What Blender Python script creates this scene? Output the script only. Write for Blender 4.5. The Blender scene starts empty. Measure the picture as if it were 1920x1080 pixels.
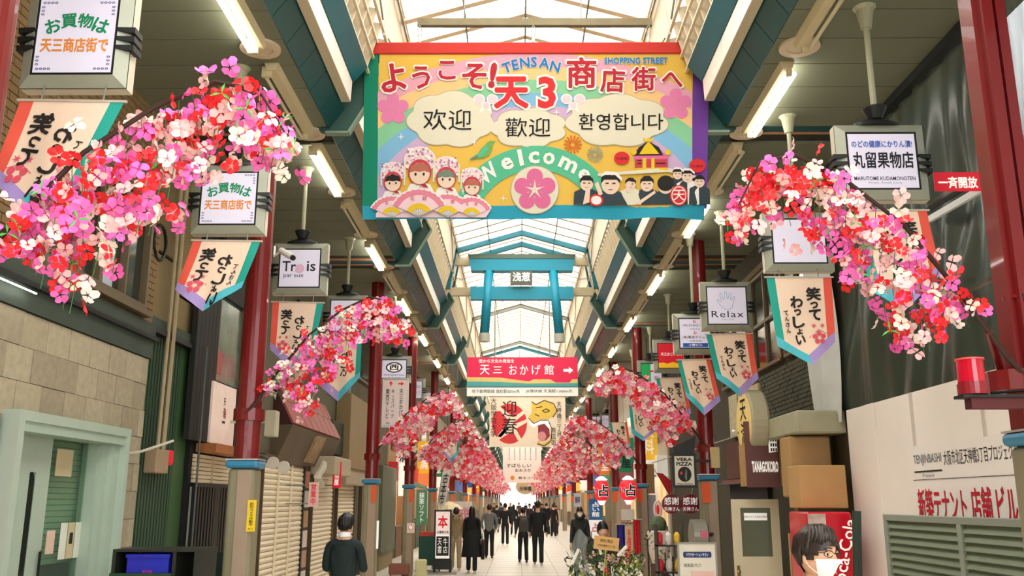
import bpy, bmesh, math, random
from mathutils import Vector, Matrix, noise
R = random.Random(7)
PI = math.pi
SC = bpy.context.scene
COL = SC.collection
# ---------------- camera, world, light, exposure ----------------
FPX = 1700.0; PITCH = math.radians(13.24); YAW = math.radians(0.328); CAMZ = 1.8
cam = bpy.data.objects.new('camera', bpy.data.cameras.new('camera')); COL.objects.link(cam)
cam.data.lens = FPX / 1920 * 36; cam.data.sensor_width = 36; cam.data.clip_end = 600; cam.data.clip_start = .05
cam.location = (0, 0, CAMZ); cam.rotation_euler = (PI/2 + PITCH, 0, YAW)
SC.camera = cam
w = bpy.data.worlds.new('world'); SC.world = w; w.use_nodes = True
nt = w.node_tree; nt.nodes.clear()
wo = nt.nodes.new('ShaderNodeOutputWorld'); bg = nt.nodes.new('ShaderNodeBackground')
tc = nt.nodes.new('ShaderNodeTexCoord'); sp = nt.nodes.new('ShaderNodeSeparateXYZ'); rp = nt.nodes.new('ShaderNodeValToRGB')
nt.links.new(tc.outputs['Generated'], sp.inputs[0]); nt.links.new(sp.outputs['Z'], rp.inputs[0])
rp.color_ramp.elements[0].color = (.78, .815, .83, 1); rp.color_ramp.elements[1].color = (.965, .995, 1, 1)
nt.links.new(rp.outputs[0], bg.inputs[0]); nt.links.new(bg.outputs[0], wo.inputs[0])
bg.inputs[1].default_value = 3.0            # overcast sky, even all round
def area(name, loc, sx, sy, rot, portal=True, e=0, col=(1, 1, 1)):
    l = bpy.data.lights.new(name, 'AREA'); l.shape = 'RECTANGLE'; l.size = sx; l.size_y = sy; l.energy = e; l.color = col
    if portal: l.cycles.is_portal = True
    o = bpy.data.objects.new(name, l); COL.objects.link(o); o.location = loc; o.rotation_euler = rot
    return o
area('skylight_portal', (.12, 33, 8.6), 3.6, 70, (0, 0, 0))
area('entrance_portal', (0, -.6, 3.4), 9, 7, (PI/2, 0, 0))
SC.view_settings.view_transform = 'Standard'; SC.view_settings.look = 'None'; SC.view_settings.gamma = 1
SC.view_settings.use_curve_mapping = False; SC.view_settings.exposure = 1.32
SC.cycles.use_denoising = True
SC.cycles.max_bounces = 6; SC.cycles.diffuse_bounces = 4; SC.cycles.glossy_bounces = 2; SC.cycles.transparent_max_bounces = 8
SC.cycles.caustics_reflective = False; SC.cycles.caustics_refractive = False
SC.cycles.use_adaptive_sampling = True; SC.cycles.adaptive_threshold = 0.02
SC.cycles.sample_clamp_indirect = 6
# ---------------- projection helper: a pixel of the photograph at a known depth -> a place in the street ----------------
CY, SY = math.cos(YAW), math.sin(YAW); CP, SP = math.cos(PITCH), math.sin(PITCH)
FW = Vector((-SY*CP, CY*CP, SP)); RT = Vector((CY, SY, 0)); UP = Vector((SY*SP, -CY*SP, CP))
def U(px, py, y=None, x=None, z=None):
    d = FW + RT*((px-960)/FPX) + UP*((540-py)/FPX)
    t = y/d.y if y is not None else (x/d.x if x is not None else (z-CAMZ)/d.z)
    return Vector((0, 0, CAMZ)) + d*t
# ---------------- materials ----------------
MATS = {}
def M(name, col, rough=.6, metal=0, emit=0, var=.08, scale=6, spec=.4, bump=0, alpha=1, coat=0):
    if name in MATS: return MATS[name]
    m = bpy.data.materials.new(name); m.use_nodes = True; n = m.node_tree; b = n.nodes['Principled BSDF']
    c = tuple(((v/255)/12.92 if v/255 <= .04045 else ((v/255+.055)/1.055)**2.4) for v in col)
    b.inputs['Roughness'].default_value = rough; b.inputs['Metallic'].default_value = metal
    b.inputs['Specular IOR Level'].default_value = spec; b.inputs['Alpha'].default_value = alpha
    b.inputs['Coat Weight'].default_value = coat
    t = n.nodes.new('ShaderNodeTexCoord'); no = n.nodes.new('ShaderNodeTexNoise'); no.inputs['Scale'].default_value = scale; no.inputs['Detail'].default_value = 4
    mx = n.nodes.new('ShaderNodeMix'); mx.data_type = 'RGBA'
    mx.inputs[6].default_value = tuple(max(0, v*(1-var*1.6)) for v in c)+(1,); mx.inputs[7].default_value = tuple(min(1, v*(1+var)) for v in c)+(1,)
    n.links.new(t.outputs['Object'], no.inputs['Vector']); n.links.new(no.outputs[0], mx.inputs[0]); n.links.new(mx.outputs[2], b.inputs['Base Color'])
    if emit:
        n.links.new(mx.outputs[2], b.inputs['Emission Color']); b.inputs['Emission Strength'].default_value = emit
    if bump:
        bp = n.nodes.new('ShaderNodeBump'); bp.inputs['Strength'].default_value = bump; bp.inputs['Distance'].default_value = .02
        n.links.new(no.outputs[0], bp.inputs['Height']); n.links.new(bp.outputs[0], b.inputs['Normal'])
    MATS[name] = m; return m
def clear_mat(name, col, mixt, rough=.5, trans=False, streak=False):
    """see-through sheet: part clear, part diffuse (translucent when trans)"""
    if name in MATS: return MATS[name]
    m = bpy.data.materials.new(name); m.use_nodes = True; n = m.node_tree; n.nodes.clear()
    c = tuple(((v/255+.055)/1.055)**2.4 for v in col)
    o = n.nodes.new('ShaderNodeOutputMaterial'); a = n.nodes.new('ShaderNodeBsdfTransparent'); a.inputs[0].default_value = (*[min(1, .5+.5*v) for v in c], 1)
    if trans: b = n.nodes.new('ShaderNodeBsdfTranslucent'); b.inputs[0].default_value = (*c, 1)
    else:
        b = n.nodes.new('ShaderNodeBsdfPrincipled'); b.inputs['Base Color'].default_value = (*c, 1); b.inputs['Roughness'].default_value = rough
    mx = n.nodes.new('ShaderNodeMixShader'); mx.inputs[0].default_value = mixt
    if streak:
        t = n.nodes.new('ShaderNodeTexCoord'); mp = n.nodes.new('ShaderNodeMapping'); mp.inputs['Scale'].default_value = streak
        no = n.nodes.new('ShaderNodeTexNoise'); no.inputs['Scale'].default_value = 2; no.inputs['Detail'].default_value = 5
        mr = n.nodes.new('ShaderNodeMapRange'); mr.inputs[1].default_value = .3; mr.inputs[2].default_value = .7; mr.inputs[3].default_value = mixt-.12; mr.inputs[4].default_value = mixt+.12
        n.links.new(t.outputs['Object'], mp.inputs[0]); n.links.new(mp.outputs[0], no.inputs['Vector']); n.links.new(no.outputs[0], mr.inputs[0]); n.links.new(mr.outputs[0], mx.inputs[0])
    n.links.new(a.outputs[0], mx.inputs[1]); n.links.new(b.outputs[0], mx.inputs[2]); n.links.new(mx.outputs[0], o.inputs[0])
    MATS[name] = m; return m
# ---------------- object helpers ----------------
ORG = {}
def tag(o, label=None, cat=None, group=None, kind=None):
    if label: o['label'] = label
    if cat: o['category'] = cat
    if group: o['group'] = group
    if kind: o['kind'] = kind
    return o
def thing(name, label, cat, loc=(0, 0, 0), group=None, kind=None):
    o = bpy.data.objects.new(name, None); COL.objects.link(o); o.location = loc; o.empty_display_size = .1
    ORG[o] = Vector(loc)
    return tag(o, label, cat, group, kind)
def link_mesh(me, name, parent=None, origin=(0, 0, 0)):
    o = bpy.data.objects.new(name, me); COL.objects.link(o)
    if parent is not None: o.parent = parent; o.location = Vector(origin)-ORG[parent]
    else: o.location = origin
    ORG[o] = Vector(origin)
    return o
def inst(me, name, parent, loc, rot=None, sc=None):
    o = bpy.data.objects.new(name, me); COL.objects.link(o); o.parent = parent
    o.location = Vector(loc)-(ORG[parent] if parent else Vector())
    if rot: o.rotation_euler = rot
    if sc: o.scale = (sc, sc, sc) if isinstance(sc, (int, float)) else sc
    ORG[o] = Vector(loc)
    return o
class MB:
    def __init__(s): s.v = []; s.f = []; s.m = []; s.cur = 0
    def mat(s, i): s.cur = i; return s
    def add(s, vs, fs):
        b = len(s.v); s.v += [tuple(v) for v in vs]
        for f in fs: s.f.append([b+i for i in f]); s.m.append(s.cur)
        return s
    def box(s, x0, x1, y0, y1, z0, z1):
        if x0 > x1: x0, x1 = x1, x0
        if y0 > y1: y0, y1 = y1, y0
        if z0 > z1: z0, z1 = z1, z0
        return s.add([(x0,y0,z0),(x1,y0,z0),(x1,y1,z0),(x0,y1,z0),(x0,y0,z1),(x1,y0,z1),(x1,y1,z1),(x0,y1,z1)],
                     [(3,2,1,0),(4,5,6,7),(0,1,5,4),(1,2,6,5),(2,3,7,6),(3,0,4,7)])
    def hexa(s, a, b):          # two matching quads (a: 4 pts, b: 4 pts)
        return s.add(list(a)+list(b), [(0,3,2,1),(4,5,6,7),(0,1,5,4),(1,2,6,5),(2,3,7,6),(3,0,4,7)])
    def prism(s, poly, d):      # poly: 3d points, d: thickness vector
        n = len(poly); d = Vector(d); P = [Vector(p) for p in poly]
        return s.add(P+[p+d for p in P], [tuple(reversed(range(n))), tuple(range(n, 2*n))]+[(i, (i+1) % n, n+(i+1) % n, n+i) for i in range(n)])
    def bar(s, p0, p1, w, h=None, up=(0, 0, 1)):
        p0 = Vector(p0); p1 = Vector(p1); h = w if h is None else h; t = (p1-p0).normalized(); u = Vector(up)
        if abs(t.dot(u)) > .98: u = Vector((0, 1, 0))
        a = t.cross(u).normalized(); b = a.cross(t).normalized(); a = a*w/2; b = b*h/2
        return s.hexa([p0-a-b, p0+a-b, p0+a+b, p0-a+b], [p1-a-b, p1+a-b, p1+a+b, p1-a+b])
    def tube(s, pts, r, n=8, cap=True):
        pts = [Vector(p) for p in pts]; rs = r if isinstance(r, (list, tuple)) else [r]*len(pts); vs = []; fs = []
        a = None
        for i, p in enumerate(pts):
            t = (pts[min(i+1, len(pts)-1)]-pts[max(i-1, 0)]).normalized()
            if a is None:
                a = t.cross(Vector((0, 0, 1)) if abs(t.z) < .95 else Vector((0, 1, 0))).normalized()
            a = (a-t*a.dot(t)).normalized(); b = t.cross(a)
            for k in range(n):
                q = 2*PI*k/n; vs.append(p+(a*math.cos(q)+b*math.sin(q))*rs[i])
        for i in range(len(pts)-1):
            for k in range(n):
                fs.append((i*n+k, i*n+(k+1) % n, (i+1)*n+(k+1) % n, (i+1)*n+k))
        if cap: fs += [tuple(reversed(range(n))), tuple((len(pts)-1)*n+k for k in range(n))]
        return s.add(vs, fs)
    def lathe(s, c, prof, n=16, axis='z', sx=1, sy=1):   # prof [(r, h)]
        c = Vector(c); vs = []; fs = []
        for r, h in prof:
            for k in range(n):
                q = 2*PI*k/n; a, b = r*math.cos(q)*sx, r*math.sin(q)*sy
                vs.append(c+(Vector((a, b, h)) if axis == 'z' else Vector((h, a, b)) if axis == 'x' else Vector((a, h, b))))
        for i in range(len(prof)-1):
            for k in range(n): fs.append((i*n+k, i*n+(k+1) % n, (i+1)*n+(k+1) % n, (i+1)*n+k))
        fs += [tuple(reversed(range(n))), tuple((len(prof)-1)*n+k for k in range(n))]
        return s.add(vs, fs)
    def ball(s, c, r, n=12, m=8, rot=None):
        c = Vector(c); r = Vector(r) if not isinstance(r, (int, float)) else Vector((r, r, r)); vs = []; fs = []
        for i in range(m+1):
            t = PI*i/m
            for k in range(n):
                q = 2*PI*k/n; v = Vector((r.x*math.sin(t)*math.cos(q), r.y*math.sin(t)*math.sin(q), r.z*math.cos(t)))
                if rot: v = rot @ v
                vs.append(c+v)
        for i in range(m):
            for k in range(n): fs.append((i*n+k, (i+1)*n+k, (i+1)*n+(k+1) % n, i*n+(k+1) % n))
        return s.add(vs, fs)
    def grid(s, fn, nu, nv, back=None):  # fn(u,v)
        vs = [fn(i/nu, j/nv) for j in range(nv+1) for i in range(nu+1)]
        fs = [(j*(nu+1)+i, j*(nu+1)+i+1, (j+1)*(nu+1)+i+1, (j+1)*(nu+1)+i) for j in range(nv) for i in range(nu)]
        return s.add(vs, fs)
    def mesh(s, name, mats, smooth=False, origin=(0, 0, 0)):
        me = bpy.data.meshes.new(name); o = Vector(origin)
        me.from_pydata([tuple(Vector(v)-o) for v in s.v], [], s.f)
        for m in (mats if isinstance(mats, (list, tuple)) else [mats]): me.materials.append(m)
        if any(s.m): me.polygons.foreach_set('material_index', s.m)
        if smooth: me.polygons.foreach_set('use_smooth', [True]*len(me.polygons))
        me.update(); return me
    def build(s, name, mats, parent=None, smooth=False, **kw):
        if parent is not None: org = ORG[parent]
        else:
            xs = [v[0] for v in s.v]; ys = [v[1] for v in s.v]; zs = [v[2] for v in s.v]
            org = Vector(((min(xs)+max(xs))/2, (min(ys)+max(ys))/2, min(zs)))
        o = link_mesh(s.mesh(name, mats, smooth, org), name, parent, org)
        return tag(o, **kw)
def bevel(o, w=.01, seg=1):
    m = o.modifiers.new('bevel', 'BEVEL'); m.width = w; m.segments = seg; m.limit_method = 'ANGLE'; return o
# ---------------- lettering ----------------
TXT = {}
TMP = bpy.data.scenes.new('workbench')      # small side scene, so that baking outlines and grown surfaces stays quick
def bake(ob):
    TMP.collection.objects.link(ob); vl = TMP.view_layers[0]; vl.update(); dg = vl.depsgraph
    me = bpy.data.meshes.new_from_object(ob.evaluated_get(dg)); TMP.collection.objects.unlink(ob); return me
def glyphs(s, bold=0.0, lsp=1.0, vert=False, shear=0):
    """outline mesh of a line of writing, centred on the origin, as (verts2d, faces, width, height)"""
    k = (s, bold, lsp, vert, shear)
    if k in TXT: return TXT[k]
    cu = bpy.data.curves.new('lettering', 'FONT'); cu.body = '\n'.join(s) if vert else s
    cu.resolution_u = 2; cu.shear = shear; cu.offset = bold; cu.space_character = lsp; cu.align_x = 'CENTER' if vert else 'LEFT'; cu.fill_mode = 'FRONT'
    if vert: cu.space_line = lsp*.98
    ob = bpy.data.objects.new('lettering', cu)
    me = bake(ob)
    v = [(a.co.x, a.co.y) for a in me.vertices]; f = [list(p.vertices) for p in me.polygons]
    bpy.data.objects.remove(ob); bpy.data.curves.remove(cu); bpy.data.meshes.remove(me)
    if not v: TXT[k] = ([], [], 1, 1); return TXT[k]
    xs = [a[0] for a in v]; ys = [a[1] for a in v]; cx = (min(xs)+max(xs))/2; cy = (min(ys)+max(ys))/2
    TXT[k] = ([(a-cx, b-cy) for a, b in v], f, max(xs)-min(xs), max(ys)-min(ys)); return TXT[k]
def put_text(mb, s, fn, cx, cy, h, w=None, bold=0.0, rot=0.0, vert=False, flip=False, lsp=1.0, mir=False):
    """writes s centred at (cx,cy) in a face's own 2d coordinates (y down), h high (w wide if given), fn maps 2d to the place"""
    fat = bold if (bold > .008 and any(ord(c) > 0x2e00 for c in s)) else 0
    v, f, W, H = glyphs(s, 0 if fat else bold, lsp, vert)
    if not v: return
    if fat:      # thicker brush: the same outline laid several times, slightly shifted
        k_ = fat*.55; n0 = len(v)
        offs = [(0, 0), (k_, 0), (-k_, 0), (0, k_), (0, -k_), (k_*.7, k_*.7), (-k_*.7, k_*.7), (k_*.7, -k_*.7), (-k_*.7, -k_*.7)] if fat > .02 else [(k_, 0), (-k_, 0), (0, k_), (0, -k_)]
        v0, f0 = v, f; v = [(a+dx, b+dy) for dx, dy in offs for a, b in v0]; f = [[i+n0*q for i in p] for q in range(len(offs)) for p in f0]; W += 2*k_; H += 2*k_
    ky = h/H; kx = (w/W) if w else ky
    c, sn = math.cos(rot), math.sin(rot); vs = []; lay = Vector()
    if fat:
        o_ = fn(cx, cy); lay = (fn(cx+kx*.1, cy)-o_).cross(fn(cx, cy+ky*.1)-o_).normalized()*.00025
        if lay.dot(Vector((0, 0, CAMZ))-o_) < 0: lay = -lay
    for i_, (a, b) in enumerate(v):
        a *= kx*(-1 if mir else 1); b *= ky; a, b = a*c-b*sn, a*sn+b*c
        vs.append(fn(cx+a, cy-b)+lay*(i_//n0) if fat else fn(cx+a, cy-b))
    mb.add(vs, f)
# ================= the arcade =================
C0 = .12
def H(h): return CAMZ+h
BAY = 6.05; PORT = [9.8+BAY*k for k in range(-4, 25)]; YEND = PORT[-1]
soffit_m = M('cream soffit panel', (112, 114, 92), .55, var=.06, scale=3)
joint_m = M('dark joint', (45, 46, 38), .8)
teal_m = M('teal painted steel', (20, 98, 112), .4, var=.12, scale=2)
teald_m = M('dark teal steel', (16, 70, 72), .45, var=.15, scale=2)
beige_m = M('beige enamel', (196, 180, 148), .5, var=.06)
daylit_m = M('daylit white enamel', (248, 240, 228), .4, var=.04)
fin_m = M('cream louvre enamel', (214, 196, 164), .5, var=.05)
grey_m = M('grey painted steel', (130, 132, 120), .45, var=.1)
black_m = M('black enamel', (20, 22, 21), .45, var=.1)
pane_m = clear_mat('frosted roof glazing', (236, 232, 222), .52, trans=True, streak=(1, .3, 1))
red_m = M('oxblood painted steel', (118, 22, 22), .32, var=.16, scale=1.5, coat=.2)
# floor
fl = MB(); fl.box(-60, 60, -20, 230, -.2, 0); fl.build('floor', M('pale street paving', (226, 216, 200), .45, var=.05, scale=1.2, bump=.05), kind='structure')
fj = MB()
for k in range(-3, 4):
    fj.box(C0+k*.9-.006, C0+k*.9+.006, 12, 90, .0005, .002)
for k in range(90): fj.box(-3.3, 3.4, 12+k*.9, 12+k*.9+.012, .0005, .002)
fj.build('paving_joint', M('paving joint', (160, 152, 138), .8), kind='stuff')
# soffits with their panels
for side, s in (('left', -1), ('right', 1)):
    xa, xb = C0+s*2.28, C0+s*4.25
    b = MB(); b.box(xa, xb, -16, YEND, H(4.23), H(4.33))
    root = b.build('ceiling', joint_m, kind='structure')
    pm = MB(); L = .51; pm.box(-.985+.006, .985-.006, 0, L-.012, -.035, 0); pme = pm.mesh('soffit_panel', soffit_m)
    y = 2.6
    while y < 34:
        # leave the dark recess at the portals
        if not any(abs(y+L/2-p) < .3 for p in PORT):
            inst(pme, 'soffit_panel', root, ((xa+xb)/2, y, H(4.23)))
        y += L
    far = MB()
    while y < YEND-1:
        far.box(xa, xb, y, y+L*2-.02, H(4.195), H(4.23)); y += L*2
    far.box(xa, xb, -15.9, 2.58, H(4.195), H(4.23))
    far.build('soffit_panel', soffit_m, root, kind='stuff')
    for p in PORT:
        if p < 60:
            cb = MB(); cb.box(xa, xb, p-.16, p+.12, H(4.205), H(4.23)); cb.build('crossbeam', teald_m, root)
            for q, dz in ((p-.2, 0), (p+.14, 0)):
                cb = MB(); cb.box(xa, xb, q, q+.035, H(4.196), H(4.23)); cb.build('beam_trim', M('dusty orange trim', (176, 120, 84), .6), root)
# cornice beams: one per bay and side
def Pt(s, d, h, y): return Vector((C0+s*d, y, H(h)))
fin_prof = [(1.84, 4.86), (1.71, 5.42)]
for side, s in (('left', -1), ('right', 1)):
    for i in range(len(PORT)-1):
        y0, y1 = PORT[i]+.03, PORT[i+1]-.03; near = 0 < y0 < 40
        t = thing('cornice_beam', None, None, (C0+s*2.0, y0, H(4.2)), kind='structure')
        def strip(mb, a, b, ya, yb, th=.02):
            p = [Pt(s, *a, ya), Pt(s, *b, ya), Pt(s, *b, yb), Pt(s, *a, yb)]
            n = (p[1]-p[0]).cross(p[3]-p[0]).normalized()*th
            if n.x*s < 0: n = -n
            mb.hexa(p, [q+n for q in p]); return mb
        n = 12 if near else 1
        for k in range(n):
            a = y0+(y1-y0)*k/n; b = y0+(y1-y0)*(k+1)/n-(.012 if near else 0)
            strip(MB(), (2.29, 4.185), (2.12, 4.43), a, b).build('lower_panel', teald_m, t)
        # cove box: beige bottom, inner face coloured white for the daylight on it
        m = MB(); yb = y1-.25
        m.add([Pt(s, 2.11, 4.41, y0), Pt(s, 2.01, 4.41, y0), Pt(s, 2.01, 4.41, yb), Pt(s, 2.11, 4.41, yb), Pt(s, 2.11, 4.47, y0), Pt(s, 2.02, 4.47, y0), Pt(s, 2.02, 4.47, yb), Pt(s, 2.11, 4.47, yb)],
              [(0,1,2,3),(4,5,6,7),(0,4,5,1),(1,5,6,2),(2,6,7,3),(3,7,4,0)]); m.build('cove_base', beige_m, t)
        nw = 6 if near else 1
        for k in range(nw):
            a = y0+(yb-y0)*k/nw; b = y0+(yb-y0)*(k+1)/nw-(.008 if near else 0)
            strip(MB(), (2.005, 4.415), (1.995, 4.66), a, b, .05).build('cove_face', daylit_m, t)
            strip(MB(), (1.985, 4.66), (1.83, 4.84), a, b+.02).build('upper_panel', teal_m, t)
        # end plate of the portal
        pl = MB(); pl.prism([Pt(s, d, h, y1-.01) for d, h in ((2.32, 4.14), (2.07, 4.14), (1.69, 4.80), (1.80, 5.02), (2.5, 5.02), (2.5, 4.2))], (0, .07, 0))
        pl.build('end_plate', M('green grey plate', (48, 78, 70), .5, var=.15, scale=2), t)
        e = MB(); pr = [(2.32, 4.13), (2.06, 4.13), (1.675, 4.80), (1.79, 5.03)]
        for a, b in zip(pr, pr[1:]): e.bar(Pt(s, *a, y1-.01), Pt(s, *b, y1-.01), .1, .025, up=(0, 0, 1) if abs(a[1]-b[1]) < .1 else (1, 0, 0))
        e.build('plate_flange', M('flange grey green', (120, 138, 118), .5), t)
        # louvre fins and the sheet behind them
        if near:
            N = 18
            fm = MB(); v = Vector((s*(1.70-1.86), 0, 5.44-4.86)); o = Vector((s*.2, 0, .04))
            z0 = Vector((0, 0, 0)); fm.hexa([z0, z0+v, z0+v+o, z0+o], [q+Vector((0, .035, 0)) for q in (z0, z0+v, z0+v+o, z0+o)])
            fme = fm.mesh('louvre_fin', fin_m)
            for k in range(N): inst(fme, 'louvre_fin', t, Pt(s, 1.86, 4.86, y0+(y1-y0)*(k+.5)/N))
        else:
            fm = MB()
            for k in range(12):
                yy = y0+(y1-y0)*(k+.5)/12; fm.hexa([Pt(s, 1.86, 4.86, yy), Pt(s, 1.70, 5.44, yy), Pt(s, 1.9, 5.48, yy), Pt(s, 2.06, 4.9, yy)], [Pt(s, 1.86, 4.86, yy+.05), Pt(s, 1.70, 5.44, yy+.05), Pt(s, 1.9, 5.48, yy+.05), Pt(s, 2.06, 4.9, yy+.05)])
            fm.build('louvre_fin', fin_m, t, kind='stuff')
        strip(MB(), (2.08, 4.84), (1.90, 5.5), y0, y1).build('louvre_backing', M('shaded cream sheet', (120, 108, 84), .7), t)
        r = MB()
        for d, h in ((1.85, 4.86), (1.70, 5.43))+(((1.80, 5.05), (1.76, 5.24)) if 2 < i < 5 else ()):
            r = MB(); r.bar(Pt(s, d, h, y0), Pt(s, d, h, y1), .03, .03); r.build('louvre_rail', fin_m, t)
        # sloping fascia with ribs and stay cable
        strip(MB(), (1.71, 5.45), (1.59, 6.12), y0, y1).build('fascia_panel', M('pinkish cream fascia', (228, 208, 184), .5, var=.04), t)
        for ya in (y0+.2, y1-.2): c = MB(); c.tube([Pt(s, 1.68, 5.47, ya), Pt(s, 1.57, 6.12, y0+3.02)], .012, 5); c.build('stay_cable', grey_m, t)
        # roof above the cornice so no light leaks in behind
        b = MB(); b.hexa([Pt(s, 1.6, 6.14, y0-.03), Pt(s, 1.95, 6.14, y0-.03), Pt(s, 4.3, 4.5, y0-.03), Pt(s, 4.3, 4.34, y0-.03)], [Pt(s, 1.6, 6.14, y1+.03), Pt(s, 1.95, 6.14, y1+.03), Pt(s, 4.3, 4.5, y1+.03), Pt(s, 4.3, 4.34, y1+.03)]) if False else None
        strip(MB(), (1.93, 6.2), (2.3, 4.4), y0-.03, y1+.03, .04).build('outer_sheet', grey_m, t)
# glazed gable roof
roof = thing('roof', None, None, (C0, 0, H(6.1)), kind='structure')
EV, RD = (1.6, 6.14), 6.60
step = .6
pmL = {}
for s in (-1, 1):
    m = MB(); a = Vector((0, 0, RD-EV[1])); b = Vector((s*EV[0], 0, 0))
    m.add([a, b, b+Vector((0, step-.03, 0)), a+Vector((0, step-.03, 0))], [(0, 1, 2, 3)]); pmL[s] = m.mesh('roof_pane', pane_m)
raf_m = M('cream rafter enamel', (236, 214, 186), .5, var=.04)
def rafter(mb, y, w=.10, h=.11, dz=0):
    for s in (-1, 1): mb.hexa([Vector((C0+s*EV[0], y, H(EV[1]-.03+dz))), Vector((C0, y, H(RD-.03+dz))), Vector((C0, y, H(RD-.03-h+dz))), Vector((C0+s*EV[0], y, H(EV[1]-.03-h+dz)))],
                              [Vector((C0+s*EV[0], y+w, H(EV[1]-.03+dz))), Vector((C0, y+w, H(RD-.03+dz))), Vector((C0, y+w, H(RD-.03-h+dz))), Vector((C0+s*EV[0], y+w, H(EV[1]-.03-h+dz)))])
fq = MB()
for s in (-1, 1): fq.add([(C0, -14, H(RD)), (C0+s*EV[0], -14, H(EV[1])), (C0+s*EV[0], 3.95, H(EV[1])), (C0, 3.95, H(RD))], [(0, 1, 2, 3)])
fq.build('roof_pane', pane_m, roof, kind='stuff')
y = 4.0
rm = MB(); rafter(rm, 0); rme = rm.mesh('rafter', raf_m)
rme.transform(Matrix.Translation((-C0, 0, -H(EV[1]))))
while y < 42:
    for s in (-1, 1): inst(pmL[s], 'roof_pane', roof, (C0, y, H(EV[1])))
    inst(rme, 'rafter', roof, (C0, y-.05, H(EV[1])))
    y += step
fr = MB(); fp = MB()
while y < YEND:
    rafter(fr, y, .12, .1)
    for s in (-1, 1): fp.add([(C0, y, H(RD)), (C0+s*EV[0], y, H(EV[1])), (C0+s*EV[0], y+1.17, H(EV[1])), (C0, y+1.17, H(RD))], [(0, 1, 2, 3)])
    y += 1.2
fr.build('rafter', raf_m, roof, kind='stuff'); fp.build('roof_pane', pane_m, roof, kind='stuff')
for d, h in ((0, RD-.05), (.8, (RD+EV[1])/2-.05), (-.8, (RD+EV[1])/2-.05)):
    m = MB(); m.bar((C0+d, 3.9, H(h-.1)), (C0+d, YEND, H(h-.1)), .022, .03); m.build('purlin', grey_m, roof)
for s in (-1, 1):
    m = MB(); m.bar((C0+s*1.6, 3.9, H(6.10)), (C0+s*1.6, YEND, H(6.10)), .09, .1); m.build('eaves_beam', raf_m, roof)
    m = MB(); m.bar((C0+s*1.57, 3.9, H(5.97)), (C0+s*1.57, YEND, H(5.97)), .02, .03); m.build('eaves_rail', grey_m, roof)
# end gable strip open to the sky, painted arch frames
for y, mt in ((21.3, teal_m), (22.3, teal_m), (29.8, grey_m), (37.0, grey_m), (38.2, teal_m), (46, teal_m), (54, grey_m), (62, teal_m), (78, teal_m), (94, teal_m), (118, teal_m)):
    m = MB(); rafter(m, y, .1, .12, -.1)
    for s in (-1, 1): m.hexa([Vector((C0+s*1.57, y, H(6.02))), Vector((C0+s*1.67, y, H(6.02))), Vector((C0+s*1.84, y, H(5.0))), Vector((C0+s*1.74, y, H(5.0)))], [Vector((C0+s*1.57, y+.1, H(6.02))), Vector((C0+s*1.67, y+.1, H(6.02))), Vector((C0+s*1.84, y+.1, H(5.0))), Vector((C0+s*1.74, y+.1, H(5.0)))])
    m.build('arch_frame', mt, roof)
# ---------------- fluorescent battens and ceiling discs ----------------
tube_on = M('lit fluorescent tube', (255, 252, 246), .4, emit=9, var=0)
tube_off = M('unlit tube', (205, 196, 160), .3)
batten_m = M('aged batten enamel', (206, 190, 150), .5, var=.08)
disc_m = M('ceiling disc enamel', (206, 186, 156), .6, var=.05)
def batten(s, y, lit, ln, k):
    d = 2.53
    side = 'left' if s < 0 else 'right'
    t = thing('fluorescent_batten', '%s ceiling batten %s from the entrance over the %s walk' % ('lit' if lit else 'unlit', ORD[k], side), 'light', (C0+s*d, y+ln/2, H(4.195)), 'ceiling battens')
    m = MB(); x = C0+s*d; m.hexa([Vector((x-.07, y, H(4.195))), Vector((x+.07, y, H(4.195))), Vector((x+.045, y, H(4.12))), Vector((x-.045, y, H(4.12)))],
                                 [Vector((x-.07, y+ln, H(4.195))), Vector((x+.07, y+ln, H(4.195))), Vector((x+.045, y+ln, H(4.12))), Vector((x-.045, y+ln, H(4.12)))])
    m.build('housing', batten_m, t)
    xx = x+s*.075
    m = MB(); m.tube([(xx, y+.06, H(4.09)), (xx, y+ln-.06, H(4.09))], .026 if lit else .019, 8); m.build('tube', tube_on if lit else tube_off, t)
    for q in (y+.03, y+ln-.05):
        m = MB(); m.box(xx-.025, x, q, q+.04, H(4.065), H(4.17)); m.build('lamp_holder', batten_m, t)
ORD = ['first', 'second', 'third', 'fourth', 'fifth', 'sixth', 'seventh', 'eighth', 'ninth', 'tenth', 'eleventh', 'twelfth', 'thirteenth', 'fourteenth', 'fifteenth', 'sixteenth', 'seventeenth', 'eighteenth', 'nineteenth', 'twentieth']+['%s-%s' % (a, b) for a in ('twenty', 'thirty', 'forty', 'fifty') for b in ('first', 'second', 'third', 'fourth', 'fifth', 'sixth', 'seventh', 'eighth', 'ninth', 'tenth')]
for s in (-1, 1):
    for k in range(40):
        y = 6.1+2.05*k
        lit = (k % 2 == 0) if s < 0 else (k % 2 == 1)
        batten(s, y, lit, 1.65, k)
    for k in range(14):
        y = 7.93+2.05*k-.1
        m = MB(); m.lathe((C0+s*2.55, y, H(4.165)), [(.0, .028), (.19, .028), (.19, 0), (.12, 0), (.115, .012), (0, .012)][::-1], 24)
        m.build('ceiling_disc', disc_m, label='round cream ceiling plate, %s from the entrance over the %s walk' % (ORD[k], 'left' if s < 0 else 'right'), cat='ceiling fitting', group='ceiling plates')
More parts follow.
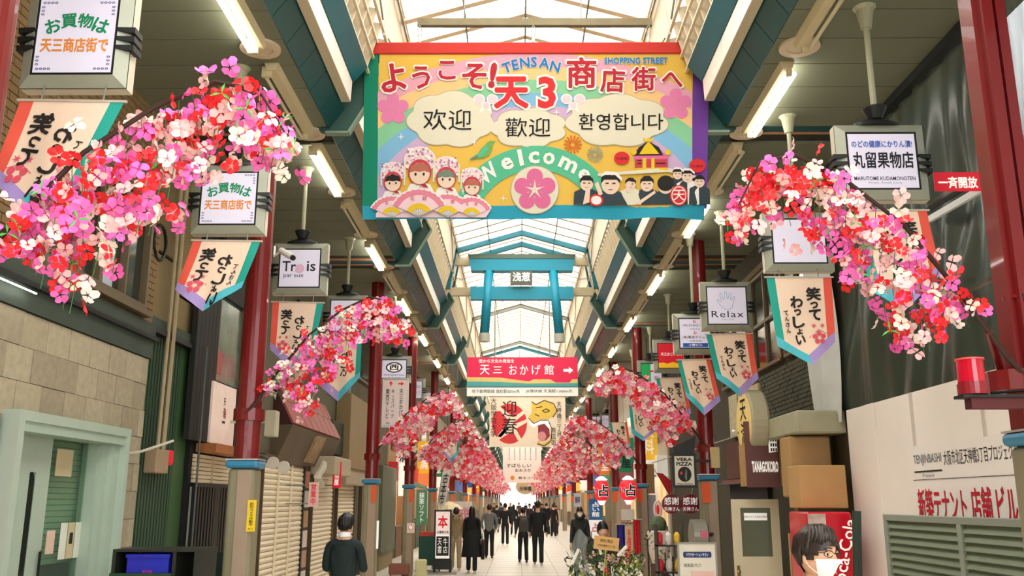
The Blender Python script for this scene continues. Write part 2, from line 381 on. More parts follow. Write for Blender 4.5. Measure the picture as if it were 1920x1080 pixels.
# ================= pillars =================
PXL, PXR = -2.74, 2.98
R0X = 3.11
LY = [4.25, 9.3, 17.4, 23.5, 30, 39, 48.5, 59, 70, 81, 92, 104, 116, 128, 142]
RY = [5.45, 14.5, 22.3, 28, 38, 49, 59, 70, 81, 92, 104, 116, 128, 142]
olive_m = M('olive drab casing', (138, 130, 104), .5, var=.14, scale=2)
olive2_m = M('taupe cover strip', (166, 144, 124), .5, var=.1, scale=2)
blue_m = M('blue collar paint', (58, 130, 168), .4, var=.08)
orange_m = M('orange reflector', (236, 92, 36), .4, var=.1)
steelw_m = M('galvanised edge', (214, 212, 205), .3, .6)
def pillar(s, y, k):
    x = PXL if s < 0 else (R0X if k == 0 else PXR); side = 'left' if s < 0 else 'right'
    t = thing('street_pillar', 'red steel pillar on a grey brown casing, %s along the %s row' % (ORD[k], side), 'pillar', (x, y, 0), 'arcade pillars')
    m = MB()
    if s > 0 and k == 0:
        m.box(x-.125, x+.095, y-.06, y+.1, 2.2, H(4.19)); m.box(x-.09, x-.02, y-.12, y-.06, 2.2, H(4.19)); m.box(x+.01, x+.07, y-.10, y-.06, 2.2, H(4.19)); m.box(x+.095, x+.115, y-.03, y+.06, 2.2, H(4.19))
        m.build('red_shaft', red_m, t); 
    else:
        m.lathe((x, y, 0), [(.125, 2.2), (.125, H(4.19))], 20); m.build('red_shaft', red_m, t, smooth=False)
    m = MB(); m.box(x-.165, x+.165, y-.16, y+.16, 2.12, 2.2); bevel(m.build('collar', blue_m, t), .03, 2)
    m = MB(); m.box(x-.16, x+.16, y-.155, y+.155, 2.2, 2.213); m.build('collar_rim', steelw_m, t)
    m = MB(); m.box(x-.135, x+.135, y-.135, y+.135, 0, 2.12); bevel(m.build('lower_casing', olive_m, t), .04, 3)
    m = MB(); m.box(x-.03, x+.105, y-.147, y-.13, 0.02, 2.10); m.build('cover_strip', olive2_m, t)
    if k >= 1 and y < 60 and not (s < 0 and k == 1):
        m = MB(); m.box(x+.03 if s < 0 else x-.13, x+.12 if s < 0 else x-.0, y-.16, y-.147, 1.78, 2.08); m.build('reflector', orange_m, t)
    if y < 60:
        m = MB(); m.lathe((x, y, 0), [(.128, 3.0), (.128, 3.02)], 20); m.build('band', red_m, t)
    return t
for k, y in enumerate(LY): pillar(-1, y, k)
for k, y in enumerate(RY): pillar(1, y, k)
# ================= blossom branches =================
BL = {'red': M('red petal cloth', (246, 44, 50), .55, var=.12, scale=20), 'pink': M('hot pink petal cloth', (250, 112, 194), .55, var=.12, scale=20),
      'rose': M('pale rose petal cloth', (252, 196, 196), .6, var=.08, scale=20), 'white': M('cream petal cloth', (252, 236, 222), .6, var=.05, scale=20),
      'soft': M('soft pink petal cloth', (246, 122, 156), .6, var=.12, scale=20),
      'leaf': M('fresh green leaf cloth', (92, 190, 90), .5, var=.15, scale=20)}
def flower(mb, c, rot, r, rr, petals=5, lo=False):
    c = Vector(c)
    for i in range(petals):
        a = 2*PI*i/petals+rr.uniform(-.15, .15); bend = rr.uniform(.1, .55); ln = r*rr.uniform(.85, 1.1); wd = ln*.42
        pts = [(0.12, 0), (.55, -wd/ln), (.92, -wd*.75/ln), (1.0, 0), (.92, wd*.75/ln), (.55, wd/ln)] if not lo else [(0.05, 0), (.7, -wd*1.1/ln), (1.0, 0), (.7, wd*1.1/ln)]
        vs = []
        for u, v in pts:
            z = bend*ln*u*u - (abs(v)*.25*ln)
            p = Vector((u*ln*math.cos(a)-v*ln*math.sin(a), u*ln*math.sin(a)+v*ln*math.cos(a), z)); vs.append(c+rot @ p)
        if lo: mb.add(vs, [(0, 1, 2, 3)])
        else: vs.append(c+rot @ Vector((.6*ln*math.cos(a), .6*ln*math.sin(a), bend*ln*.36))); mb.add(vs, [(6, i, (i+1) % 6) for i in range(6)])
I3 = Matrix.Identity(3)
FLW = {}
for nm in ('red', 'pink', 'rose', 'white'):
    FLW[nm] = []
    for v in range(4):
        m = MB(); flower(m, (0, 0, 0), I3, (.051), R, 4 if v == 3 else 5); FLW[nm].append(m.mesh('blossom', BL[nm], True))
m = MB()
for a in (0, 2.1, 4.2): m.add([(0, 0, 0), (.03*math.cos(a-.25), .03*math.sin(a-.25), .006), (.06*math.cos(a), .06*math.sin(a), 0), (.03*math.cos(a+.25), .03*math.sin(a+.25), .006)], [(0, 1, 2, 3)])
LEAF = m.mesh('leaf', BL['leaf'])
POLE = [(.0, -.12), (.1, .0), (.32, .36), (.65, .82), (1.0, 1.12), (1.3, 1.28), (1.53, 1.23), (1.68, .95)]
LEN = [(.2, .05), (.38, .15), (.5, .5), (.62, .85), (.75, .8), (.9, .62), (1.0, .68), (1.15, .52), (1.3, .45), (1.5, .32), (1.62, .3), (1.68, .14)]
def lerp_tab(tab, x):
    for (a, b), (c, d) in zip(tab, tab[1:]):
        if x <= c: return b+(d-b)*max(0, (x-a))/(c-a)
    return tab[-1][1]
def pole_pt(q):
    L = [0]
    for a, b in zip(POLE, POLE[1:]): L.append(L[-1]+math.dist(a, b))
    d = q*L[-1]
    for i in range(len(POLE)-1):
        if d <= L[i+1]+1e-6:
            f = (d-L[i])/(L[i+1]-L[i]); return (POLE[i][0]+(POLE[i+1][0]-POLE[i][0])*f, POLE[i][1]+(POLE[i+1][1]-POLE[i][1])*f)
twig_m = M('dark brown twig', (58, 36, 26), .7); green_twig = M('green wire stem', (70, 120, 60), .6)
def branch(s, y, z0, label, us=1., vs=1., mode=2, seed=0, group='blossom branches', x=None, n=300, dens=1, ls=1., qs=.16):
    """mode 2: every blossom a part; 0: joined"""
    rr = random.Random(seed+100); px = (PXL if s < 0 else PXR) if x is None else x
    w = lambda u, v, dy=0: Vector((px-s*u*us, y+dy-.02, z0+v*vs))
    t = thing('blossom_branch', label, 'flower decoration', w(0, 0), group)
    m = MB(); m.tube([w(u, v, -.12) for u, v in POLE], [.016]*3+[.012]*3+[.008, .005], 6); m.build('pole', twig_m, t)
    if mode: 
        m = MB(); m.tube([w(.02, -.06, .12), w(.2, .16, -.12)], .022, 8); m.build('bracket_rod', red_m, t)
        m = MB(); m.lathe(w(.0, -.12, .02), [(.155, -.06), (.155, .06)], 14); m.build('clamp', red_m, t)
    if mode == 0:
        m = MB(); m.tube([w(.12, .05, -.1), (w(.12, 0).x, y-.1, H(4.2))], .01, 5); m.build('hanger', twig_m, t)
    pts = []
    while len(pts) < n:
        q = rr.uniform(qs, 1.0); u, v = pole_pt(q); ln = lerp_tab(LEN, u)
        d = (rr.random()**.85)*ln; uu = u+rr.gauss(0, .03)-.06*d*rr.random(); vv = v-(d*.97+rr.gauss(0, .02))/vs*ls
        # some gaps between the strands
        ph = math.sin(u*26+seed)*.5+.5
        if d > .55*ln and ph < .35 and rr.random() < .75: continue
        dy = rr.gauss(0, .13)-.05
        if any((uu-a)**2+(vv-b)**2 < (.040/dens)**2 for a, b, _ in pts) and rr.random() < .93: continue
        pts.append((uu, vv, dy))
    cols = ['red', 'pink', 'rose', 'white']
    def pick(): return rr.choices(cols, (30, 30, 22, 18) if mode == 2 else (20, 34, 30, 16))[0]
    if mode == 2:
        for uu, vv, dy in pts[:300]:
            me = rr.choice(FLW[pick()])
            inst(me, 'blossom', t, w(uu, vv, dy), (rr.uniform(.5, 2.4), rr.uniform(-.6, .6), rr.uniform(-PI, PI)), rr.uniform(.78, 1.12)*(1 if us > .9 else .95))
        if len(pts) > 300:
            m = MB()
            for uu, vv, dy in pts[300:]:
                m.mat(cols.index(pick())); flower(m, w(uu, vv, dy+.06), Matrix.Rotation(rr.uniform(.6, 2.2), 3, 'X') @ Matrix.Rotation(rr.uniform(-3, 3), 3, 'Z'), .048, rr)
            m.build('blossom', [BL[c] for c in cols], t, kind='stuff')
        for k in range(16):
            uu, vv, dy = rr.choice(pts); inst(LEAF, 'leaf', t, w(uu+.02, vv-.03, dy-.05), (rr.uniform(1, 2), rr.uniform(-1, 1), rr.uniform(-3, 3)), 1)
    else:
        m = MB()
        for uu, vv, dy in pts:
            m.mat(cols.index(pick())); e = Matrix.Rotation(rr.uniform(-PI, PI), 3, 'Z') if False else (Matrix.Rotation(rr.uniform(.6, 2.2), 3, 'X') @ Matrix.Rotation(rr.uniform(-.6, .6), 3, 'Y') @ Matrix.Rotation(rr.uniform(-PI, PI), 3, 'Z'))
            flower(m, w(uu, vv, dy), e, (.06)*rr.uniform(.85, 1.15)*(1 if y < 30 else 1.25), rr, 5 if y < 40 else 4, lo=True)
        m.build('blossom', [BL[c] if c != 'pink' else BL['soft'] for c in cols], t, kind='stuff')
    m = MB()
    for k in range(26 if mode else 12):
        q = .2+.8*k/26*(1 if mode else 2); q = min(q, 1); u, v = pole_pt(q); ln = lerp_tab(LEN, u); a = rr.gauss(0, .06); dy = rr.gauss(0, .07)
        m.tube([w(u, v, -.1), w(u+a*.4, v-ln*.5/vs, dy), w(u+a*.2-.03, v-ln*.9/vs, dy)], .0022, 4, False)
    m.build('stem', green_twig, t, kind='stuff')
    return t
branch(-1, 4.3, 2.80, 'large blossom branch nearest the camera, over the brick shop front', us=.95, vs=.81, seed=1, ls=.84, qs=.2, n=400, dens=1.15)
branch(1, 5.45, 2.62, 'large blossom branch by the netting and the fruit shop light box', us=.97, seed=2, x=2.99, ls=.92, qs=.22, n=390, dens=1.15)
branch(-1, 9.3, 2.76, 'blossom branch in front of the blank light box, above the red tiled awning', us=.93, vs=.86, seed=3, n=380, dens=1.15)
branch(1, 14.5, 2.72, 'blossom branch beside the green light box, left of the pizza sign', us=1, vs=.9, seed=4, mode=1, dens=1.2)
branch(-1, 17.4, 2.72, 'blossom branch rising from the pillar beside the white arrow signboard', us=1, vs=.86, seed=5, mode=1, dens=1.2)
branch(1, 22.3, 2.72, 'blossom branch above the two red paper lanterns', us=1.05, vs=.86, seed=6, mode=1, dens=1.2)
branch(-1, 23.5, 2.72, 'blossom branch on the fourth red pillar of the left row', us=1, vs=.86, seed=7, mode=1, dens=1.2)
k = 0
for s, ys in ((-1, LY[4:]), (1, RY[3:])):
    side = 'left' if s < 0 else 'right'; ya = []
    for a, b in zip(ys, ys[1:]+[ys[-1]+10]): ya += [a, (a+b)/2]
    for j, y in enumerate(ya):
        k += 1; branch(s, y, 2.7, 'pink blossom branch far down the %s row, %s of the distant ones' % (side, ORD[j]), us=1.05, vs=.86, seed=20+k, mode=0, n=200 if y < 70 else 110, dens=1.5, group='distant blossom branches')
# ================= hanging light boxes =================
face_m = M('backlit acrylic', (206, 200, 216), .35, emit=.16, var=.02)
hous_m = M('light box aluminium', (160, 162, 146), .35, .2, var=.08)
hous2_m = M('light box pale side', (214, 204, 184), .4, var=.05)
cup_m = M('cream ceiling cup', (170, 168, 140), .5)
INK = M('black ink', (24, 26, 28), .6, var=0); DG = M('sign green', (20, 140, 90), .6, var=0); OR = M('sign orange', (232, 140, 50), .6, var=0)
BLU = M('sign blue', (40, 90, 190), .6, var=0); PNK = M('sign pink', (224, 110, 140), .6, var=0); REDI = M('sign red', (214, 30, 48), .6, var=0, emit=.1)
WHT = M('sign white', (246, 242, 236), .6, var=0, emit=.15); YEL = M('sign yellow', (246, 190, 40), .6, var=0, emit=.1); GRN = M('sign bright green', (30, 160, 80), .6, var=0, emit=.15)
NAVY = M('sign navy', (28, 50, 110), .6, var=0); GREYI = M('grey ink', (120, 120, 128), .6, var=0); SKY = M('pale blue ink', (120, 170, 215), .6, var=0)
def lightbox(cx, cy, y, label, w=.70, h=.70, art=None, pole=True, face=face_m):
    c = U(cx, cy, y=y); x = c.x; z = c.z
    t = thing('hanging_light_box', label, 'sign', (x, y, z-h/2), 'light boxes hung along the walks')
    D = .13; fr = .075
    m = MB(); m.box(x-w/2, x+w/2, y+.03, y+D, z-h/2, z+h/2); m.build('housing', hous2_m, t)
    o = [(-w/2, -h/2), (w/2, -h/2), (w/2, h/2), (-w/2, h/2)]; i_ = [(a-math.copysign(fr, a), b-math.copysign(fr, b)) for a, b in o]
    m = MB()
    for k in range(4):
        a, b = o[k], o[(k+1) % 4]; c_, d = i_[k], i_[(k+1) % 4]
        P = lambda q, yy: (x+q[0], yy, z+q[1])
        m.hexa([P(a, y+.028), P(b, y+.028), P(d, y-.012), P(c_, y-.012)], [P(a, y+.04), P(b, y+.04), P(d, y+.03), P(c_, y+.03)])
    m.build('frame', hous_m, t)
    m = MB(); m.box(x-w/2+fr, x+w/2-fr, y-.004, y+.03, z-h/2+fr, z+h/2-fr); m.build('gasket', black_m, t)
    g = fr+.018
    m = MB(); m.box(x-w/2+g, x+w/2-g, y-.010, y-.002, z-h/2+g, z+h/2-g); f = m.build('face_panel', face, t)
    for s in (-1, 1):
        for k in (-1, 0, 1):
            m = MB(); zz = z-.02+k*.062; xa = x+s*(w/2-fr); xb = x+s*(w/2+.035)
            m.hexa([(xa, y-.02, zz-.012), (xb, y-.0, zz-.02), (xb, y-.0, zz+.02), (xa, y-.02, zz+.012)], [(xa, y+.03, zz-.012), (xb, y+D-.01, zz-.02), (xb, y+D-.01, zz+.02), (xa, y+.03, zz+.012)])
            m.build('clamp_fin', black_m, t)
    yc = y+D/2
    if pole:
        m = MB(); m.lathe((x, yc, z+h/2), [(.0, .0), (.2, 0), (.19, .03), (.10, .06), (.06, .075)], 16, sy=.4); m.build('canopy', black_m, t)
        m = MB(); m.lathe((x, yc, z+h/2), [(.055, .065), (.1, .16), (.1, .17)], 14); m.build('cone_socket', black_m, t)
        m = MB(); m.tube([(x, yc, z+h/2+.165), (x, yc, H(4.19))], .026, 10); m.build('pole', cup_m, t)
        m = MB(); m.lathe((x, yc, H(4.195)), [(.045, -.2), (.075, -.03), (.1, 0)], 14); m.build('ceiling_cup', cup_m, t)
    if art:
        fn = lambda a, b, k=0: Vector((x+a*w*.74/100, y-.0115-.001*k, z-b*h*.74/100))   # face spans -50..50
        art(t, fn)
    return t
def word(parent, s, fn, cx, cy, h, mat, w=None, k=0, name='lettering', **kw):
    m = MB(); put_text(m, s, lambda a, b: fn(a, b, k), cx, cy, h, w, **kw)
    if m.v: return m.build(name, mat, parent)
def patch(parent, pts, fn, mat, k=0, name='printed_patch'):
    m = MB(); P = [fn(a, b, k) for a, b in pts]; m.add(P, [tuple(range(len(P)))]); return m.build(name, mat, parent)
def circ(cx, cy, rx, ry=None, n=24, a0=0): ry = rx if ry is None else ry; return [(cx+rx*math.cos(a0+2*PI*i/n), cy+ry*math.sin(a0+2*PI*i/n)) for i in range(n)]
def squig(t, fn):
    m = MB()
    for sx in (-1, 1):
        for sy in (-1, 1):
            for k in range(4):
                for a, b in ((44-5*k, 45), (45, 44-5*k)):
                    if k == 0 and a == 45: continue
                    pts = circ(sx*a, sy*b, 2.2, 1.5, 8); q = circ(sx*a, sy*b, 1.2, .7, 8)
                    P = [fn(u, v, 0) for u, v in pts+q]; m.add(P, [(i, (i+1) % 8, 8+(i+1) % 8, 8+i) for i in range(8)])
    m.build('corner_ornament', NAVY, t, kind='stuff')
def art_shop(t, fn):
    for ch, a, b, r in zip('お買物は', (-30, -10, 11, 31), (-13, -20, -20, -13), (.3, .1, -.1, -.3)): word(t, ch, fn, a, b, 20, DG, bold=.05, rot=r)
    word(t, '天三商店街で', fn, 0, 13, 20, OR, 86, bold=.05); squig(t, fn)
def art_fruit(t, fn):
    word(t, 'のどの健康にかりん漬!', fn, 0, -30, 13, BLU, 92, bold=.04)
    word(t, '丸留果物店', fn, 0, -1, 30, INK, 92, bold=.04)
    word(t, 'MARUTOME KUDAMONOTEN', fn, 0, 32, 7, INK, 92, bold=.01); word(t, 'Fruits, Fresh Juice', fn, 0, 40, 4, GREYI, 50)
def art_trois(t, fn):
    word(t, 'Tr', fn, -26, -5, 27, INK, 34, bold=.012); word(t, 'is', fn, 29, -5, 27, INK, 22, bold=.012); word(t, 'par eux', fn, -14, 22, 11, INK, 50)
    m = MB(); n = 60
    for i in range(n):
        def q(i, d): a = i*.36; r = 1+11*i/n; return fn((r+d)*math.cos(a), (r+d)*math.sin(a)+1, 1)
        m.add([q(i, -.7), q(i, .7), q(i+1, .7), q(i+1, -.7)], [(0, 1, 2, 3)])
    m.build('spiral_mark', PNK, t)
def art_relax(t, fn):
    word(t, 'Relax', fn, 0, 24, 18, INK, 84, lsp=1.15); word(t, 'S A L O N', fn, 0, 39, 4, GREYI, 30)
    out = [(-12, 6), (-22, -6), (-27, -14), (-24, -17), (-16, -9), (-14, -12), (-19, -32), (-15, -34), (-9, -17), (-7, -17), (-5, -38), (0, -38), (1, -18), (3, -18), (8, -35), (12, -34), (10, -16), (12, -15), (19, -26), (22, -23), (16, -8), (14, 4), (6, 11), (-5, 11)]
    m = MB()
    for a, b in zip(out, out[1:]+out[:1]):
        d = Vector((b[0]-a[0], b[1]-a[1])); n = Vector((-d.y, d.x)).normalized()*.55
        m.add([fn(a[0]-n.x, a[1]-n.y, 0), fn(a[0]+n.x, a[1]+n.y, 0), fn(b[0]+n.x, b[1]+n.y, 0), fn(b[0]-n.x, b[1]-n.y, 0)], [(0, 1, 2, 3)])
    m.build('hand_outline', SKY, t)
def art_denpa(t, fn):
    for yy in (-40, -2): patch(t, circ(0, yy, 5), fn, PNK); patch(t, circ(1, yy-1, 2), fn, WHT, 1)
    word(t, '(株)日本広告社', fn, 0, -26, 9, NAVY, 78); word(t, '大阪支店', fn, 0, -14, 5, GREYI, 34)
    word(t, '(株)電波タイムス', fn, 0, 14, 11, INK, 82, bold=.015); word(t, '大阪支局', fn, 0, 26, 5, INK, 40)
    patch(t, [(-40, 33), (40, 33), (40, 46), (-40, 46)], fn, BLU); word(t, '小野ビル', fn, 0, 39.5, 8, WHT, 44, k=1)
def art_red(t, fn):
    patch(t, [(-50, -50), (50, -50), (50, 50), (-50, 50)], fn, REDI); patch(t, [(-50, 30), (-30, 28), (-15, 33), (5, 26), (30, 33), (50, 27), (50, 50), (-50, 50)], fn, YEL, 1)
    word(t, '天三おじいさん', fn, 2, -6, 13, WHT, 84, k=2, bold=.015)
def art_green(t, fn):
    patch(t, [(-50, -50), (-5, -50), (-5, 46), (-50, 46)], fn, GRN); word(t, '鮮', fn, 22, 18, 22, REDI, k=1); patch(t, [(-12, -16), (8, -20), (24, -16), (24, -10), (8, -12), (-12, -8)], fn, REDI, 1)
def art_tensan(t, fn): word(t, '天三商店街', fn, 0, -14, 16, NAVY, 80); word(t, 'おかげさま', fn, 0, 14, 14, PNK, 70); 
def art_blank(t, fn): pass
def art_sale(t, fn): word(t, 'お買物は', fn, 4, -18, 18, DG, 70, bold=.01); word(t, '商店街で', fn, 4, 16, 20, OR, 80, bold=.01)
def art_san(t, fn): word(t, '天三', fn, 0, -16, 20, INK, 55); word(t, 'おかげ館', fn, 0, 16, 18, INK, 80)
def art_ring(t, fn):
    patch(t, circ(0, -8, 34, 27, 32), fn, INK); patch(t, circ(0, -8, 28, 21, 32), fn, WHT, 1); word(t, '西', fn, 0, -8, 30, INK, 40, k=2, bold=.05)
    word(t, 'World Garden House', fn, 0, 30, 7, INK, 86, bold=.02); word(t, 'cafe & rooms', fn, 0, 41, 4, GREYI, 50)
lightbox(143, 68, 5.3, 'white light box reading about shopping, above the brick shop window', .685, .70, art_shop)
lightbox(429, 372, 8.2, 'light box with orange characters partly behind the large blossom branch', .70, .69, art_shop)
lightbox(562, 503, 11, 'light box with a pink spiral in its name beside the first red pillar', .68, .66, art_trois)
lightbox(648, 592, 14.2, 'blank lit light box above the second left blossom branch', .66, .68, art_blank)
lightbox(739, 692, 18.6, 'light box with a black oval emblem over the arrow signboard', .68, .55, art_ring)
lightbox(776, 731, 27.5, 'small light box with orange characters behind the oval emblem sign', .66, .70, art_sale)
lightbox(801, 745, 36, 'small far light box left of the ceiling battens', .60, .55, art_san)
lightbox(1655, 302, 7.1, 'fruit shop light box beside the nearest red pillar and netting', .74, .66, art_fruit)
lightbox(1498, 452, 9.4, 'blank white light box half behind the large right blossom branch', .74, .66, art_blank)
lightbox(1363, 573, 12.85, 'light box with a blue hand outline over its name', .74, .72, art_relax)
lightbox(1303, 625, 14.0, 'light box with two pink marks and a blue strip at its foot', .66, .64, art_denpa)
lightbox(1258, 667, 18.4, 'red and yellow light box in the right row', .70, .68, art_red)
lightbox(1222, 702, 22, 'light box with a green half and a red mark', .68, .70, art_green)
lightbox(1188, 725, 25.5, 'pale light box just above the right blossom branch', .70, .60, art_tensan)
lightbox(1118, 795, 44, 'tiny far light box left of the teal edged pennants', .56, .9, art_san)
lightbox(1138, 790, 40, 'tiny far light box next to the far white one', .6, .7, art_tensan)
lightbox(1108, 806, 52, 'farthest tiny light box of the right row', .6, .8, art_blank)
# arrow signboard under the oval emblem
def plate_sign(name, label, cx, cy, y, w, h, mat, art, th=.04, cat='sign', frame=None, group=None, fw=.02):
    c = U(cx, cy, y=y); t = thing(name, label, cat, (c.x, y, c.z-h/2), group)
    m = MB(); m.box(c.x-w/2, c.x+w/2, y, y+th, c.z-h/2, c.z+h/2); m.build('board', mat, t)
    if frame:
        m = MB()
        m.box(c.x-w/2-fw, c.x+w/2+fw, y-.01, y+th+.01, c.z+h/2, c.z+h/2+fw); m.box(c.x-w/2-fw, c.x+w/2+fw, y-.01, y+th+.01, c.z-h/2-fw, c.z-h/2)
        m.box(c.x-w/2-fw, c.x-w/2, y-.01, y+th+.01, c.z-h/2, c.z+h/2); m.box(c.x+w/2, c.x+w/2+fw, y-.01, y+th+.01, c.z-h/2, c.z+h/2); m.build('frame', frame, t)
    fn = lambda a, b, k=0: Vector((c.x+a*w/100, y-.002-.0015*k, c.z-b*h/100))
    art(t, fn); return t
def art_arrow(t, fn):
    patch(t, [(10, -42), (22, -42), (22, -45), (34, -40.5), (22, -36), (22, -39), (10, -39)], fn, REDI); patch(t, [(-23, -36), (-23, -41), (-29, -41), (-20, -46), (-11, -41), (-17, -41), (-17, -36)], fn, REDI)
    word(t, '天三おかげ館', fn, 24, 4, 66, INK, 16, vert=True, bold=.02); word(t, 'キッズパーク', fn, -10, 2, 62, INK, 13, vert=True, bold=.015); word(t, '関西テレビ', fn, -32, 2, 62, INK, 14, vert=True, bold=.015)
    word(t, '400m', fn, -28, 43, 5, INK); word(t, '5m', fn, 24, 43, 5, INK); patch(t, [(-50, 48), (50, 48), (50, 52), (-50, 52)], fn, M('pale blue edge', (170, 200, 225), .5))
plate_sign('arrow_signboard', 'tall pale signboard with red arrows and three columns of characters', 741, 755, 18.6, .50, .96, M('pale signboard', (236, 222, 218), .5, var=.03), art_arrow, frame=M('white rim', (225, 222, 215), .4))
# ================= pennant banners =================
peach = M('peach banner cloth', (246, 216, 192), .75, var=.05, scale=4); tealc = M('teal banner cloth', (36, 164, 148), .7, var=.06); redc = M('coral banner cloth', (238, 92, 74), .7, var=.08)
cyanc = M('cyan banner cloth', (84, 190, 206), .7, var=.06); purpc = M('lilac banner cloth', (170, 146, 208), .7, var=.08); plum = M('plum blossom print', (222, 84, 104), .7, var=.05)
sumi = M('brush ink', (34, 30, 28), .7, var=0)
def pennant(y, TL, TR, Rr, B, L, label, mir=False, sc=1.0):
    """five corners give the hanging cloth; the lower edge swings outward and forward a little"""
    p = [U(*q, y=y) for q in (TL, TR, Rr, B, L)]; vs = .76
    fwd = Vector((0, -.10, 0))
    def f2(u, v, k=0):
        if mir: u = 1-u
        vv = min(v, vs)/vs; a = p[0].lerp(p[1], u); b = p[4].lerp(p[2], u); q = a.lerp(b, vv)
        if v > vs: q = q+(p[3]-(p[4]+p[2])/2)*((v-vs)/(1-vs))
        wv = .018*math.sin(u*7+v*3+y)*v+.012*math.sin(u*13-v*5)*v
        return q+Vector((0, wv-.0025*k, 0))+fwd*v*v*.6
    t = thing('pennant_banner', label, 'banner', (p[0]+p[1])/2, 'pennants under the light boxes')
    def region(pts_fn, name, mat, nu, nv, k=0):
        m = MB(); m.grid(lambda a, b: f2(*pts_fn(a, b), k), nu, nv); return m.build(name, mat, t, smooth=True)
    def bot(u): return vs+(1-vs)*(1-abs(2*u-1))
    region(lambda a, b: (.13+.74*a, b*(bot(.13+.74*a)-.115)), 'cloth_field', peach, 14, 12)
    region(lambda a, b: (.13*a, b*(bot(.13*a)-.115)), 'teal_border', tealc, 2, 10)
    region(lambda a, b: (.87+.13*a, b*(bot(.87+.13*a)-.115)), 'red_border', redc, 2, 10)
    region(lambda a, b: (.5*a, bot(.5*a)-.115+.115*b), 'cyan_border', cyanc, 8, 2)
    region(lambda a, b: (.5+.5*a, bot(.5+.5*a)-.115+.115*b), 'lilac_border', purpc, 8, 2)
    fx = lambda a, b, k=1: f2(a, b, k)
    m = MB(); tmp = lambda a, b: f2(a, b, 2)
    W = (p[1]-p[0]).length; Hh = (p[3]-p[0]).length
    cw = .17; chh = .17*W/Hh*1.05
    for s, u, v0, hs in (('笑って', .70, .11, (1.3, .7, 1.1)), ('わっしょい', .42, .21, (1.15, .65, 1.1, .55, .9))):
        v = v0
        for ch, q in zip(s, hs): put_text(m, ch, tmp, u, v+chh*q*.5, chh*q, cw*q*1.05, bold=.075); v += chh*q*1.06
    v = .40
    for ch in 'てんさん': put_text(m, ch, tmp, .23, v, chh*.45, .075, bold=.05); v += chh*.55
    m.build('brush_lettering', sumi, t)
    m = MB(); cx, cy = .73, .70; ky = W/Hh
    for i in range(5):
        a = -PI/2+2*PI*i/5; m.add([f2(cx+.075*math.cos(a)+q[0], cy+(.075*math.sin(a)+q[1])*ky, 2) for q in circ(0, 0, .044, n=12)], [tuple(range(12))])
    m.build('plum_print', plum, t)
    m = MB()
    for cx2 in (.66, .80):
        for i in range(6): 
            a = i*PI/3+.3; m.add([f2(cx2+.01*math.cos(a+1.5), .56+.01*math.sin(a+1.5)*ky, 2), f2(cx2+.055*math.cos(a), .56+.055*math.sin(a)*ky, 2), f2(cx2+.01*math.cos(a-1.5), .56+.01*math.sin(a-1.5)*ky, 2)], [(0, 1, 2)])
    for a, b in (((.73, .6), (.56, .69)), ((.73, .6), (.88, .66))): m.add([f2(*a, 2), f2(a[0], a[1]+.008, 2), f2(b[0], b[1]+.008, 2), f2(*b, 2)], [(0, 1, 2, 3)])
    m.build('maple_print', plum, t)
    m = MB(); m.bar(p[0]+Vector((-.02, 0, .008)), p[1]+Vector((.02, 0, .008)), .016, .016); m.build('top_rail', M('pale rail', (190, 180, 165), .4), t)
    for u in (.2, .8):
        m = MB(); a = p[0].lerp(p[1], u); m.tube([a+Vector((0, 0, .01)), a+(Vector((0, .03, .17*sc)) if y < 26 else Vector((0, .02, H(4.2)-a.z)))], .006, 5); m.build('hook', grey_m, t)
    return t
pennant(5.3, (38, 190), (232, 193), (150, 352), (45, 393), (-14, 336), 'mirrored pennant hanging nearest the camera over the brick shop', True)
pennant(8.2, (362, 452), (488, 454), (456, 541), (382, 585), (331, 545), 'mirrored pennant left of the first red pillar', True)
pennant(11, (511, 567), (606, 569), (590, 657), (549, 694), (507, 656), 'mirrored pennant under the pink spiral light box', True)
pennant(14.2, (610, 640), (678, 640), (676, 708), (634, 753), (598, 722), 'mirrored pennant mostly hidden behind the second left blossom branch', True)
pennant(27.5, (832, 800), (862, 800), (860, 850), (846, 868), (830, 850), 'tiny pennant behind the third left blossom branch', True)
pennant(7.1, (1603, 396), (1738, 396), (1762, 515), (1690, 588), (1630, 548), 'pennant seen through the large right blossom branch')
pennant(9.4, (1437, 521), (1559, 521), (1564, 642), (1520, 685), (1456, 650), 'pennant fully in view below the blank white light box')
pennant(12.8, (1324, 628), (1409, 626), (1421, 710), (1387, 745), (1343, 710), 'pennant under the light box with the blue hand')
pennant(14.0, (1270, 676), (1332, 674), (1350, 752), (1320, 779), (1286, 745), 'pennant under the light box with the blue strip')
pennant(18.4, (1230, 710), (1283, 708), (1296, 775), (1268, 795), (1242, 765), 'pennant under the red and yellow light box')
pennant(22, (1178, 748), (1222, 746), (1232, 806), (1206, 827), (1184, 812), 'small pennant behind the third right blossom branch')
pennant(27, (1143, 793), (1176, 792), (1182, 836), (1168, 851), (1150, 838), 'small pennant over the blossom branch with the lanterns')
pennant(32, (1128, 803), (1150, 803), (1156, 838), (1148, 850), (1134, 842), 'farthest small pennant of the right row')
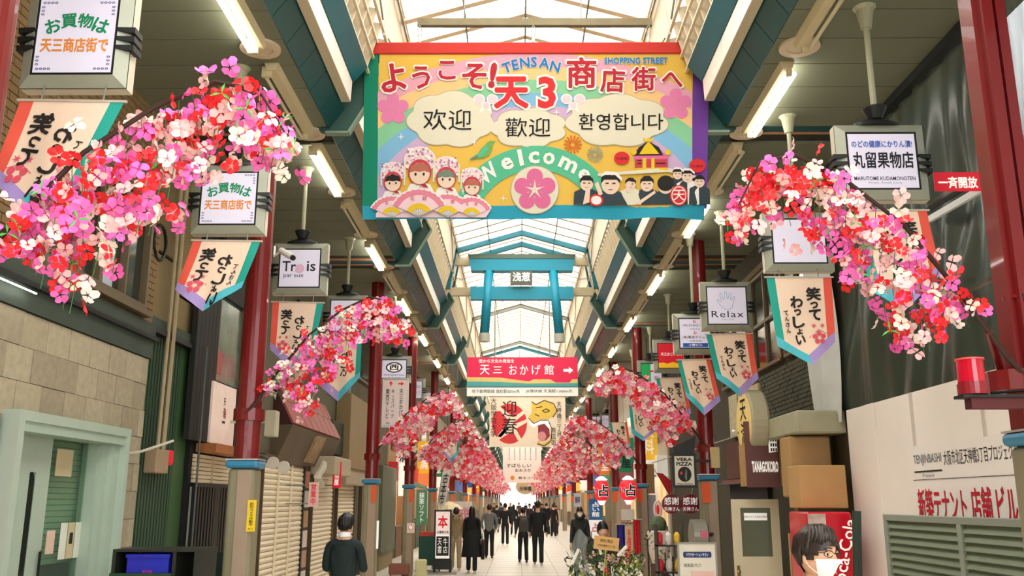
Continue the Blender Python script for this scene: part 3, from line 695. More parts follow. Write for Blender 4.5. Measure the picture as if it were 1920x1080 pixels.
# ================= the great welcome banner (drawn as flat print on cloth at its own place, 9.7 m down the street) =================
BY = 9.7
def BA(zx, zy, k=0):
    p = U(640+zx/2.454, zy/2.454, y=BY)
    wv = .012*math.sin(zx*.011)*max(0, zy-300)/600
    if zy > 940 and zx > 1180: wv += min(1, (zx-1180)/120)* .05*math.sin(zx*.012)*((zy-940)/60)
    # gentle billow; the print lies on it
    return Vector((p.x, p.y+wv-.0022*k, p.z))
bt = thing('welcome_banner', 'huge yellow welcome banner with rainbow, dancers and festival men', 'banner', BA(890, 1000), None)
def bq(x0, y0, x1, y1, name, mat, k=0, nu=12, nv=12, skew=None):
    m = MB(); m.grid(lambda a, b: BA(*(lambda p, q: (p+(skew(q) if skew else 0), q))(x0+(x1-x0)*a, y0+(y1-y0)*b), k), nu, nv); return m.build(name, mat, bt, smooth=True)
def BC(n, c): return M('banner '+n, tuple(int(v*.84) for v in c), .75, var=.02, spec=.15)
yl = BC('yellow', (240, 194, 84)); bcol = dict(pink=BC('pink', (240, 172, 190)), peach=BC('peach', (250, 204, 140)), green=BC('green', (142, 206, 160)), blue=BC('blue', (134, 190, 224)), lav=BC('lavender', (214, 180, 214)), cream=BC('cloud cream', (234, 226, 200)),
    aqua=BC('welcome green', (92, 192, 150)), red=BC('title red', (196, 44, 58)), scar=BC('scarlet', (224, 52, 56)), wht=BC('outline white', (252, 244, 236)), blu=BC('title blue', (34, 124, 190)), ink=BC('black', (30, 28, 26)), flo=BC('flower pink', (236, 134, 178)),
    rose=BC('medallion pink', (228, 112, 160)), skin=BC('face', (246, 214, 190)), gold=BC('gold', (240, 200, 40)), hood=BC('hood red', (204, 70, 80)), hair=BC('hair brown', (190, 110, 90)), dark=BC('dark hair', (44, 40, 38)), slate=BC('happi slate', (58, 70, 76)), lime=BC('bird green', (122, 176, 96)), grey=BC('bird grey', (120, 140, 120)), orr=BC('firework orange', (226, 110, 40)), sil=BC('firework grey', (150, 160, 140)), oline=BC('cloud outline', (196, 180, 140)), fan=BC('fan pink', (238, 140, 160)), petal=BC('hat blossom', (250, 214, 220)), mauve=BC('hat mauve', (188, 130, 160)))
sk = lambda q: -13*(q-205)/800
bq(108, 230, 176, 960, 'green_edge', BC('edge green', (22, 136, 104)), skew=sk, nu=3)
bq(172, 230, 1618, 960, 'yellow_field', yl, skew=lambda q: -8*(q-205)/800, nu=24)
bq(1612, 230, 1686, 960, 'purple_edge', BC('edge purple', (116, 66, 156)), skew=lambda q: -14*(q-205)/800+8, nu=3)
bq(97, 945, 1672, 1008, 'aqua_hem', BC('hem aqua', (48, 164, 190)), k=1, nu=60, nv=4)
m = MB(); a, b = BA(108, 224, -2), BA(1690, 222, -2); m.bar(a, b, .05, .15); bevel(m.build('top_bar', BC('bar red', (216, 66, 58)), bt), .012)
BX0, BX1, BY0, BY1 = 168, 1614, 248, 945
def clip(P):
    def cl(P, ins, cut):
        o = []
        for i in range(len(P)):
            a, b = P[i], P[(i+1) % len(P)]
            if ins(a): o.append(a)
            if ins(a) != ins(b): o.append(cut(a, b))
        return o
    lx = lambda X: lambda a, b: (X, a[1]+(b[1]-a[1])*(X-a[0])/(b[0]-a[0])); ly = lambda Y: lambda a, b: (a[0]+(b[0]-a[0])*(Y-a[1])/(b[1]-a[1]), Y)
    for ins, cut in ((lambda p: p[0] >= BX0, lx(BX0)), (lambda p: p[0] <= BX1, lx(BX1)), (lambda p: p[1] >= BY0, ly(BY0)), (lambda p: p[1] <= BY1, ly(BY1))):
        if P: P = cl(P, ins, cut)
    return P
def band(s0, s1, mat, name, k=1, rx=1080, ry=760, cx=890, cy=1050):
    m = MB(); n = 60
    for i in range(n):
        a, b = PI*i/n, PI*(i+1)/n
        P = clip([(cx-rx*s*math.cos(q), cy-ry*s*math.sin(q)) for s, q in ((s0, a), (s0, b), (s1, b), (s1, a))])
        if len(P) > 2: m.add([BA(x, y, k) for x, y in P], [tuple(range(len(P)))])
    return m.build(name, mat, bt)
for (s0, s1), c in zip(((1.06, .98), (.98, .90), (.90, .82), (.82, .74), (.74, .67)), ('pink', 'peach', 'green', 'blue', 'lav')): band(s0, s1, bcol[c], 'rainbow_band')
def bp(pts, c, k=3, name='printed_shape'):
    P = [BA(x, y, k) for x, y in pts]; m = MB(); m.add(P, [tuple(range(len(P)))]); return m.build(name, bcol[c] if isinstance(c, str) else c, bt)
def bmulti(polys, c, k=3, name='printed_shape'):
    m = MB()
    for i_, pts in enumerate(polys): m.add([BA(x, y, k+.012*(i_ % 40)) for x, y in pts], [tuple(range(len(pts)))])
    return m.build(name, bcol[c] if isinstance(c, str) else c, bt, kind='stuff' if name == 'hat_blossom_print' else None)
def cloud(cx, cy, rx, ry, n=7, ph=0):
    def pts(e): return [(cx+(rx+e)*(.88+.12*abs(math.sin(n*q/2+ph)))*math.cos(q), cy+(ry+e)*(.88+.12*abs(math.sin(n*q/2+ph)))*math.sin(q)) for q in [2*PI*i/84 for i in range(84)]]
    bp(pts(4), 'oline', 3, 'cloud_outline'); bp(pts(0), 'cream', 4, 'cloud_print')
cloud(505, 550, 205, 130, 7, .4); cloud(862, 590, 178, 92, 7, 0); cloud(1268, 555, 240, 122, 7, .6)
def plumf(cx, cy, r, c, k=3, rot=-PI/2):
    bmulti([circ(cx+r*.62*math.cos(rot+2*PI*i/5), cy+r*.62*math.sin(rot+2*PI*i/5), r*.38) for i in range(5)]+[circ(cx, cy, r*.3)], c, k, 'plum_print')
plumf(238, 502, 74, 'flo'); plumf(1538, 482, 74, 'flo')
# welcome arc with medallion
m = MB(); P = []
for i in range(50):
    a = math.radians(200)+math.radians(140)*i/49; P.append(a)
ring = MB()
for a, b in zip(P, P[1:]):
    q = clip([(895+r*math.cos(t), 1072+r*math.sin(t)) for r, t in ((400, a), (400, b), (288, b), (288, a))])
    if len(q) > 2: ring.add([BA(x, y, 4) for x, y in q], [tuple(range(len(q)))])
ring.build('welcome_arc', bcol['aqua'], bt)
def bt_txt(s, cx, cy, h, c, k=6, w=None, bold=.02, rot=0, out=None, ow=.03, name='lettering'):
    if out:
        m = MB(); W = w; v, f, gw, gh = glyphs(s, bold); v2, f2, gw2, gh2 = glyphs(s, bold+ow)
        put_text(m, s, lambda a, b: BA(a, b, k-1), cx, cy, h*gh2/gh, (w*gw2/gw if w else None), bold=bold+ow, rot=rot); m.build('letter_outline', bcol[out], bt)
    m = MB(); put_text(m, s, lambda a, b: BA(a, b, k), cx, cy, h, w, bold=bold, rot=rot); m.build(name, bcol[c], bt)
for ch, ang, h, w in zip('Welcome', (-39, -22.5, -11.5, -1.5, 10, 25.5, 40), (76, 58, 76, 56, 56, 54, 56), (96, 54, 20, 50, 54, 84, 54)):
    a = math.radians(ang); r = 345+(8 if ch in 'Wl' else 0); bt_txt(ch, 895+r*math.sin(a), 1072-r*math.cos(a), h, 'wht', w=w, bold=.03, rot=-a)
bp(circ(890, 876, 112, n=40), 'oline', 5); bp(circ(890, 876, 108, n=40), 'cream', 6); plumf(890, 876, 98, 'rose', 7)
bmulti([[(890+8*math.cos(a+1.4), 876+8*math.sin(a+1.4)), (890+48*math.cos(a), 876+48*math.sin(a)), (890+8*math.cos(a-1.4), 876+8*math.sin(a-1.4))] for a in [-PI/2+2*PI*i/5 for i in range(5)]], 'cream', 8)
# titles
for ch, x, y, h, r in (('よ', 238, 360, 118, .12), ('う', 368, 358, 95, .1), ('こ', 487, 325, 78, 0), ('そ', 612, 352, 105, -.05), ('!', 697, 348, 108, -.15), ('商', 1105, 337, 128, 0), ('店', 1248, 372, 100, -.04), ('街', 1390, 365, 98, 0), ('へ', 1522, 368, 60, -.08)):
    bt_txt(ch, x, y, h*1.12, 'red', bold=.045, rot=r, out='wht', ow=.06)
bt_txt('天', 782, 428, 148, 'scar', bold=.07, out='wht', ow=.06); bt_txt('3', 946, 428, 148, 'scar', bold=.035, out='wht', ow=.05)
for ch, x, y, r in (('T', 762, 313, .32), ('E', 800, 300, .2), ('N', 844, 291, .1), ('S', 886, 287, 0), ('A', 934, 292, -.12), ('N', 984, 308, -.25)): bt_txt(ch, x, y, 48, 'blu', bold=.03, rot=r, out='wht', ow=.03)
bt_txt('SHOPPING STREET', 1355, 281, 30, 'blu', w=292, bold=.03, out='wht', ow=.03)
bt_txt('欢迎', 488, 553, 96, 'ink', w=222, bold=.0); bt_txt('歡迎', 858, 588, 88, 'ink', w=208, bold=.0); bt_txt('환영합니다', 1286, 562, 76, 'ink', w=388, bold=.012)
# pink ribbon knots
for cx in (665, 1066):
    bmulti([circ(cx-30, 458, 27, 24), circ(cx+30, 458, 27, 24), circ(cx, 490, 22, 20), [(cx-20, 495), (cx-34, 528), (cx-6, 505)], [(cx+6, 505), (cx+30, 526), (cx+20, 495)]], 'wht', 5)
    bmulti([circ(cx-30, 458, 22, 19), circ(cx+30, 458, 22, 19), circ(cx, 488, 15, 15)], 'petal', 6)
# fireworks, sparkles, bird
def burst(cx, cy, r0, r1, n, c, w=5):
    bmulti([[(cx+r0*math.cos(a)-w*.3*math.sin(a), cy+r0*math.sin(a)+w*.3*math.cos(a)), (cx+r1*math.cos(a)-w*math.sin(a)*.6, cy+r1*math.sin(a)+w*.6*math.cos(a)), (cx+r1*math.cos(a)+w*.6*math.sin(a), cy+r1*math.sin(a)-w*.6*math.cos(a)), (cx+r0*math.cos(a)+w*.3*math.sin(a), cy+r0*math.sin(a)-w*.3*math.cos(a))] for a in [2*PI*i/n for i in range(n)]], c, 5, 'firework_print')
burst(1065, 667, 10, 42, 14, 'orr', 7); burst(1167, 712, 8, 38, 18, 'sil', 4)
for x, y in ((275, 632), (612, 655), (745, 912), (990, 520), (560, 880)): bmulti([[(x-18, y), (x, y-3), (x+18, y), (x, y+3)], [(x, y-20), (x+3, y), (x, y+20), (x-3, y)]], 'wht', 5, 'sparkle_print')
bp([(588, 735), (625, 715), (640, 690), (662, 668), (672, 655), (690, 648), (712, 652), (696, 664), (694, 690), (680, 715), (655, 728), (620, 732)], 'lime', 6, 'bird_print'); bp([(598, 728), (640, 700), (668, 664), (676, 690), (650, 720), (622, 726)], 'aqua', 7, 'bird_print'); bp([(588, 735), (625, 715), (630, 722), (600, 738)], 'grey', 8, 'bird_print')
# dancers with blossom hats and fans
rb = random.Random(5)
def dancer(cx, cy, s, hair):
    bp(circ(cx, cy-48*s, 62*s, 52*s, 30), 'wht', 7, 'dancer_print')
    bp([(cx-60*s, cy+90*s), (cx-40*s, cy+48*s), (cx, cy+34*s), (cx+40*s, cy+48*s), (cx+62*s, cy+90*s), (cx+50*s, cy+130*s), (cx-50*s, cy+130*s)], 'wht', 7, 'dancer_print')
    bp(circ(cx, cy-48*s, 58*s, 48*s, 30), 'petal', 8, 'dancer_print')
    bmulti([circ(cx+rb.uniform(-52, 52)*s, cy-50*s+rb.uniform(-42, 34)*s, 5*s, n=6) for _ in range(34)], 'mauve', 9, 'hat_blossom_print')
    bmulti([circ(cx+rb.uniform(-52, 52)*s, cy-50*s+rb.uniform(-42, 34)*s, 6*s, n=6) for _ in range(26)], 'wht', 10, 'hat_blossom_print')
    for sx in (-1, 1): bp([(cx+sx*54*s, cy-50*s), (cx+sx*62*s, cy-50*s), (cx+sx*62*s, cy+20*s), (cx+sx*54*s, cy+20*s)], 'cream', 11, 'dancer_print')
    bp(circ(cx, cy, 46*s, 50*s, 28), 'hood', 11, 'dancer_print'); bp(circ(cx, cy+6*s, 39*s, 42*s, 28), 'skin', 12, 'dancer_print')
    bp([(cx-39*s, cy+2*s), (cx-34*s, cy-24*s), (cx, cy-37*s), (cx+34*s, cy-24*s), (cx+39*s, cy+2*s), (cx+20*s, cy-4*s), (cx, cy-1*s), (cx-20*s, cy-4*s)], hair, 13, 'dancer_print')
    bmulti([circ(cx-16*s, cy+9*s, 4.5*s, 6*s, 10), circ(cx+16*s, cy+9*s, 4.5*s, 6*s, 10)], 'dark', 14, 'dancer_print')
    bmulti([[(cx+2*s, cy+50*s), (cx+22*s, cy+46*s), (cx+34*s, cy+62*s), (cx+14*s, cy+58*s)], [(cx, cy+52*s), (cx+14*s, cy+84*s), (cx+4*s, cy+86*s)]], 'red', 13, 'dancer_print')
dancer(238, 838, .92, 'dark'); dancer(602, 858, .86, 'hair'); dancer(484, 822, 1.0, 'grey'); dancer(362, 796, 1.18, 'hair')
def fan(cx, cy, r, k=15):
    n = 22; A = [math.radians(205+130*i/n) for i in range(n+1)]
    o = [(cx+(r+(5 if i % 2 else 0))*math.cos(a), cy+(r+(5 if i % 2 else 0))*math.sin(a)*.92) for i, a in enumerate(A)]
    sec = lambda ro, ri: [(cx+ro*math.cos(a), cy+ro*math.sin(a)*.92) for a in A]+[(cx+ri*math.cos(a), cy+ri*math.sin(a)*.92) for a in reversed(A)]
    bp([(cx+(r+10)*math.cos(a), cy+(r+10)*math.sin(a)*.92) for a in A]+[(cx, cy+4)], 'wht', k, 'fan_print')
    bp(o+[(cx, cy)], 'fan', k+1, 'fan_print'); bp(sec(r*.80, r*.1), 'petal', k+2, 'fan_print'); bp(sec(r*.48, r*.1), 'gold', k+3, 'fan_print'); bp(sec(r*.26, 0), 'wht', k+4, 'fan_print')
    bmulti([[(cx, cy), (cx+r*.27*math.cos(a-.04), cy+r*.25*math.sin(a-.04)), (cx+r*.27*math.cos(a+.04), cy+r*.25*math.sin(a+.04))] for a in A[2::3]], 'dark', k+5, 'fan_print')
    bt_txt('花', cx-r*.22, cy-r*.62, r*.16, 'hood', k=k+5, bold=0); bt_txt('娘', cx+r*.22, cy-r*.62, r*.16, 'hood', k=k+5, bold=0)
bp([(160, 985), (210, 930), (650, 930), (690, 965), (665, 1003), (160, 1003)], 'petal', 14, 'dancer_print')
fan(232, 1000, 98); fan(600, 1000, 92); fan(490, 1000, 106); fan(358, 1000, 128, 21)
# festival shrine and its bearers
def rect(x0, y0, x1, y1): return [(x0, y0), (x1, y0), (x1, y1), (x0, y1)]
bp([(1340, 700), (1350, 742), (1500, 742), (1512, 700), (1500, 725), (1465, 690), (1355, 690)], 'rose', 7); bp(rect(1350, 735, 1500, 775), 'hood', 8, 'shrine_print')
bp([(1345, 718), (1368, 680), (1400, 660), (1425, 660), (1460, 680), (1480, 718)], 'dark', 8, 'shrine_print'); bp([(1370, 712), (1395, 672), (1412, 655), (1430, 672), (1462, 712)], 'gold', 9, 'shrine_print')
bmulti([rect(1385, 730, 1402, 782), rect(1425, 730, 1440, 782), rect(1352, 775, 1500, 786), circ(1345, 702, 13), circ(1500, 705, 13), [(1395, 655), (1385, 635), (1405, 645), (1410, 630), (1418, 645), (1438, 635), (1428, 655)]], 'gold', 10, 'shrine_print')
bmulti([rect(1360, 786, 1390, 796), rect(1405, 786, 1445, 798), rect(1362, 738, 1380, 742), rect(1362, 752, 1380, 756), rect(1445, 752, 1490, 757)], 'dark', 10, 'shrine_print')
bp(circ(1290, 729, 36, 30), 'scar', 8, 'paddle_fan_print'); bp(circ(1636, 766, 38, 32), 'scar', 8, 'paddle_fan_print'); bt_txt('天三商店街', 1290, 731, 12, 'dark', w=52, bold=0, k=10); bt_txt('天三商店街', 1636, 768, 12, 'dark', w=54, bold=0, k=10)
bmulti([[(1180, 800), (1500, 776), (1660, 820), (1660, 832), (1500, 795), (1180, 812)]], 'cream', 9, 'pole_print')
def bearer(cx, cy, r, hairc='dark', bodyc='slate', band=False, face=True):
    bp([(cx-r*2.0, 945), (cx-r*1.9, cy+r*1.3), (cx-r*.9, cy+r*.8), (cx+r*.9, cy+r*.8), (cx+r*2.0, cy+r*1.4), (cx+r*2.1, 945)], bodyc, 10, 'bearer_print')
    bp(circ(cx, cy, r, r*1.15), 'skin', 11, 'bearer_print')
    bp([(cx-r*1.05, cy), (cx-r*1.0, cy-r*.7), (cx-r*.4, cy-r*1.25), (cx+r*.4, cy-r*1.25), (cx+r*1.0, cy-r*.7), (cx+r*1.05, cy), (cx+r*.7, cy-r*.45), (cx-r*.7, cy-r*.45)] if face else circ(cx, cy-r*.2, r*1.05, r*1.0), hairc, 12, 'bearer_print')
    if face: bmulti([rect(cx-r*.55, cy-r*.12, cx-r*.2, cy+r*.02), rect(cx+r*.2, cy-r*.12, cx+r*.55, cy+r*.02), rect(cx-r*.25, cy+r*.6, cx+r*.25, cy+r*.66)], 'dark', 13, 'bearer_print')
    if band: bp([(cx-r*1.15, cy-r*.7), (cx-r*.6, cy-r*1.35), (cx+r*.6, cy-r*1.3), (cx+r*1.3, cy-r*.6), (cx+r*1.2, cy-r*.3), (cx+r*.5, cy-r*.95), (cx-r*.6, cy-r*.95)], 'wht', 14, 'bearer_print')
bearer(1590, 815, 26, band=True, bodyc='wht'); bearer(1645, 840, 24, bodyc='slate'); bearer(1545, 805, 22, band=True, bodyc='slate'); bearer(1330, 850, 24, bodyc='cream'); bearer(1405, 850, 30); bearer(1128, 848, 30, bodyc='slate')
bearer(1238, 848, 42, band=True); bearer(1490, 855, 36, face=False)
bmulti([circ(1550, 905, 40, 48)], 'scar', 14, 'bearer_print'); bmulti([circ(1550, 905, 34, 42)], 'wht', 15, 'bearer_print'); bmulti([circ(1550, 905, 30, 37)], 'scar', 16, 'bearer_print'); bt_txt('天', 1550, 905, 50, 'wht', k=17); bp(circ(1172, 925, 32, 28), 'scar', 14); bp(circ(1172, 925, 24, 20), 'wht', 15)
bmulti([[(1110, 945), (1128, 860), (1145, 862), (1140, 935)], [(1165, 850), (1185, 905), (1202, 895), (1180, 838)], [(1305, 880), (1320, 835), (1335, 838), (1322, 890)], [(1350, 940), (1440, 880), (1445, 892), (1370, 945)]], 'skin', 13, 'bearer_print')
# hanging bar, hooks
m = MB(); m.bar(U(783, 43, y=9.85), U(1222, 43, y=9.85), .07, .09); tag(m.build('banner_hanging_bar', M('weathered steel bar', (128, 118, 92), .6, .3, var=.2)), 'long grey steel bar the welcome banner hangs from', 'bar')
for kx in (787, 1000, 1216):
    t = thing('banner_hook', {787: 'steel hook at the left end of the banner bar', 1000: 'steel hook at the middle of the banner bar', 1216: 'steel hook at the right end of the banner bar'}[kx], 'hook', U(kx, 50, y=9.82))
    a, b, c = U(kx, 47, y=9.82), U(kx, 68, y=9.78), U(kx, 90, y=9.72); dx = Vector((.022, 0, 0))
    m = MB(); m.tube([a, a.lerp(b, .3)+dx, b+dx*.8, b-dx*.8, a.lerp(b, .3)-dx, a], .006, 6); m.build('link', grey_m, t)
    m = MB(); m.tube([b, b.lerp(c, .5)], .016, 8); m.build('turnbuckle', steelw_m, t)
    m = MB(); m.tube([b.lerp(c, .5), c], .01, 6); m.ball(c, .016, 8, 6); m.build('eye_bolt', steelw_m, t)
for kx in (870, 1090):
    a = U(kx, 40, y=9.85); m = MB(); m.tube([a, (a.x, a.y, H(6.38))], .008, 5); tag(m.build('hanger_wire', grey_m), 'thin hanger wire from the roof to the %s half of the banner bar' % ('left' if kx < 1000 else 'right'), 'wire')
# ================= torii and cross beams =================
ty = 21.55
def TQ(px, py, y=ty): return U(px, py, y=y)
torii_m = M('torii blue', (24, 142, 170), .45, var=.06, scale=2); tcap = M('torii grey green cap', (84, 104, 92), .5)
t = thing('hanging_torii', 'blue shrine gate frame hung across the arcade', 'torii', TQ(977, 640))
def slab(name, pts, mat, y0, th, par):
    m = MB(); m.prism([U(*q, y=y0) for q in pts], (0, th, 0)); return m.build(name, mat, par)
slab('cap_beam', [(877, 476), (1080, 476), (1077, 484.5), (880, 484.5)], tcap, ty-.02, .34, t)
slab('top_lintel', [(879, 484), (1078, 484), (1074, 507), (883, 507)], torii_m, ty, .28, t)
slab('tie_beam', [(882, 537), (1075, 537), (1075, 561), (882, 561)], torii_m, ty+.03, .2, t)
for a, b in (((917, 506), (908, 624)), ((1037, 506), (1049, 625))):
    m = MB(); m.tube([TQ(*a)+Vector((0, .1, 0)), TQ(*b)+Vector((0, .1, 0))], .115, 16); m.build('post', torii_m, t, smooth=True)
    a2 = TQ(*b)+Vector((0, .1, 0)); m = MB(); m.tube([a2, a2+Vector((.003, 0, -.2))], .13, 16); m.build('post_foot', M('pale post foot', (186, 184, 170), .5), t)
c1, c2 = TQ(957, 509), TQ(998, 533)
tq = slab('name_plate', [(957, 508), (998, 508), (998, 534), (957, 534)], M('plate grey', (88, 90, 80), .5), ty-.1, .05, t)
fnp = lambda a, b, k=0: (lambda p: Vector((p.x, ty-.105-.002*k, p.z)))(TQ(a, b))
word(tq, '浅葱', fnp, 977.5, 521, 17, M('plate white', (245, 245, 240), .5, emit=.1), 33, k=1, bold=.05)
for py, nm in ((547.5, 'lower'), (491, 'upper')):
    a = U(842 if nm == 'lower' else 852, py, y=21.95); b = U(1116 if nm == 'lower' else 1104, py, y=21.95)
    m = MB(); m.bar(a, b, .14, .20); tag(m.build('cross_beam', beige_m), '%s cream cross beam behind the blue torii' % nm, 'beam')
# ================= red gallery sign =================
gy = 27.9
t = thing('gallery_sign', 'red hanging sign with white characters and a right arrow', 'sign', U(980, 742, y=gy))
a, b = U(876, 670, y=gy), U(1084, 742, y=gy); sw, sh = b.x-a.x, a.z-b.z
GF = lambda u, v, k=0: Vector((a.x+u*sw/200, gy-.003-.002*k, a.z-v*sh/70))
m = MB(); m.box(a.x, b.x, gy, gy+.15, b.z, a.z); m.build('board', M('sign box cream', (246, 240, 228), .4, emit=.12, var=.02), t)  # faint glow put into the board to lighten it
gm = MB()
patch(t, [(0, 0), (200, 0), (200, 40), (190, 40), (185, 46), (160, 46), (150, 40), (120, 40), (112, 44), (80, 40), (60, 37), (0, 36)], GF, M('gallery red', (222, 38, 78), .45, emit=.12), 1)
patch(t, [(0, 35), (60, 36), (80, 40), (112, 43), (120, 39), (150, 39), (160, 45), (185, 45), (190, 40), (200, 40), (200, 50), (0, 50)], GF, M('gallery yellow', (246, 216, 130), .5), 0)
patch(t, [(0, 44), (60, 45), (110, 48), (200, 47), (200, 54), (0, 54)], GF, M('gallery teal', (90, 180, 178), .5), 2)
patch(t, [(0, 53), (200, 53), (200, 55), (0, 55)], GF, M('gallery grey line', (90, 120, 130), .5), 3)
gw = M('gallery white', (252, 240, 226), .5, emit=.2)
word(t, '街から文化の発信を', GF, 53, 7, 7, gw, 64, k=4, bold=.02)
for s_, x_, w_ in (('天', 32, 17), ('三', 55, 16), ('お', 83, 15), ('か', 103, 15), ('げ', 125, 16), ('館', 148, 17)): word(t, s_, GF, x_, 23, 18 if s_ != '三' else 12, gw, w_, k=4, bold=.01)
patch(t, [(174, 21.5), (184, 21.5), (184, 17.5), (192, 24), (184, 30.5), (184, 26.5), (174, 26.5)], GF, gw, 4)
word(t, '地下鉄堺筋線 扇町駅500m先', GF, 52, 62, 7, INK, 86, k=4); word(t, 'JR環状線 天満駅1,000m先', GF, 148, 62, 7, INK, 84, k=4)
for q in (.25, .75):
    x_ = a.x+sw*q; m = MB(); m.tube([(x_, gy+.08, a.z), (x_, gy+.08, H(6.3))], .02, 6); m.build('hanger', grey_m, t)
# ================= tiger new year banner =================
ny = 38.0
p0, p1 = U(918, 743, y=ny), U(1061, 838, y=ny); sw, sh = p1.x-p0.x, p0.z-p1.z
t = thing('spring_greeting_banner', 'cream banner with a red disc and a roaring yellow tiger', 'banner', ((p0.x+p1.x)/2, ny, p1.z))
NF = lambda u, v, k=0: Vector((p0.x+u*sw/144, ny-.004*k, p0.z-v*sh/96))
m = MB(); m.grid(lambda a, b: NF(a*144, b*96), 24, 4); m.build('cloth', M('cream banner cloth', (250, 232, 208), .7, var=.03), t, smooth=True)
patch(t, circ(38, 52, 33, 38, 36), NF, M('disc red', (222, 58, 62), .6), 1)
for P in ([(0, 30), (20, 20), (45, 40), (75, 20), (76, 26), (48, 48), (22, 78), (14, 76), (38, 48), (20, 28)], [(30, 60), (75, 42), (76, 47), (50, 62), (62, 84), (56, 88), (44, 66), (10, 88), (8, 84)]): patch(t, P, NF, M('cream banner cloth', (250, 232, 208)), 2)
word(t, '迎春', NF, 38, 40, 64, INK, 28, k=3, vert=True, bold=.0); word(t, '大阪学院大学', NF, 8, 40, 74, INK, 11, k=3, vert=True); word(t, '天神橋三丁目', NF, 132, 44, 66, INK, 9, k=3, vert=True); word(t, '商店街', NF, 121, 76, 34, INK, 9, k=3, vert=True)
patch(t, [(80, 10), (88, 16), (104, 8), (122, 14), (128, 28), (122, 38), (108, 44), (92, 44), (84, 52), (78, 50), (74, 40), (80, 32)], NF, M('tiger yellow', (240, 204, 90), .6), 2)
patch(t, [(74, 42), (82, 52), (94, 46), (112, 46), (116, 62), (110, 60), (104, 52), (92, 54), (84, 60), (76, 54)], NF, WHT, 3); patch(t, [(92, 56), (104, 52), (113, 62), (114, 76), (106, 84), (94, 82), (92, 70)], NF, M('mouth maroon', (150, 60, 70), .6), 3); patch(t, circ(99, 76, 8, 9), NF, M('tongue pink', (226, 150, 150), .6), 4)
patch(t, [(92, 84), (100, 90), (112, 84), (118, 74), (114, 90), (100, 95), (90, 90)], NF, M('tiger yellow', (240, 204, 90), .6), 3)
m = MB()
for L_ in ([(80, 10), (88, 16), (104, 8), (122, 14), (128, 28), (120, 40)], [(74, 42), (84, 52), (96, 46), (112, 46)], [(100, 28), (108, 24), (114, 28), (106, 31), (100, 28)], [(88, 22), (100, 20)], [(86, 34), (94, 38)], [(112, 48), (118, 62), (116, 84), (104, 94), (90, 90)]):
    for u, v in zip(L_, L_[1:]):
        d = Vector((v[0]-u[0], v[1]-u[1])); nn = Vector((-d.y, d.x)).normalized()*.7; m.add([NF(u[0]-nn.x, u[1]-nn.y, 5), NF(u[0]+nn.x, u[1]+nn.y, 5), NF(v[0]+nn.x, v[1]+nn.y, 5), NF(v[0]-nn.x, v[1]-nn.y, 5)], [(0, 1, 2, 3)])
m.build('tiger_outline', INK, t)
m = MB(); m.tube([NF(-2, 0), NF(146, 0)], .03, 6); m.build('top_rod', grey_m, t)
for u in (10, 134): m = MB(); m.tube([NF(u, 0), NF(u, 0)+Vector((0, 0, H(6.35)-p0.z))], .015, 5); m.build('hanger', grey_m, t)
# pale vertical-text banner farther on and round sign at the end
fy = 72
p0, p1 = U(943, 835, y=fy), U(1015, 905, y=fy)
t = thing('pale_greeting_banner', 'pale banner with small vertical writing beyond the tiger banner', 'banner', ((p0.x+p1.x)/2, fy, p1.z)); sw2, sh2 = p1.x-p0.x, p0.z-p1.z
PF = lambda u, v, k=0: Vector((p0.x+u*sw2/72, fy-.01-.006*k, p0.z-v*sh2/70))
m = MB(); m.box(p0.x, p1.x, fy, fy+.04, p1.z, p0.z); m.build('cloth', M('pale pink cloth', (250, 226, 214), .7), t)
for i in range(6): word(t, '天神橋筋商店街の春', PF, 62-10*i, 15, 26, GREYI, 2.4, vert=True)
word(t, 'すばらしい', PF, 30, 38, 7, INK, 46, bold=.02); word(t, 'おおさか', PF, 38, 47, 6, INK, 30, bold=.02); patch(t, circ(18, 61, 4), PF, OR); word(t, '春まつり', PF, 44, 61, 5, INK, 30)
for u in (8, 64): m = MB(); m.tube([PF(u, 0), PF(u, 0)+Vector((0, 0, H(6.35)-p0.z))], .02, 5); m.build('hanger', grey_m, t)
for yy, lab in ((100, 'round cream sign with dark writing at the far end of the arcade'),):
    c = U(985, 912, y=yy); t = thing('round_sign', lab, 'sign', c); m = MB(); m.lathe((c.x, yy, c.z), [(0, -.1), (1.05, -.1), (1.05, .1), (0, .1)], 28, axis='y', sy=.8); m.build('disc', M('tan disc', (206, 176, 140), .5), t); word(t, '天神橋', lambda a, b, k=0: Vector((c.x+a, yy-.12, c.z-b)), 0, .25, .5, INK, 1.3, bold=.03)
    m = MB(); m.tube([(c.x, yy, c.z+.8), (c.x, yy, H(6.5))], .03, 6); m.build('hanger', grey_m, t)
# ================= left side of the street =================
XL = -4.0
def FR(px0, py0, px1, py1, X):
    """rectangle on the facade plane x=X from picture corners: y0 (near), y1 (far), z0, z1 measured on the edge nearer the camera"""
    pm = (py0+py1)/2; a, b = U(px0, py0, x=X), U(px0, py1, x=X); c = U(px1, pm, x=X); d = U(px0, pm, x=X)
    return (min(d.y, c.y), max(d.y, c.y), min(a.z, b.z), max(a.z, b.z))
def wall_mesh(x0, x1, y0, y1, z0, z1): return MB().box(x0, x1, y0, y1, z0, z1)
stone_m = [M('speckled stone %d' % i, c, .8, var=.18, scale=14, bump=.3) for i, c in enumerate(((172, 160, 134), (162, 150, 126), (180, 168, 142)))]
brick_m = M('tan brick', (140, 112, 74), .8, var=.22, scale=5, bump=.2); mort_m = M('dark mortar', (70, 58, 42), .9)
band_m = M('green grey stone band', (64, 76, 66), .6, var=.2, scale=4)
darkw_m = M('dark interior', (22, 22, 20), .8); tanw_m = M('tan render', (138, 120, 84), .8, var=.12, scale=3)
YA = 9.75
wl = thing('wall_left', None, None, (XL, 2, 0), kind='structure')
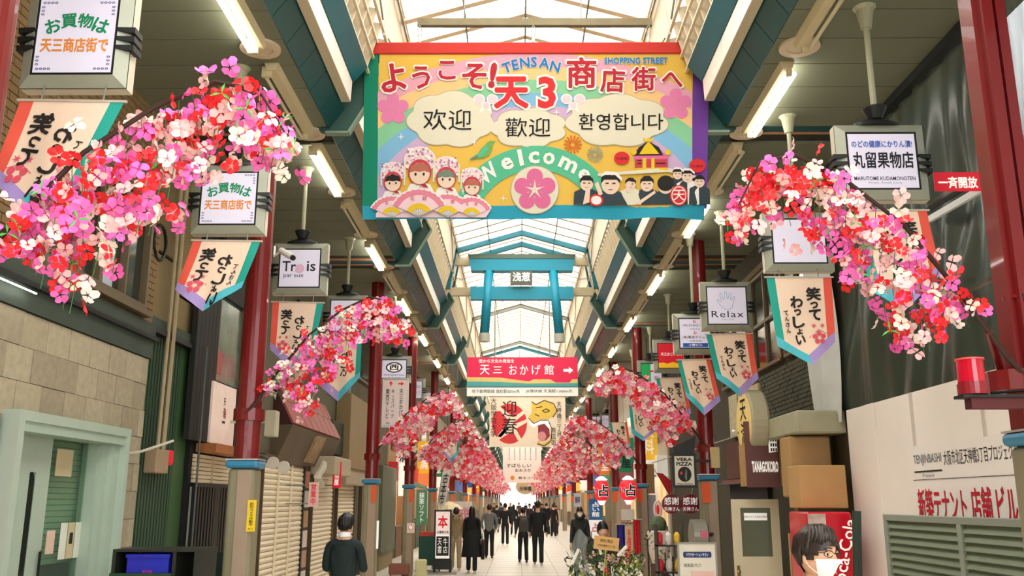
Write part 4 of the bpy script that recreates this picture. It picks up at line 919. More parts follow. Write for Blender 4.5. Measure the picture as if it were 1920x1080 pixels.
wall_mesh(-4.6, -4.06, -15, 7.2, 0, H(4.3)).build('wall_core', mort_m, wl)
wall_mesh(-4.6, -4.06, 9.05, YA, 0, H(4.3)).build('wall_core', mort_m, wl)
wall_mesh(-4.6, -4.06, 7.2, 9.05, 2.44, H(4.3)).build('wall_core', mort_m, wl)
rs = random.Random(3)
z = 3.30; row = 0
while z > -.05:
    y = 5.2+(.2 if row % 2 else 0)
    while y < YA-.02:
        ye = min(y+.40, YA)
        if not (z-.28 < 2.44 and ye > 6.95 and y < 9.15) and ye-y > .05:
            wall_mesh(-4.06, XL+rs.uniform(-.008, .004), y+.004, ye-.004, max(0, z-.275), z).build('stone_panel', rs.choice(stone_m), wl)
        y += .40
    z -= .28; row += 1
wall_mesh(-4.06, -4.0, -15, 5.2, 0, 3.30).build('stone_panel', stone_m[0], wl)
wall_mesh(-4.06, -3.98, -15, YA+.02, 3.31, 3.50).build('stone_band', band_m, wl)
wall_mesh(-4.06, -3.93, -15, YA+.04, 3.50, 3.54).build('band_drip', black_m, wl)
wall_mesh(-4.06, -3.96, -15, YA+.02, 3.54, 3.68).build('stone_band', band_m, wl)
wy0, wy1, wz0, wz1 = 7.35, 9.42, 3.84, 4.85
bk = MB(); z = 3.69; row = 0
while z < H(4.2):
    y = 3.0+(.11 if row % 2 else 0)
    while y < YA-.02:
        ye = min(y+.215, YA)
        for a, b in (((y, ye),) if not (z+.07 > wz0-.06 and z < wz1+.06 and ye > wy0-.06 and y < wy1+.06) else ((y, min(ye, wy0-.06)), (max(y, wy1+.06), ye))):
            if b-a > .03: bk.box(-4.06, XL-.002, a, b, z, min(z+.065, H(4.2)))
        y += .225
    z += .075; row += 1
bk.build('brick', brick_m, wl, kind='stuff')
# window in the brickwork
al_m = M('bronze aluminium', (120, 104, 78), .4, .3); glassd = M('dark window glass', (30, 40, 36), .08, var=.3, scale=2, spec=.8)
win = thing('window_1', None, None, (XL, 8.4, wz0), kind='structure')
wall_mesh(-4.10, -4.04, wy0, wy1, wz0, wz1).build('pane', glassd, win)
for a, b, c, d in ((wy0-.05, wy1+.05, wz0-.08, wz0), (wy0-.05, wy1+.05, wz1, wz1+.05), (wy0-.05, wy0, wz0, wz1), (wy1, wy1+.05, wz0, wz1), (8.33, 8.40, wz0, wz1), (7.9, 7.93, wz0, wz1), (8.9, 8.93, wz0, wz1)): wall_mesh(-4.05, -3.965, a, b, c, d).build('window_frame', al_m, win)
wall_mesh(-4.04, -3.90, wy0-.08, wy1+.08, wz0-.13, wz0-.08).build('sill', al_m, win)
wall_mesh(-4.035, -4.03, 8.46, 8.75, wz0+.02, wz0+.5).build('notice', M('pale notice', (190, 205, 215), .5), win)
# second storey neon glint: slim tube on the band
m = MB(); m.tube([(-3.9, 6.6, 3.44), (-3.9, 7.15, 3.44)], .006, 6); tag(m.build('strip_lamp', tube_on), 'short lit strip lamp under the dark stone band', 'light')
# mint shop doorway
mint = M('mint painted frame', (172, 188, 172), .45, var=.05); mint2 = M('mint painted shade side', (166, 184, 168), .5, var=.05)
t = thing('shop_doorway', 'mint green deep framed shop doorway under the stone wall', 'doorway', (XL, 8.1, 0))
fy0, fy1 = 7.06, 9.14
wall_mesh(-4.06, -3.86, fy0, fy0+.09, 0, 2.50).build('jamb', mint, t); wall_mesh(-4.06, -3.86, fy1-.07, fy1, 0, 2.50).build('jamb', mint, t)
wall_mesh(-4.06, -3.86, fy0+.09, fy1-.07, 2.42, 2.50).build('head_trim', mint, t)
wall_mesh(-4.2, -3.88, fy0+.06, fy1-.05, 2.34, 2.42).build('soffit_lining', mint2, t)
for q, (a, b) in enumerate(((9.0, -3.93), (8.93, -3.98), (8.87, -4.03))): wall_mesh(b-.14, b, a-.06, 9.08, 0, 2.42).build('stepped_jamb', mint, t)
wall_mesh(-4.3, -4.06, fy0+.06, fy0+.12, 0, 2.42).build('stepped_jamb', mint2, t)
gl = clear_mat('shop glass', (170, 200, 180), .10, .05)
dl = thing('door_leaf', None, None, (-4.1, 7.45, 0)); dl.parent = t; dl.location = Vector((-4.1, 7.45, 0))-ORG[t]
m = MB(); sl = [(7.72, .5), (7.72, 1.95)]+[(7.77-.05*math.cos(PI*i/8), 1.95+.09*math.sin(PI*i/8)) for i in range(1, 8)]+[(7.82, 1.95), (7.82, .5)]
for a, b, c, d in ((7.13, 7.72, 0, 2.34), (7.82, 8.05, 0, 2.34), (7.72, 7.82, 2.04, 2.34), (7.72, 7.82, 0, .5)): wall_mesh(-4.13, -4.08, a, b, c, d).build('door_panel', mint, dl)
m = MB(); m.prism([(-4.085, y_, z_) for y_, z_ in sl], (-.01, 0, 0)); m.build('slit_window', glassd, dl)
m = MB(); m.tube([(-4.05, 7.98, 1.0), (-4.05, 7.98, 1.38), (-4.07, 8.04, 1.38)], .012, 6); m.build('handle', black_m, dl)
wall_mesh(-4.13, -4.12, 8.06, 8.86, 0.42, 2.34).build('glass', gl, t)
wall_mesh(-4.16, -4.08, 8.05, 8.86, 0, .42).build('kick_panel', black_m, t)
for k in range(22): wall_mesh(-4.25, -4.225+.006*(k % 2), 7.1, 9.0, .0+1.25+k*.052, 1.25+k*.052+.046).build('shutter_slat', M('pale green slat', (222, 232, 200), .5, var=.05), t)
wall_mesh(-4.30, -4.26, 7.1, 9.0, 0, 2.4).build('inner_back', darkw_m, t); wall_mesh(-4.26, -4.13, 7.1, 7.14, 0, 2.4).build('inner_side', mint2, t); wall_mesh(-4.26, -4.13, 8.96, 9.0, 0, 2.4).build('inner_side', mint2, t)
for y_, z_, w_, h_, c_ in ((8.49, 1.45, .12, .32, (226, 228, 214)), (8.63, 1.45, .12, .32, (206, 190, 150)), (8.77, 1.45, .12, .32, (224, 228, 212)), (8.36, 2.14, .30, .24, (196, 190, 150)), (8.26, 1.45, .14, .2, (226, 196, 176))):
    m = wall_mesh(-4.118, -4.112, y_-w_/2, y_+w_/2, z_-h_/2, z_+h_/2); m.build('poster', M('poster %d' % c_[2], c_, .6), t)
wall_mesh(-4.111, -4.109, 8.60, 8.66, 1.42, 1.52).build('poster_mark', INK, t)
wall_mesh(-4.03, -3.97, 5.6, 6.98, .2, 2.44).build('red_board', M('rust red board', (160, 60, 36), .5), wl)
# green ribbed wall, ledge, tan upper wall
YB0, YB1 = YA, 11.28
g_m = M('green ribbed sheet', (52, 76, 56), .5, var=.12, scale=2); gf_m = M('flat green sheet', (64, 96, 58), .5, var=.12, scale=2)
gw2 = thing('wall_left.001', None, None, (XL, YB0, 0), kind='structure')
wall_mesh(-4.6, -4.12, YB0, YB1, 0, H(4.3)).build('wall_core', M('deep green groove', (18, 34, 22), .7), gw2)
for k in range(13): wall_mesh(-4.12, -4.07, 9.80+k*.083, 9.80+k*.083+.05, .02, 3.62).build('rib', g_m, gw2)
wall_mesh(-4.12, -4.08, 10.89, YB1, 0, 3.62).build('flat_panel', gf_m, gw2)
wall_mesh(-4.12, -3.98, YB0, YB1, 3.62, 3.68).build('ledge', black_m, gw2); wall_mesh(-4.12, -4.02, YB0, YB1, 3.68, 3.8).build('ledge', band_m, gw2)
for a, b, c, d in ((9.78, 10.5, 3.82, 4.55), (9.78, 10.5, 4.6, H(4.2)), (10.6, 11.25, 3.82, 4.2), (10.6, 11.25, 4.25, H(4.2))): wall_mesh(-4.12, -4.08, a, b, c, d).build('render_panel', tanw_m, gw2)
for x_, y_, r_ in ((-3.98, 10.15, .022), (-3.98, 10.30, .03)):
    m = MB(); m.tube([(x_, y_, 2.36), (x_, y_+.02, 3.7), (x_, y_+.02, H(4.2))], r_, 8); tag(m.build('conduit_pipe', M('cream conduit', (170, 152, 118), .5)), '%s cream conduit running down to the tan box on the green wall' % ('thin' if r_ < .025 else 'thick'), 'pipe')
m = wall_mesh(-4.07, -3.93, 10.02, 10.38, 2.1, 2.36); tag(bevel(m.build('junction_box', M('tan box', (164, 140, 112), .5)), .01), 'tan junction box on the green ribbed wall', 'junction box')
m = wall_mesh(-4.07, -3.95, 10.44, 10.58, 2.2, 2.37); tag(bevel(m.build('alarm_box', REDI), .02), 'small red alarm box right of the tan junction box', 'alarm')
m = MB(); m.tube([(-4.02, 9.45, 2.28), (-3.9, 9.5, 2.3), (-3.6, 9.6, 2.42)], .015, 6); tag(m.build('bracket_arm', M('pale bracket', (214, 208, 190), .4)), 'short pale bracket arm beside the mint doorway', 'bracket')
m = MB()
for i in range(25): pass
a = [(-4.0, 9.75+.17*math.cos(q), 4.62+.2*math.sin(q)) for q in [2*PI*i/20 for i in range(21)]]
m.tube(a, .02, 6); tag(m.build('cable_coil', black_m), 'black cable loop hanging by the brick corner', 'cable')
# stall shelf with crate in front of the green wall
sx0, sx1, sy = U(212, 1030, y=7.9).x, U(372, 1030, y=7.9).x, 7.9; sz = U(212, 1030, y=7.9).z
t = thing('display_shelf', 'dark framed display shelf holding a blue crate before the green wall', 'shelf', ((sx0+sx1)/2, sy, 0))
shf = M('dark shelf frame', (34, 38, 30), .5)
for n_, a in (('top_board', (sx0, sx1, sy, sy+.5, sz-.02, sz)), ('side_board', (sx0, sx0+.03, sy, sy+.5, 0, sz-.02)), ('side_board', (sx1-.03, sx1, sy, sy+.5, 0, sz-.02)), ('divider', (sx0+.50, sx0+.53, sy+.02, sy+.5, sz-.3, sz-.02)), ('shelf_board', (sx0+.03, sx1-.03, sy, sy+.5, sz-.3, sz-.27)), ('shelf_board', (sx0+.03, sx1-.03, sy, sy+.5, .3, .33))): MB().box(*a).build(n_, shf, t)
MB().box(sx0+.03, sx1-.03, sy+.47, sy+.5, .33, sz-.02).build('back_board', M('mottled grey board', (120, 118, 96), .8, var=.35, scale=18), t)
MB().box(sx0+.0, sx1-.2, sy-.03, sy-.0, sz-.42, sz-.19).build('green_board', M('dark green board', (30, 62, 40), .5), t)
word(t, '天三おかげ市', lambda a, b, k=0: Vector((sx0+.25+a, sy-.034, sz-.25-b)), 0, 0, .045, WHT, .36)
cm = M('blue crate plastic', (24, 40, 176), .35, coat=.3)
t = thing('crate', 'blue plastic crate on the display shelf', 'crate', (sx0+.29, sy+.2, sz-.27))
x0, x1, z0, z1 = sx0+.12, sx0+.47, sz-.268, sz-.04
for n_, a in (('crate_wall', (x0, x1, sy+.02, sy+.035, z0, z1)), ('crate_wall', (x0, x1, sy+.40, sy+.415, z0, z1)), ('crate_wall', (x0, x0+.015, sy+.035, sy+.40, z0, z1)), ('crate_wall', (x1-.015, x1, sy+.035, sy+.40, z0, z1)), ('crate_bottom', (x0+.015, x1-.015, sy+.035, sy+.40, z0, z0+.012)), ('rim', (x0-.01, x1+.01, sy+.008, sy+.02, z1-.03, z1))): MB().box(*a).build(n_, cm, t)
word(t, '共栄', lambda a, b, k=0: Vector(((x0+x1)/2+a, sy+.018, z0+.08-b)), 0, 0, .04, REDI, .09)
# dark plank restaurant front
t = thing('plank_shop_front', 'dark vertical plank shop front with a long pale sign cloth', 'shop front', (XL, 12.3, 0))
pk = M('charcoal plank', (34, 35, 30), .6, var=.25, scale=5)
y0, y1 = 11.32, 13.45
wall_mesh(-4.6, -4.02, y0-.04, y1, 0, H(4.3)).build('wall_core', darkw_m, t)
a0, a1, _, _ = FR(362, 600, 404, 828, -3.95); n = 6; zb = U(383, 829, x=-3.95).z
for k in range(n): wall_mesh(-4.02, -3.95, a0+(a1-a0)*k/n+.004, a0+(a1-a0)*(k+1)/n-.004, zb, 4.4).build('plank', pk, t)
b0, b1, _, _ = FR(442, 715, 456, 830, -3.95)
for k in range(2): wall_mesh(-4.02, -3.95, b0+(b1-b0)*k/2+.004, b0+(b1-b0)*(k+1)/2-.004, zb, 3.12).build('plank', pk, t)
g0, g1, gz0, gz1 = a1+.01, b0+.22, U(405, 712, x=-3.97).z, U(405, 560, x=-3.97).z
wall_mesh(-4.01, -3.99, g0, g1, gz0, 4.5).build('shop_window', M('reflecting pale glass', (96, 122, 108), .12, var=.5, scale=3, spec=.9), t)
for a, b in ((g0, g0+.03), (g1-.12, g1-.07), (g1-.03, g1)): wall_mesh(-4.0, -3.95, a, b, gz0, 4.5).build('window_frame', al_m, t)
wall_mesh(-4.0, -3.94, g0, g1, 4.5, H(4.2)).build('upper_board', pk, t)
wall_mesh(-3.985, -3.98, g0+.06, g0+.3, gz0+.1, gz0+.4).build('red_window_print', M('faded red print', (176, 84, 80), .5), t)
c0, c1, cz0, cz1 = FR(397, 712, 441, 830, -3.92)
wall_mesh(-3.95, -3.92, c0, c1, cz0, cz1).build('sign_cloth', M('pale pink sign cloth', (236, 210, 196), .6, emit=.08), t)
fs = lambda a, b, k=0: Vector((-3.915, (c0+c1)/2+a, (cz0+cz1)/2-b))
word(t, '海', fs, .02, -.02, .15, M('faded sign red', (176, 60, 60), .6), .12, k=0, bold=.03); word(t, '天', fs, .0, -.17, .1, INK, .09, bold=.02); word(t, '一', fs, 0, .1, .03, INK, .12, bold=.04)
wall_mesh(-4.0, -3.75, c0-.25, c1, zb-.13, zb-.02).build('wooden_ledge', M('orange brown wood', (172, 104, 58), .5, var=.2), t)
s0, s1, _, _ = FR(362, 840, 440, 905, -4.0); zt = zb-.15; zl = U(362, 905, x=-4).z
for k in range(7): wall_mesh(-4.015, -3.985, s0, s1, zl+(zt-zl)*k/7+.004, zl+(zt-zl)*(k+1)/7-.004).build('shutter_slat', M('beige shutter enamel', (232, 214, 180), .5, var=.05), t)
for q in (s0+.65, ): wall_mesh(-3.985, -3.97, q, q+.04, zl, zt).build('shutter_guide', beige_m, t)
wall_mesh(-3.97, -3.93, s0-.05, s1, zl-.05, zl).build('gate_rail', black_m, t)
wall_mesh(-4.015, -4.01, s0, s1, 0, zl-.05).build('pale_backing', M('pale gauze', (206, 206, 196), .7), t)
for k in range(16):
    q = s0+(s1-s0)*k/15; ww = .11 if k in (7, 8) else .065
    wall_mesh(-3.98, -3.94, q-ww/2, q+ww/2, 0, zl-.05).build('lattice_bar', black_m, t)
m = MB(); m.tube([(-3.9, 11.25, 0), (-3.9, 11.25, 3.7)], .014, 8); tag(m.build('drain_pipe', M('dull grey pipe', (96, 98, 94), .5, .3)), 'grey drain pipe at the edge of the dark plank front', 'pipe')
m = MB(); m.box(-3.6, -3.2, 11.0, 11.4, 0, 1.22); tag(bevel(m.build('black_cabinet', M('black cabinet paint', (16, 26, 22), .5)), .02), 'black street cabinet before the lattice gate', 'cabinet')
# yellow sticker on the first pillar
t2 = plate_sign('camera_notice', 'yellow security camera notice on the casing of the left pillar', 471, 967, 9.14, .085, .30, M('yellow notice', (244, 206, 40), .5, var=.02), lambda t, fn: (word(t, '防犯カメラ作動中', fn, 0, -5, 74, INK, 45, vert=True, bold=.02), word(t, '天三', fn, 0, 42, 6, INK, 60)), th=.01, cat='notice')
# security camera on the same pillar
t = thing('security_camera', 'white security camera fixed to the first red pillar', 'camera', (-2.58, 9.2, H(2.75)))
a = U(527, 470, y=9.15); m = MB(); m.tube([a, U(548, 482, y=9.0)], .035, 10); m.build('camera_body', M('camera white', (222, 218, 206), .4), t)
m = MB(); m.tube([U(515, 462, y=9.25), U(514, 480, y=9.2), a], .012, 6); m.build('arm', M('camera white', (222, 218, 206)), t)
m = MB(); m.tube([U(545, 481, y=9.03), U(550, 484, y=8.98)], .028, 10); m.build('lens', black_m, t)
# shutters under the red mansard
shut_m = M('ivory shutter enamel', (240, 224, 194), .5, var=.06); bronze = M('brown metal', (96, 78, 60), .5, .2)
def shutter(px0, px1, label, full=True, X=XL, zt=2.42):
    y0 = U(px0, 960, x=X).y; y1 = U(px1, 960, x=X).y
    t = thing('roller_shutter', label, 'shutter', (X, (y0+y1)/2, 0), 'closed shutters on the left side'); n = 27; mb = MB()
    for k in range(n):
        z0 = .05+(zt-.05)*k/n; z1 = .05+(zt-.05)*(k+1)/n
        P = [(X-.03, y0, z0), (X-.01, y0, z0+.004), (X+.012, y0, (z0+z1)/2), (X-.01, y0, z1-.006), (X-.03, y0, z1-.004)]
        m = MB() if full else mb; m.prism(P, (0, y1-y0, 0))
        if full: m.build('slat', shut_m, t)
    if not full: mb.build('slat', shut_m, t, kind='stuff')
    for q in (y0-.05, y1): wall_mesh(X-.04, X+.04, q, q+.05, 0, zt).build('guide_rail', bronze, t)
    wall_mesh(X-.05, X+.05, y0-.05, y1+.05, zt, zt+.12).build('shutter_box', bronze, t)
    return y0, y1
W2 = thing('wall_left.002', None, None, (XL, 14, 0), kind='structure')
wall_mesh(-4.6, -4.05, 13.45, 28.5, 0, H(4.3)).build('wall_core', M('olive brown render', (104, 98, 78), .8, var=.15, scale=2), W2)
shutter(487, 567, 'wide ivory shutter behind the first red pillar'); shutter(583, 622, 'ivory shutter right of the shop posters'); shutter(630, 662, 'ivory shutter behind the walking man', False); shutter(676, 692, 'narrow ivory shutter beside the second pillar', False)
for py, px in ((0, 516), (0, 541)):
    q = U(px, 960, x=XL).y; wall_mesh(-3.99, -3.965, q, q+.05, 0, 2.42).build('shutter_mullion', shut_m, W2)
# poster strip between shutters
t = thing('poster_column', 'narrow column of small posters between two shutters', 'poster rack', (-3.96, U(573, 960, x=-3.96).y, 0))
q0, q1 = U(569, 960, x=-3.96).y, U(579, 960, x=-3.96).y
wall_mesh(-4.0, -3.97, q0, q1, 0, 2.4).build('back_board', black_m, t)
for k, c_ in enumerate(((220, 214, 196), (190, 150, 120), (225, 200, 190), (176, 140, 100), (214, 208, 200), (180, 120, 90))): wall_mesh(-3.97, -3.955, q0+.06, q1-.06, .25+k*.36, .25+k*.36+.3).build('poster', M('poster tone %d' % k, c_, .6), t)
# red mansard
t = thing('tiled_awning', 'red slate mansard awning with a brown underside over the shutters', 'awning', (-3.9, 16, 3.1))
ry0, ry1 = U(510, 700, x=-4.1).y, U(622, 790, x=-3.9).y; sl_m = M('dull red slate', (176, 92, 84), .5, var=.16, scale=3)
A_ = lambda f, g: Vector((-4.12+.40*(1-g), ry0+(ry1-ry0)*f, 3.05+.78*g))
nr, nc = 2, 8
for r in range(nr):
    for c in range(nc):
        f0, f1 = (c+(.5 if r else 0))/nc+.004, min((c+1+(.5 if r else 0))/nc, 1)-.004
        if f0 >= .99: continue
        g0_, g1_ = r/nr+.006, (r+1)/nr-.006; nrm = Vector((.03, 0, .015))
        m = MB(); P = [A_(f0, g0_), A_(f1, g0_), A_(f1, g1_), A_(f0, g1_)]; m.hexa(P, [p+nrm for p in P]); m.build('slate', sl_m, t)
m = MB(); m.hexa([A_(0, 0), A_(1, 0), A_(1, 1), A_(0, 1)], [Vector((-4.2, ry0, 3.0)), Vector((-4.2, ry1, 3.0)), Vector((-4.2, ry1, 3.83)), Vector((-4.2, ry0, 3.83))]); m.build('backing', M('dark slate joint', (70, 34, 32), .8), t)
m = MB(); m.hexa([(-3.70, ry0, 3.04), (-3.70, ry1, 3.04), (-4.1, ry1, 3.04), (-4.1, ry0, 3.04)], [(-3.95, ry0, 2.46), (-3.95, ry1, 2.46), (-4.1, ry1, 2.46), (-4.1, ry0, 2.46)]); m.build('underside', M('brown weathered board', (104, 88, 68), .6, var=.2, scale=2), t)
yy = ry0+(ry1-ry0)*.45
m = MB(); m.hexa([(-3.66, yy, 2.98), (-3.66, yy+.7, 2.98), (-3.75, yy+.7, 2.98), (-3.75, yy, 2.98)], [(-3.88, yy, 2.5), (-3.88, yy+.7, 2.5), (-3.97, yy+.7, 2.5), (-3.97, yy, 2.5)]); m.build('picture_box', M('picture board', (172, 140, 104), .5, var=.5, scale=9), t)
for px_, py_, lab in ((512, 868, 'small white floodlight on a bracket by the first pillar'), (532, 876, 'larger white floodlight under the brown awning')):
    c = U(px_, py_, y=13.2); t = thing('floodlight', lab, 'light', c); m = MB(); m.lathe(c, [(.05, .12), (.09, 0), (.085, -.02)][::-1], 12, axis='y'); m.build('lamp_head', M('floodlight white', (214, 206, 190), .4), t)
    m = MB(); m.tube([c+Vector((0, .1, 0)), c+Vector((-.25, .35, .12)), (-4.0, 13.6, c.z+.15)], .018, 6); m.build('arm', grey_m, t)
m = MB(); c = U(503, 790, y=12.4); m.box(c.x-.05, c.x+.1, 12.4, 12.6, c.z-.2, c.z+.15); m.box(-4.03, c.x-.05, 12.45, 12.5, c.z-.02, c.z+.02); tag(bevel(m.build('meter_box', M('cream box', (196, 190, 164), .5)), .01), 'cream meter box beside the first red pillar above the collar', 'box')
a0, a1, z0, z1 = FR(600, 855, 650, 890, -3.85); m = wall_mesh(-4.045, -3.55, a0, a0+(a1-a0)*.6, z0, z1); tag(bevel(m.build('air_conditioner', M('beige unit', (190, 176, 150), .5)), .02), 'beige air conditioner box over the second shutter', 'air conditioner')
m = MB(); c = U(606, 880, x=-3.7); m.tube([c+Vector((0, 0, .1)), c+Vector((.05, -.3, 0)), c+Vector((0, -.5, -.15)), c+Vector((0, -.1, -.3))], .07, 8); tag(m.build('duct_hose', M('pale duct', (200, 192, 172), .6)), 'pale bent duct hose beneath the beige air conditioner', 'hose')
def hangsign(px0, py0, px1, py1, X, name, label, mat, txt=None, tm=WHT, th=.06, depth=None, cat='sign'):
    y = depth; c0_, c1_ = U(px0, py0, y=y), U(px1, py1, y=y); t = thing(name, label, cat, ((c0_.x+c1_.x)/2, y, c1_.z))
    MB().box(c0_.x, c1_.x, y, y+th, c1_.z, c0_.z).build('board', mat, t)
    if X is not None:
        for zz in (c0_.z-.05, c1_.z+.05):
            m = MB(); m.tube([((c0_.x+c1_.x)/2, y+th/2, zz), (X, y+th/2, zz)], .012, 6); m.build('bracket', grey_m, t)
    else:
        lo = c1_.z < 2.2; xm = (c0_.x+c1_.x)/2; m = MB(); m.tube([(xm, y+th/2, c1_.z if lo else c0_.z), (xm, y+th/2, 0 if lo else H(4.2))], .012, 6); m.build('post' if lo else 'hanger', grey_m, t)
    if txt:
        for (s_, u_, v_, h_, w_, ve) in txt: word(t, s_, lambda a, b, k=0: Vector(((c0_.x+c1_.x)/2+a, y-.004, (c0_.z+c1_.z)/2-b)), u_*(c1_.x-c0_.x), v_*(c0_.z-c1_.z), h_*(c0_.z-c1_.z), tm, w_*(c1_.x-c0_.x), vert=ve, bold=.03)
    return t
hangsign(625, 866, 638, 915, XL, 'hanging_sign', 'red hanging sign with white characters over the third shutter', REDI, [('居酒屋', 0, 0, .8, .6, True)], depth=18.5)
hangsign(580, 904, 595, 950, XL, 'hanging_sign', 'white and red hanging sign over the poster column', M('pinkish sign', (238, 200, 196), .5), [('営業中', 0, 0, .85, .6, True)], REDI, depth=16.0)
# upper parts right of the mansard
for (px0, py0, px1, py1, X, c_, nm, lab) in ((622, 785, 650, 850, -3.85, (50, 58, 44), 'upper_panel_box', 'dark green upper box above the beige air conditioner'), (657, 735, 692, 878, -3.7, (150, 128, 94), 'upper_bay', 'tan projecting upper bay beside the second red pillar'), (650, 868, 690, 908, -3.75, (176, 160, 134), 'lintel_box', 'beige lintel box over the narrow shutter')):
    a0, a1, z0, z1 = FR(px0, py0, px1, py1, X); m = wall_mesh(-4.045, X, a0, a1, z0, z1); tag(bevel(m.build(nm, M(nm+' paint', c_, .6, var=.1, scale=2)), .015), lab, 'facade box')
for (px0, py0, px1, py1, c_) in ((560, 560, 600, 640, (60, 64, 52)), (620, 640, 660, 730, (58, 66, 52)), (665, 600, 700, 700, (84, 92, 74))):
    a0, a1, z0, z1 = FR(px0, py0, px1, py1, -4.0); wall_mesh(-4.06, -4.0, a0, a1, z0, z1).build('upper_window', glassd, W2); wall_mesh(-4.06, -3.97, a0, a1, z0-.06, z0).build('upper_window_sill', al_m, W2); wall_mesh(-4.06, -3.97, a0, a0+.05, z0, z1).build('upper_window_frame', al_m, W2)
# green grey boxed column and pale recess past the second pillar
a0, a1 = U(716, 960, x=-3.6).y, U(742, 960, x=-3.6).y
m = wall_mesh(-4.05, -3.6, a0, a1, .45, 2.75); tag(bevel(m.build('boxed_column', M('green grey box', (92, 100, 78), .5, var=.1)), .01), 'tall green grey boxed column behind the second left pillar', 'column')
for q in (a0+.2, a1-.2): pass
wall_mesh(-4.0, -3.65, a0+.1, a1-.1, 0, .45).build('column_plinth', M('plinth tan', (140, 124, 92), .6), W2)
t = hangsign(741, 905, 755, 985, None, 'dark_vertical_sign', 'slim dark vertical sign beside the boxed column', black_m, depth=27.2, X=None) if False else None
c = U(700, 985, y=17.2)
m = MB(); m.box(PXL+.14, PXL+.17, 17.3, 17.38, .95, 1.45); tag(m.build('notice_strip', WHT), 'narrow white notice strip on the second left pillar', 'notice')
t = plate_sign('no_smoking_notice', 'small square notice on the third left pillar', 770, 990, 23.30, .19, .24, M('notice cream', (232, 214, 196), .5), lambda t, fn: (patch(t, circ(0, -8, 30, 26), fn, PNK), patch(t, circ(0, -8, 22, 19), fn, WHT, 1), patch(t, [(-18, 8), (-14, 12), (18, -22), (14, -26)], fn, PNK, 2)), th=.02, cat='notice')
# ================= shop fronts farther down both sides =================
rf = random.Random(11)
WALLC = [(186, 160, 120), (206, 196, 176), (122, 116, 96), (160, 120, 84), (214, 206, 190), (96, 100, 84), (176, 140, 110), (150, 130, 120)]
SIGNC = [(206, 40, 44), (30, 90, 160), (240, 236, 226), (244, 190, 60), (30, 120, 80), (230, 120, 50), (240, 236, 226), (120, 30, 50)]
def shop(s, y0, y1, k, side):
    X = XL if s < 0 else 4.0; xi = lambda d: X+s*-d   # d metres out into the street
    c = WALLC[(k*3+(s > 0)) % 8]; sg = SIGNC[(k*5+2*(s > 0)) % 8]; nm = lambda q: '%s %d' % (q, (k*3+(s > 0)) % 8)
    lab = 'shop front with %s upper wall, %s of the distant ones on the %s side' % ({0: 'tan', 1: 'pale', 2: 'olive', 3: 'brown', 4: 'cream', 5: 'dark green', 6: 'buff', 7: 'mauve brown'}[(k*3+(s > 0)) % 8], ORD[k], side)
    t = thing('shop_front', lab, 'shop front', (X, (y0+y1)/2, 0), 'distant shop fronts')
    B = lambda a, b, c0, c1, z0, z1, n_, m_: MB().box(a, b, c0, c1, z0, z1).build(n_, m_, t)
    wm = M(nm('shop wall'), c, .7, var=.1, scale=2)
    B(xi(0), xi(-.5), y0, y1, 2.75, H(4.3), 'upper_wall', wm)
    B(xi(0), xi(-.5), y0, y0+.35, 0, 2.75, 'shop_pier', wm); B(xi(-.9), xi(-1.0), y0, y1, 0, 2.75, 'inner_wall', M('warm shop interior', (214, 176, 124), .7, emit=.5, var=.5, scale=2))  # inner wall glows in place of lamps inside the shop
    B(xi(.28), xi(0), y0+.1, y1-.1, 2.45, 3.0, 'fascia_sign', M('fascia %d' % ((k*5+2*(s > 0)) % 8), sg, .5, emit=.12))
    for j in range(2):
        a = y0+.6+j*(y1-y0-.6)/2; b = a+(y1-y0)/2-.9; B(xi(.02), xi(0), a, b, 3.5, 4.7, 'upper_window', glassd); B(xi(.05), xi(0), a-.05, b+.05, 3.42, 3.5, 'window_sill', al_m)
    if k % 3 == 0:
        m = MB(); m.hexa([(xi(0), y0+.3, 2.6), (xi(0), y1-.3, 2.6), (xi(.7), y1-.3, 2.25), (xi(.7), y0+.3, 2.25)], [(xi(0), y0+.3, 2.63), (xi(0), y1-.3, 2.63), (xi(.7), y1-.3, 2.28), (xi(.7), y0+.3, 2.28)]); m.build('awning', M('awning %d' % (k % 4), rf.choice([(220, 220, 210), (180, 50, 50), (40, 110, 90)]), .6), t)
    for j in range(3):
        a = y0+.6+j*(y1-y0-.8)/3; B(xi(.0), xi(-.5), a, a+(y1-y0)/3-.5, 0, .9+.2*rf.random(), 'display_counter', M('counter %d' % (j+k % 3), rf.choice([(200, 190, 170), (120, 80, 50), (190, 60, 50), (60, 90, 70)]), .6, var=.4, scale=8))
    # projecting blade sign, facing along the street
    zc = 3.4+.3*rf.random(); xc = xi(.45); hh = .5+.3*rf.random()
    B(xc-.25, xc+.25, y0+.4, y0+.5, zc-hh, zc+hh*.6, 'blade_sign', M('blade %d' % ((k+(s > 0)) % 8), SIGNC[(k+3*(s > 0)+2) % 8], .5, emit=.15))
    B(xi(0), xi(.25), y0+.43, y0+.47, zc+.1, zc+.14, 'blade_bracket', grey_m)
    if y0 < 60: word(t, rf.choice(['天満', '酒', '薬', '茶屋', '衣料', '食堂', 'めん']), lambda a, b, k=0: Vector((xc+a, y0+.39, zc-.2*hh-b)), 0, 0, hh*1.2, INK if sum(SIGNC[(k+3*(s > 0)+2) % 8]) > 500 else WHT, .3, vert=True, bold=.03)
y = 28.5; k = 0
while y < 156: w_ = rf.uniform(5, 7.5) if y < 70 else 11; shop(-1, y, y+w_, k, 'left'); y += w_; k += 1
y = 24.5; k = 0
while y < 156: w_ = rf.uniform(5, 7.5) if y < 70 else 11; shop(1, y, y+w_, k, 'right'); y += w_; k += 1

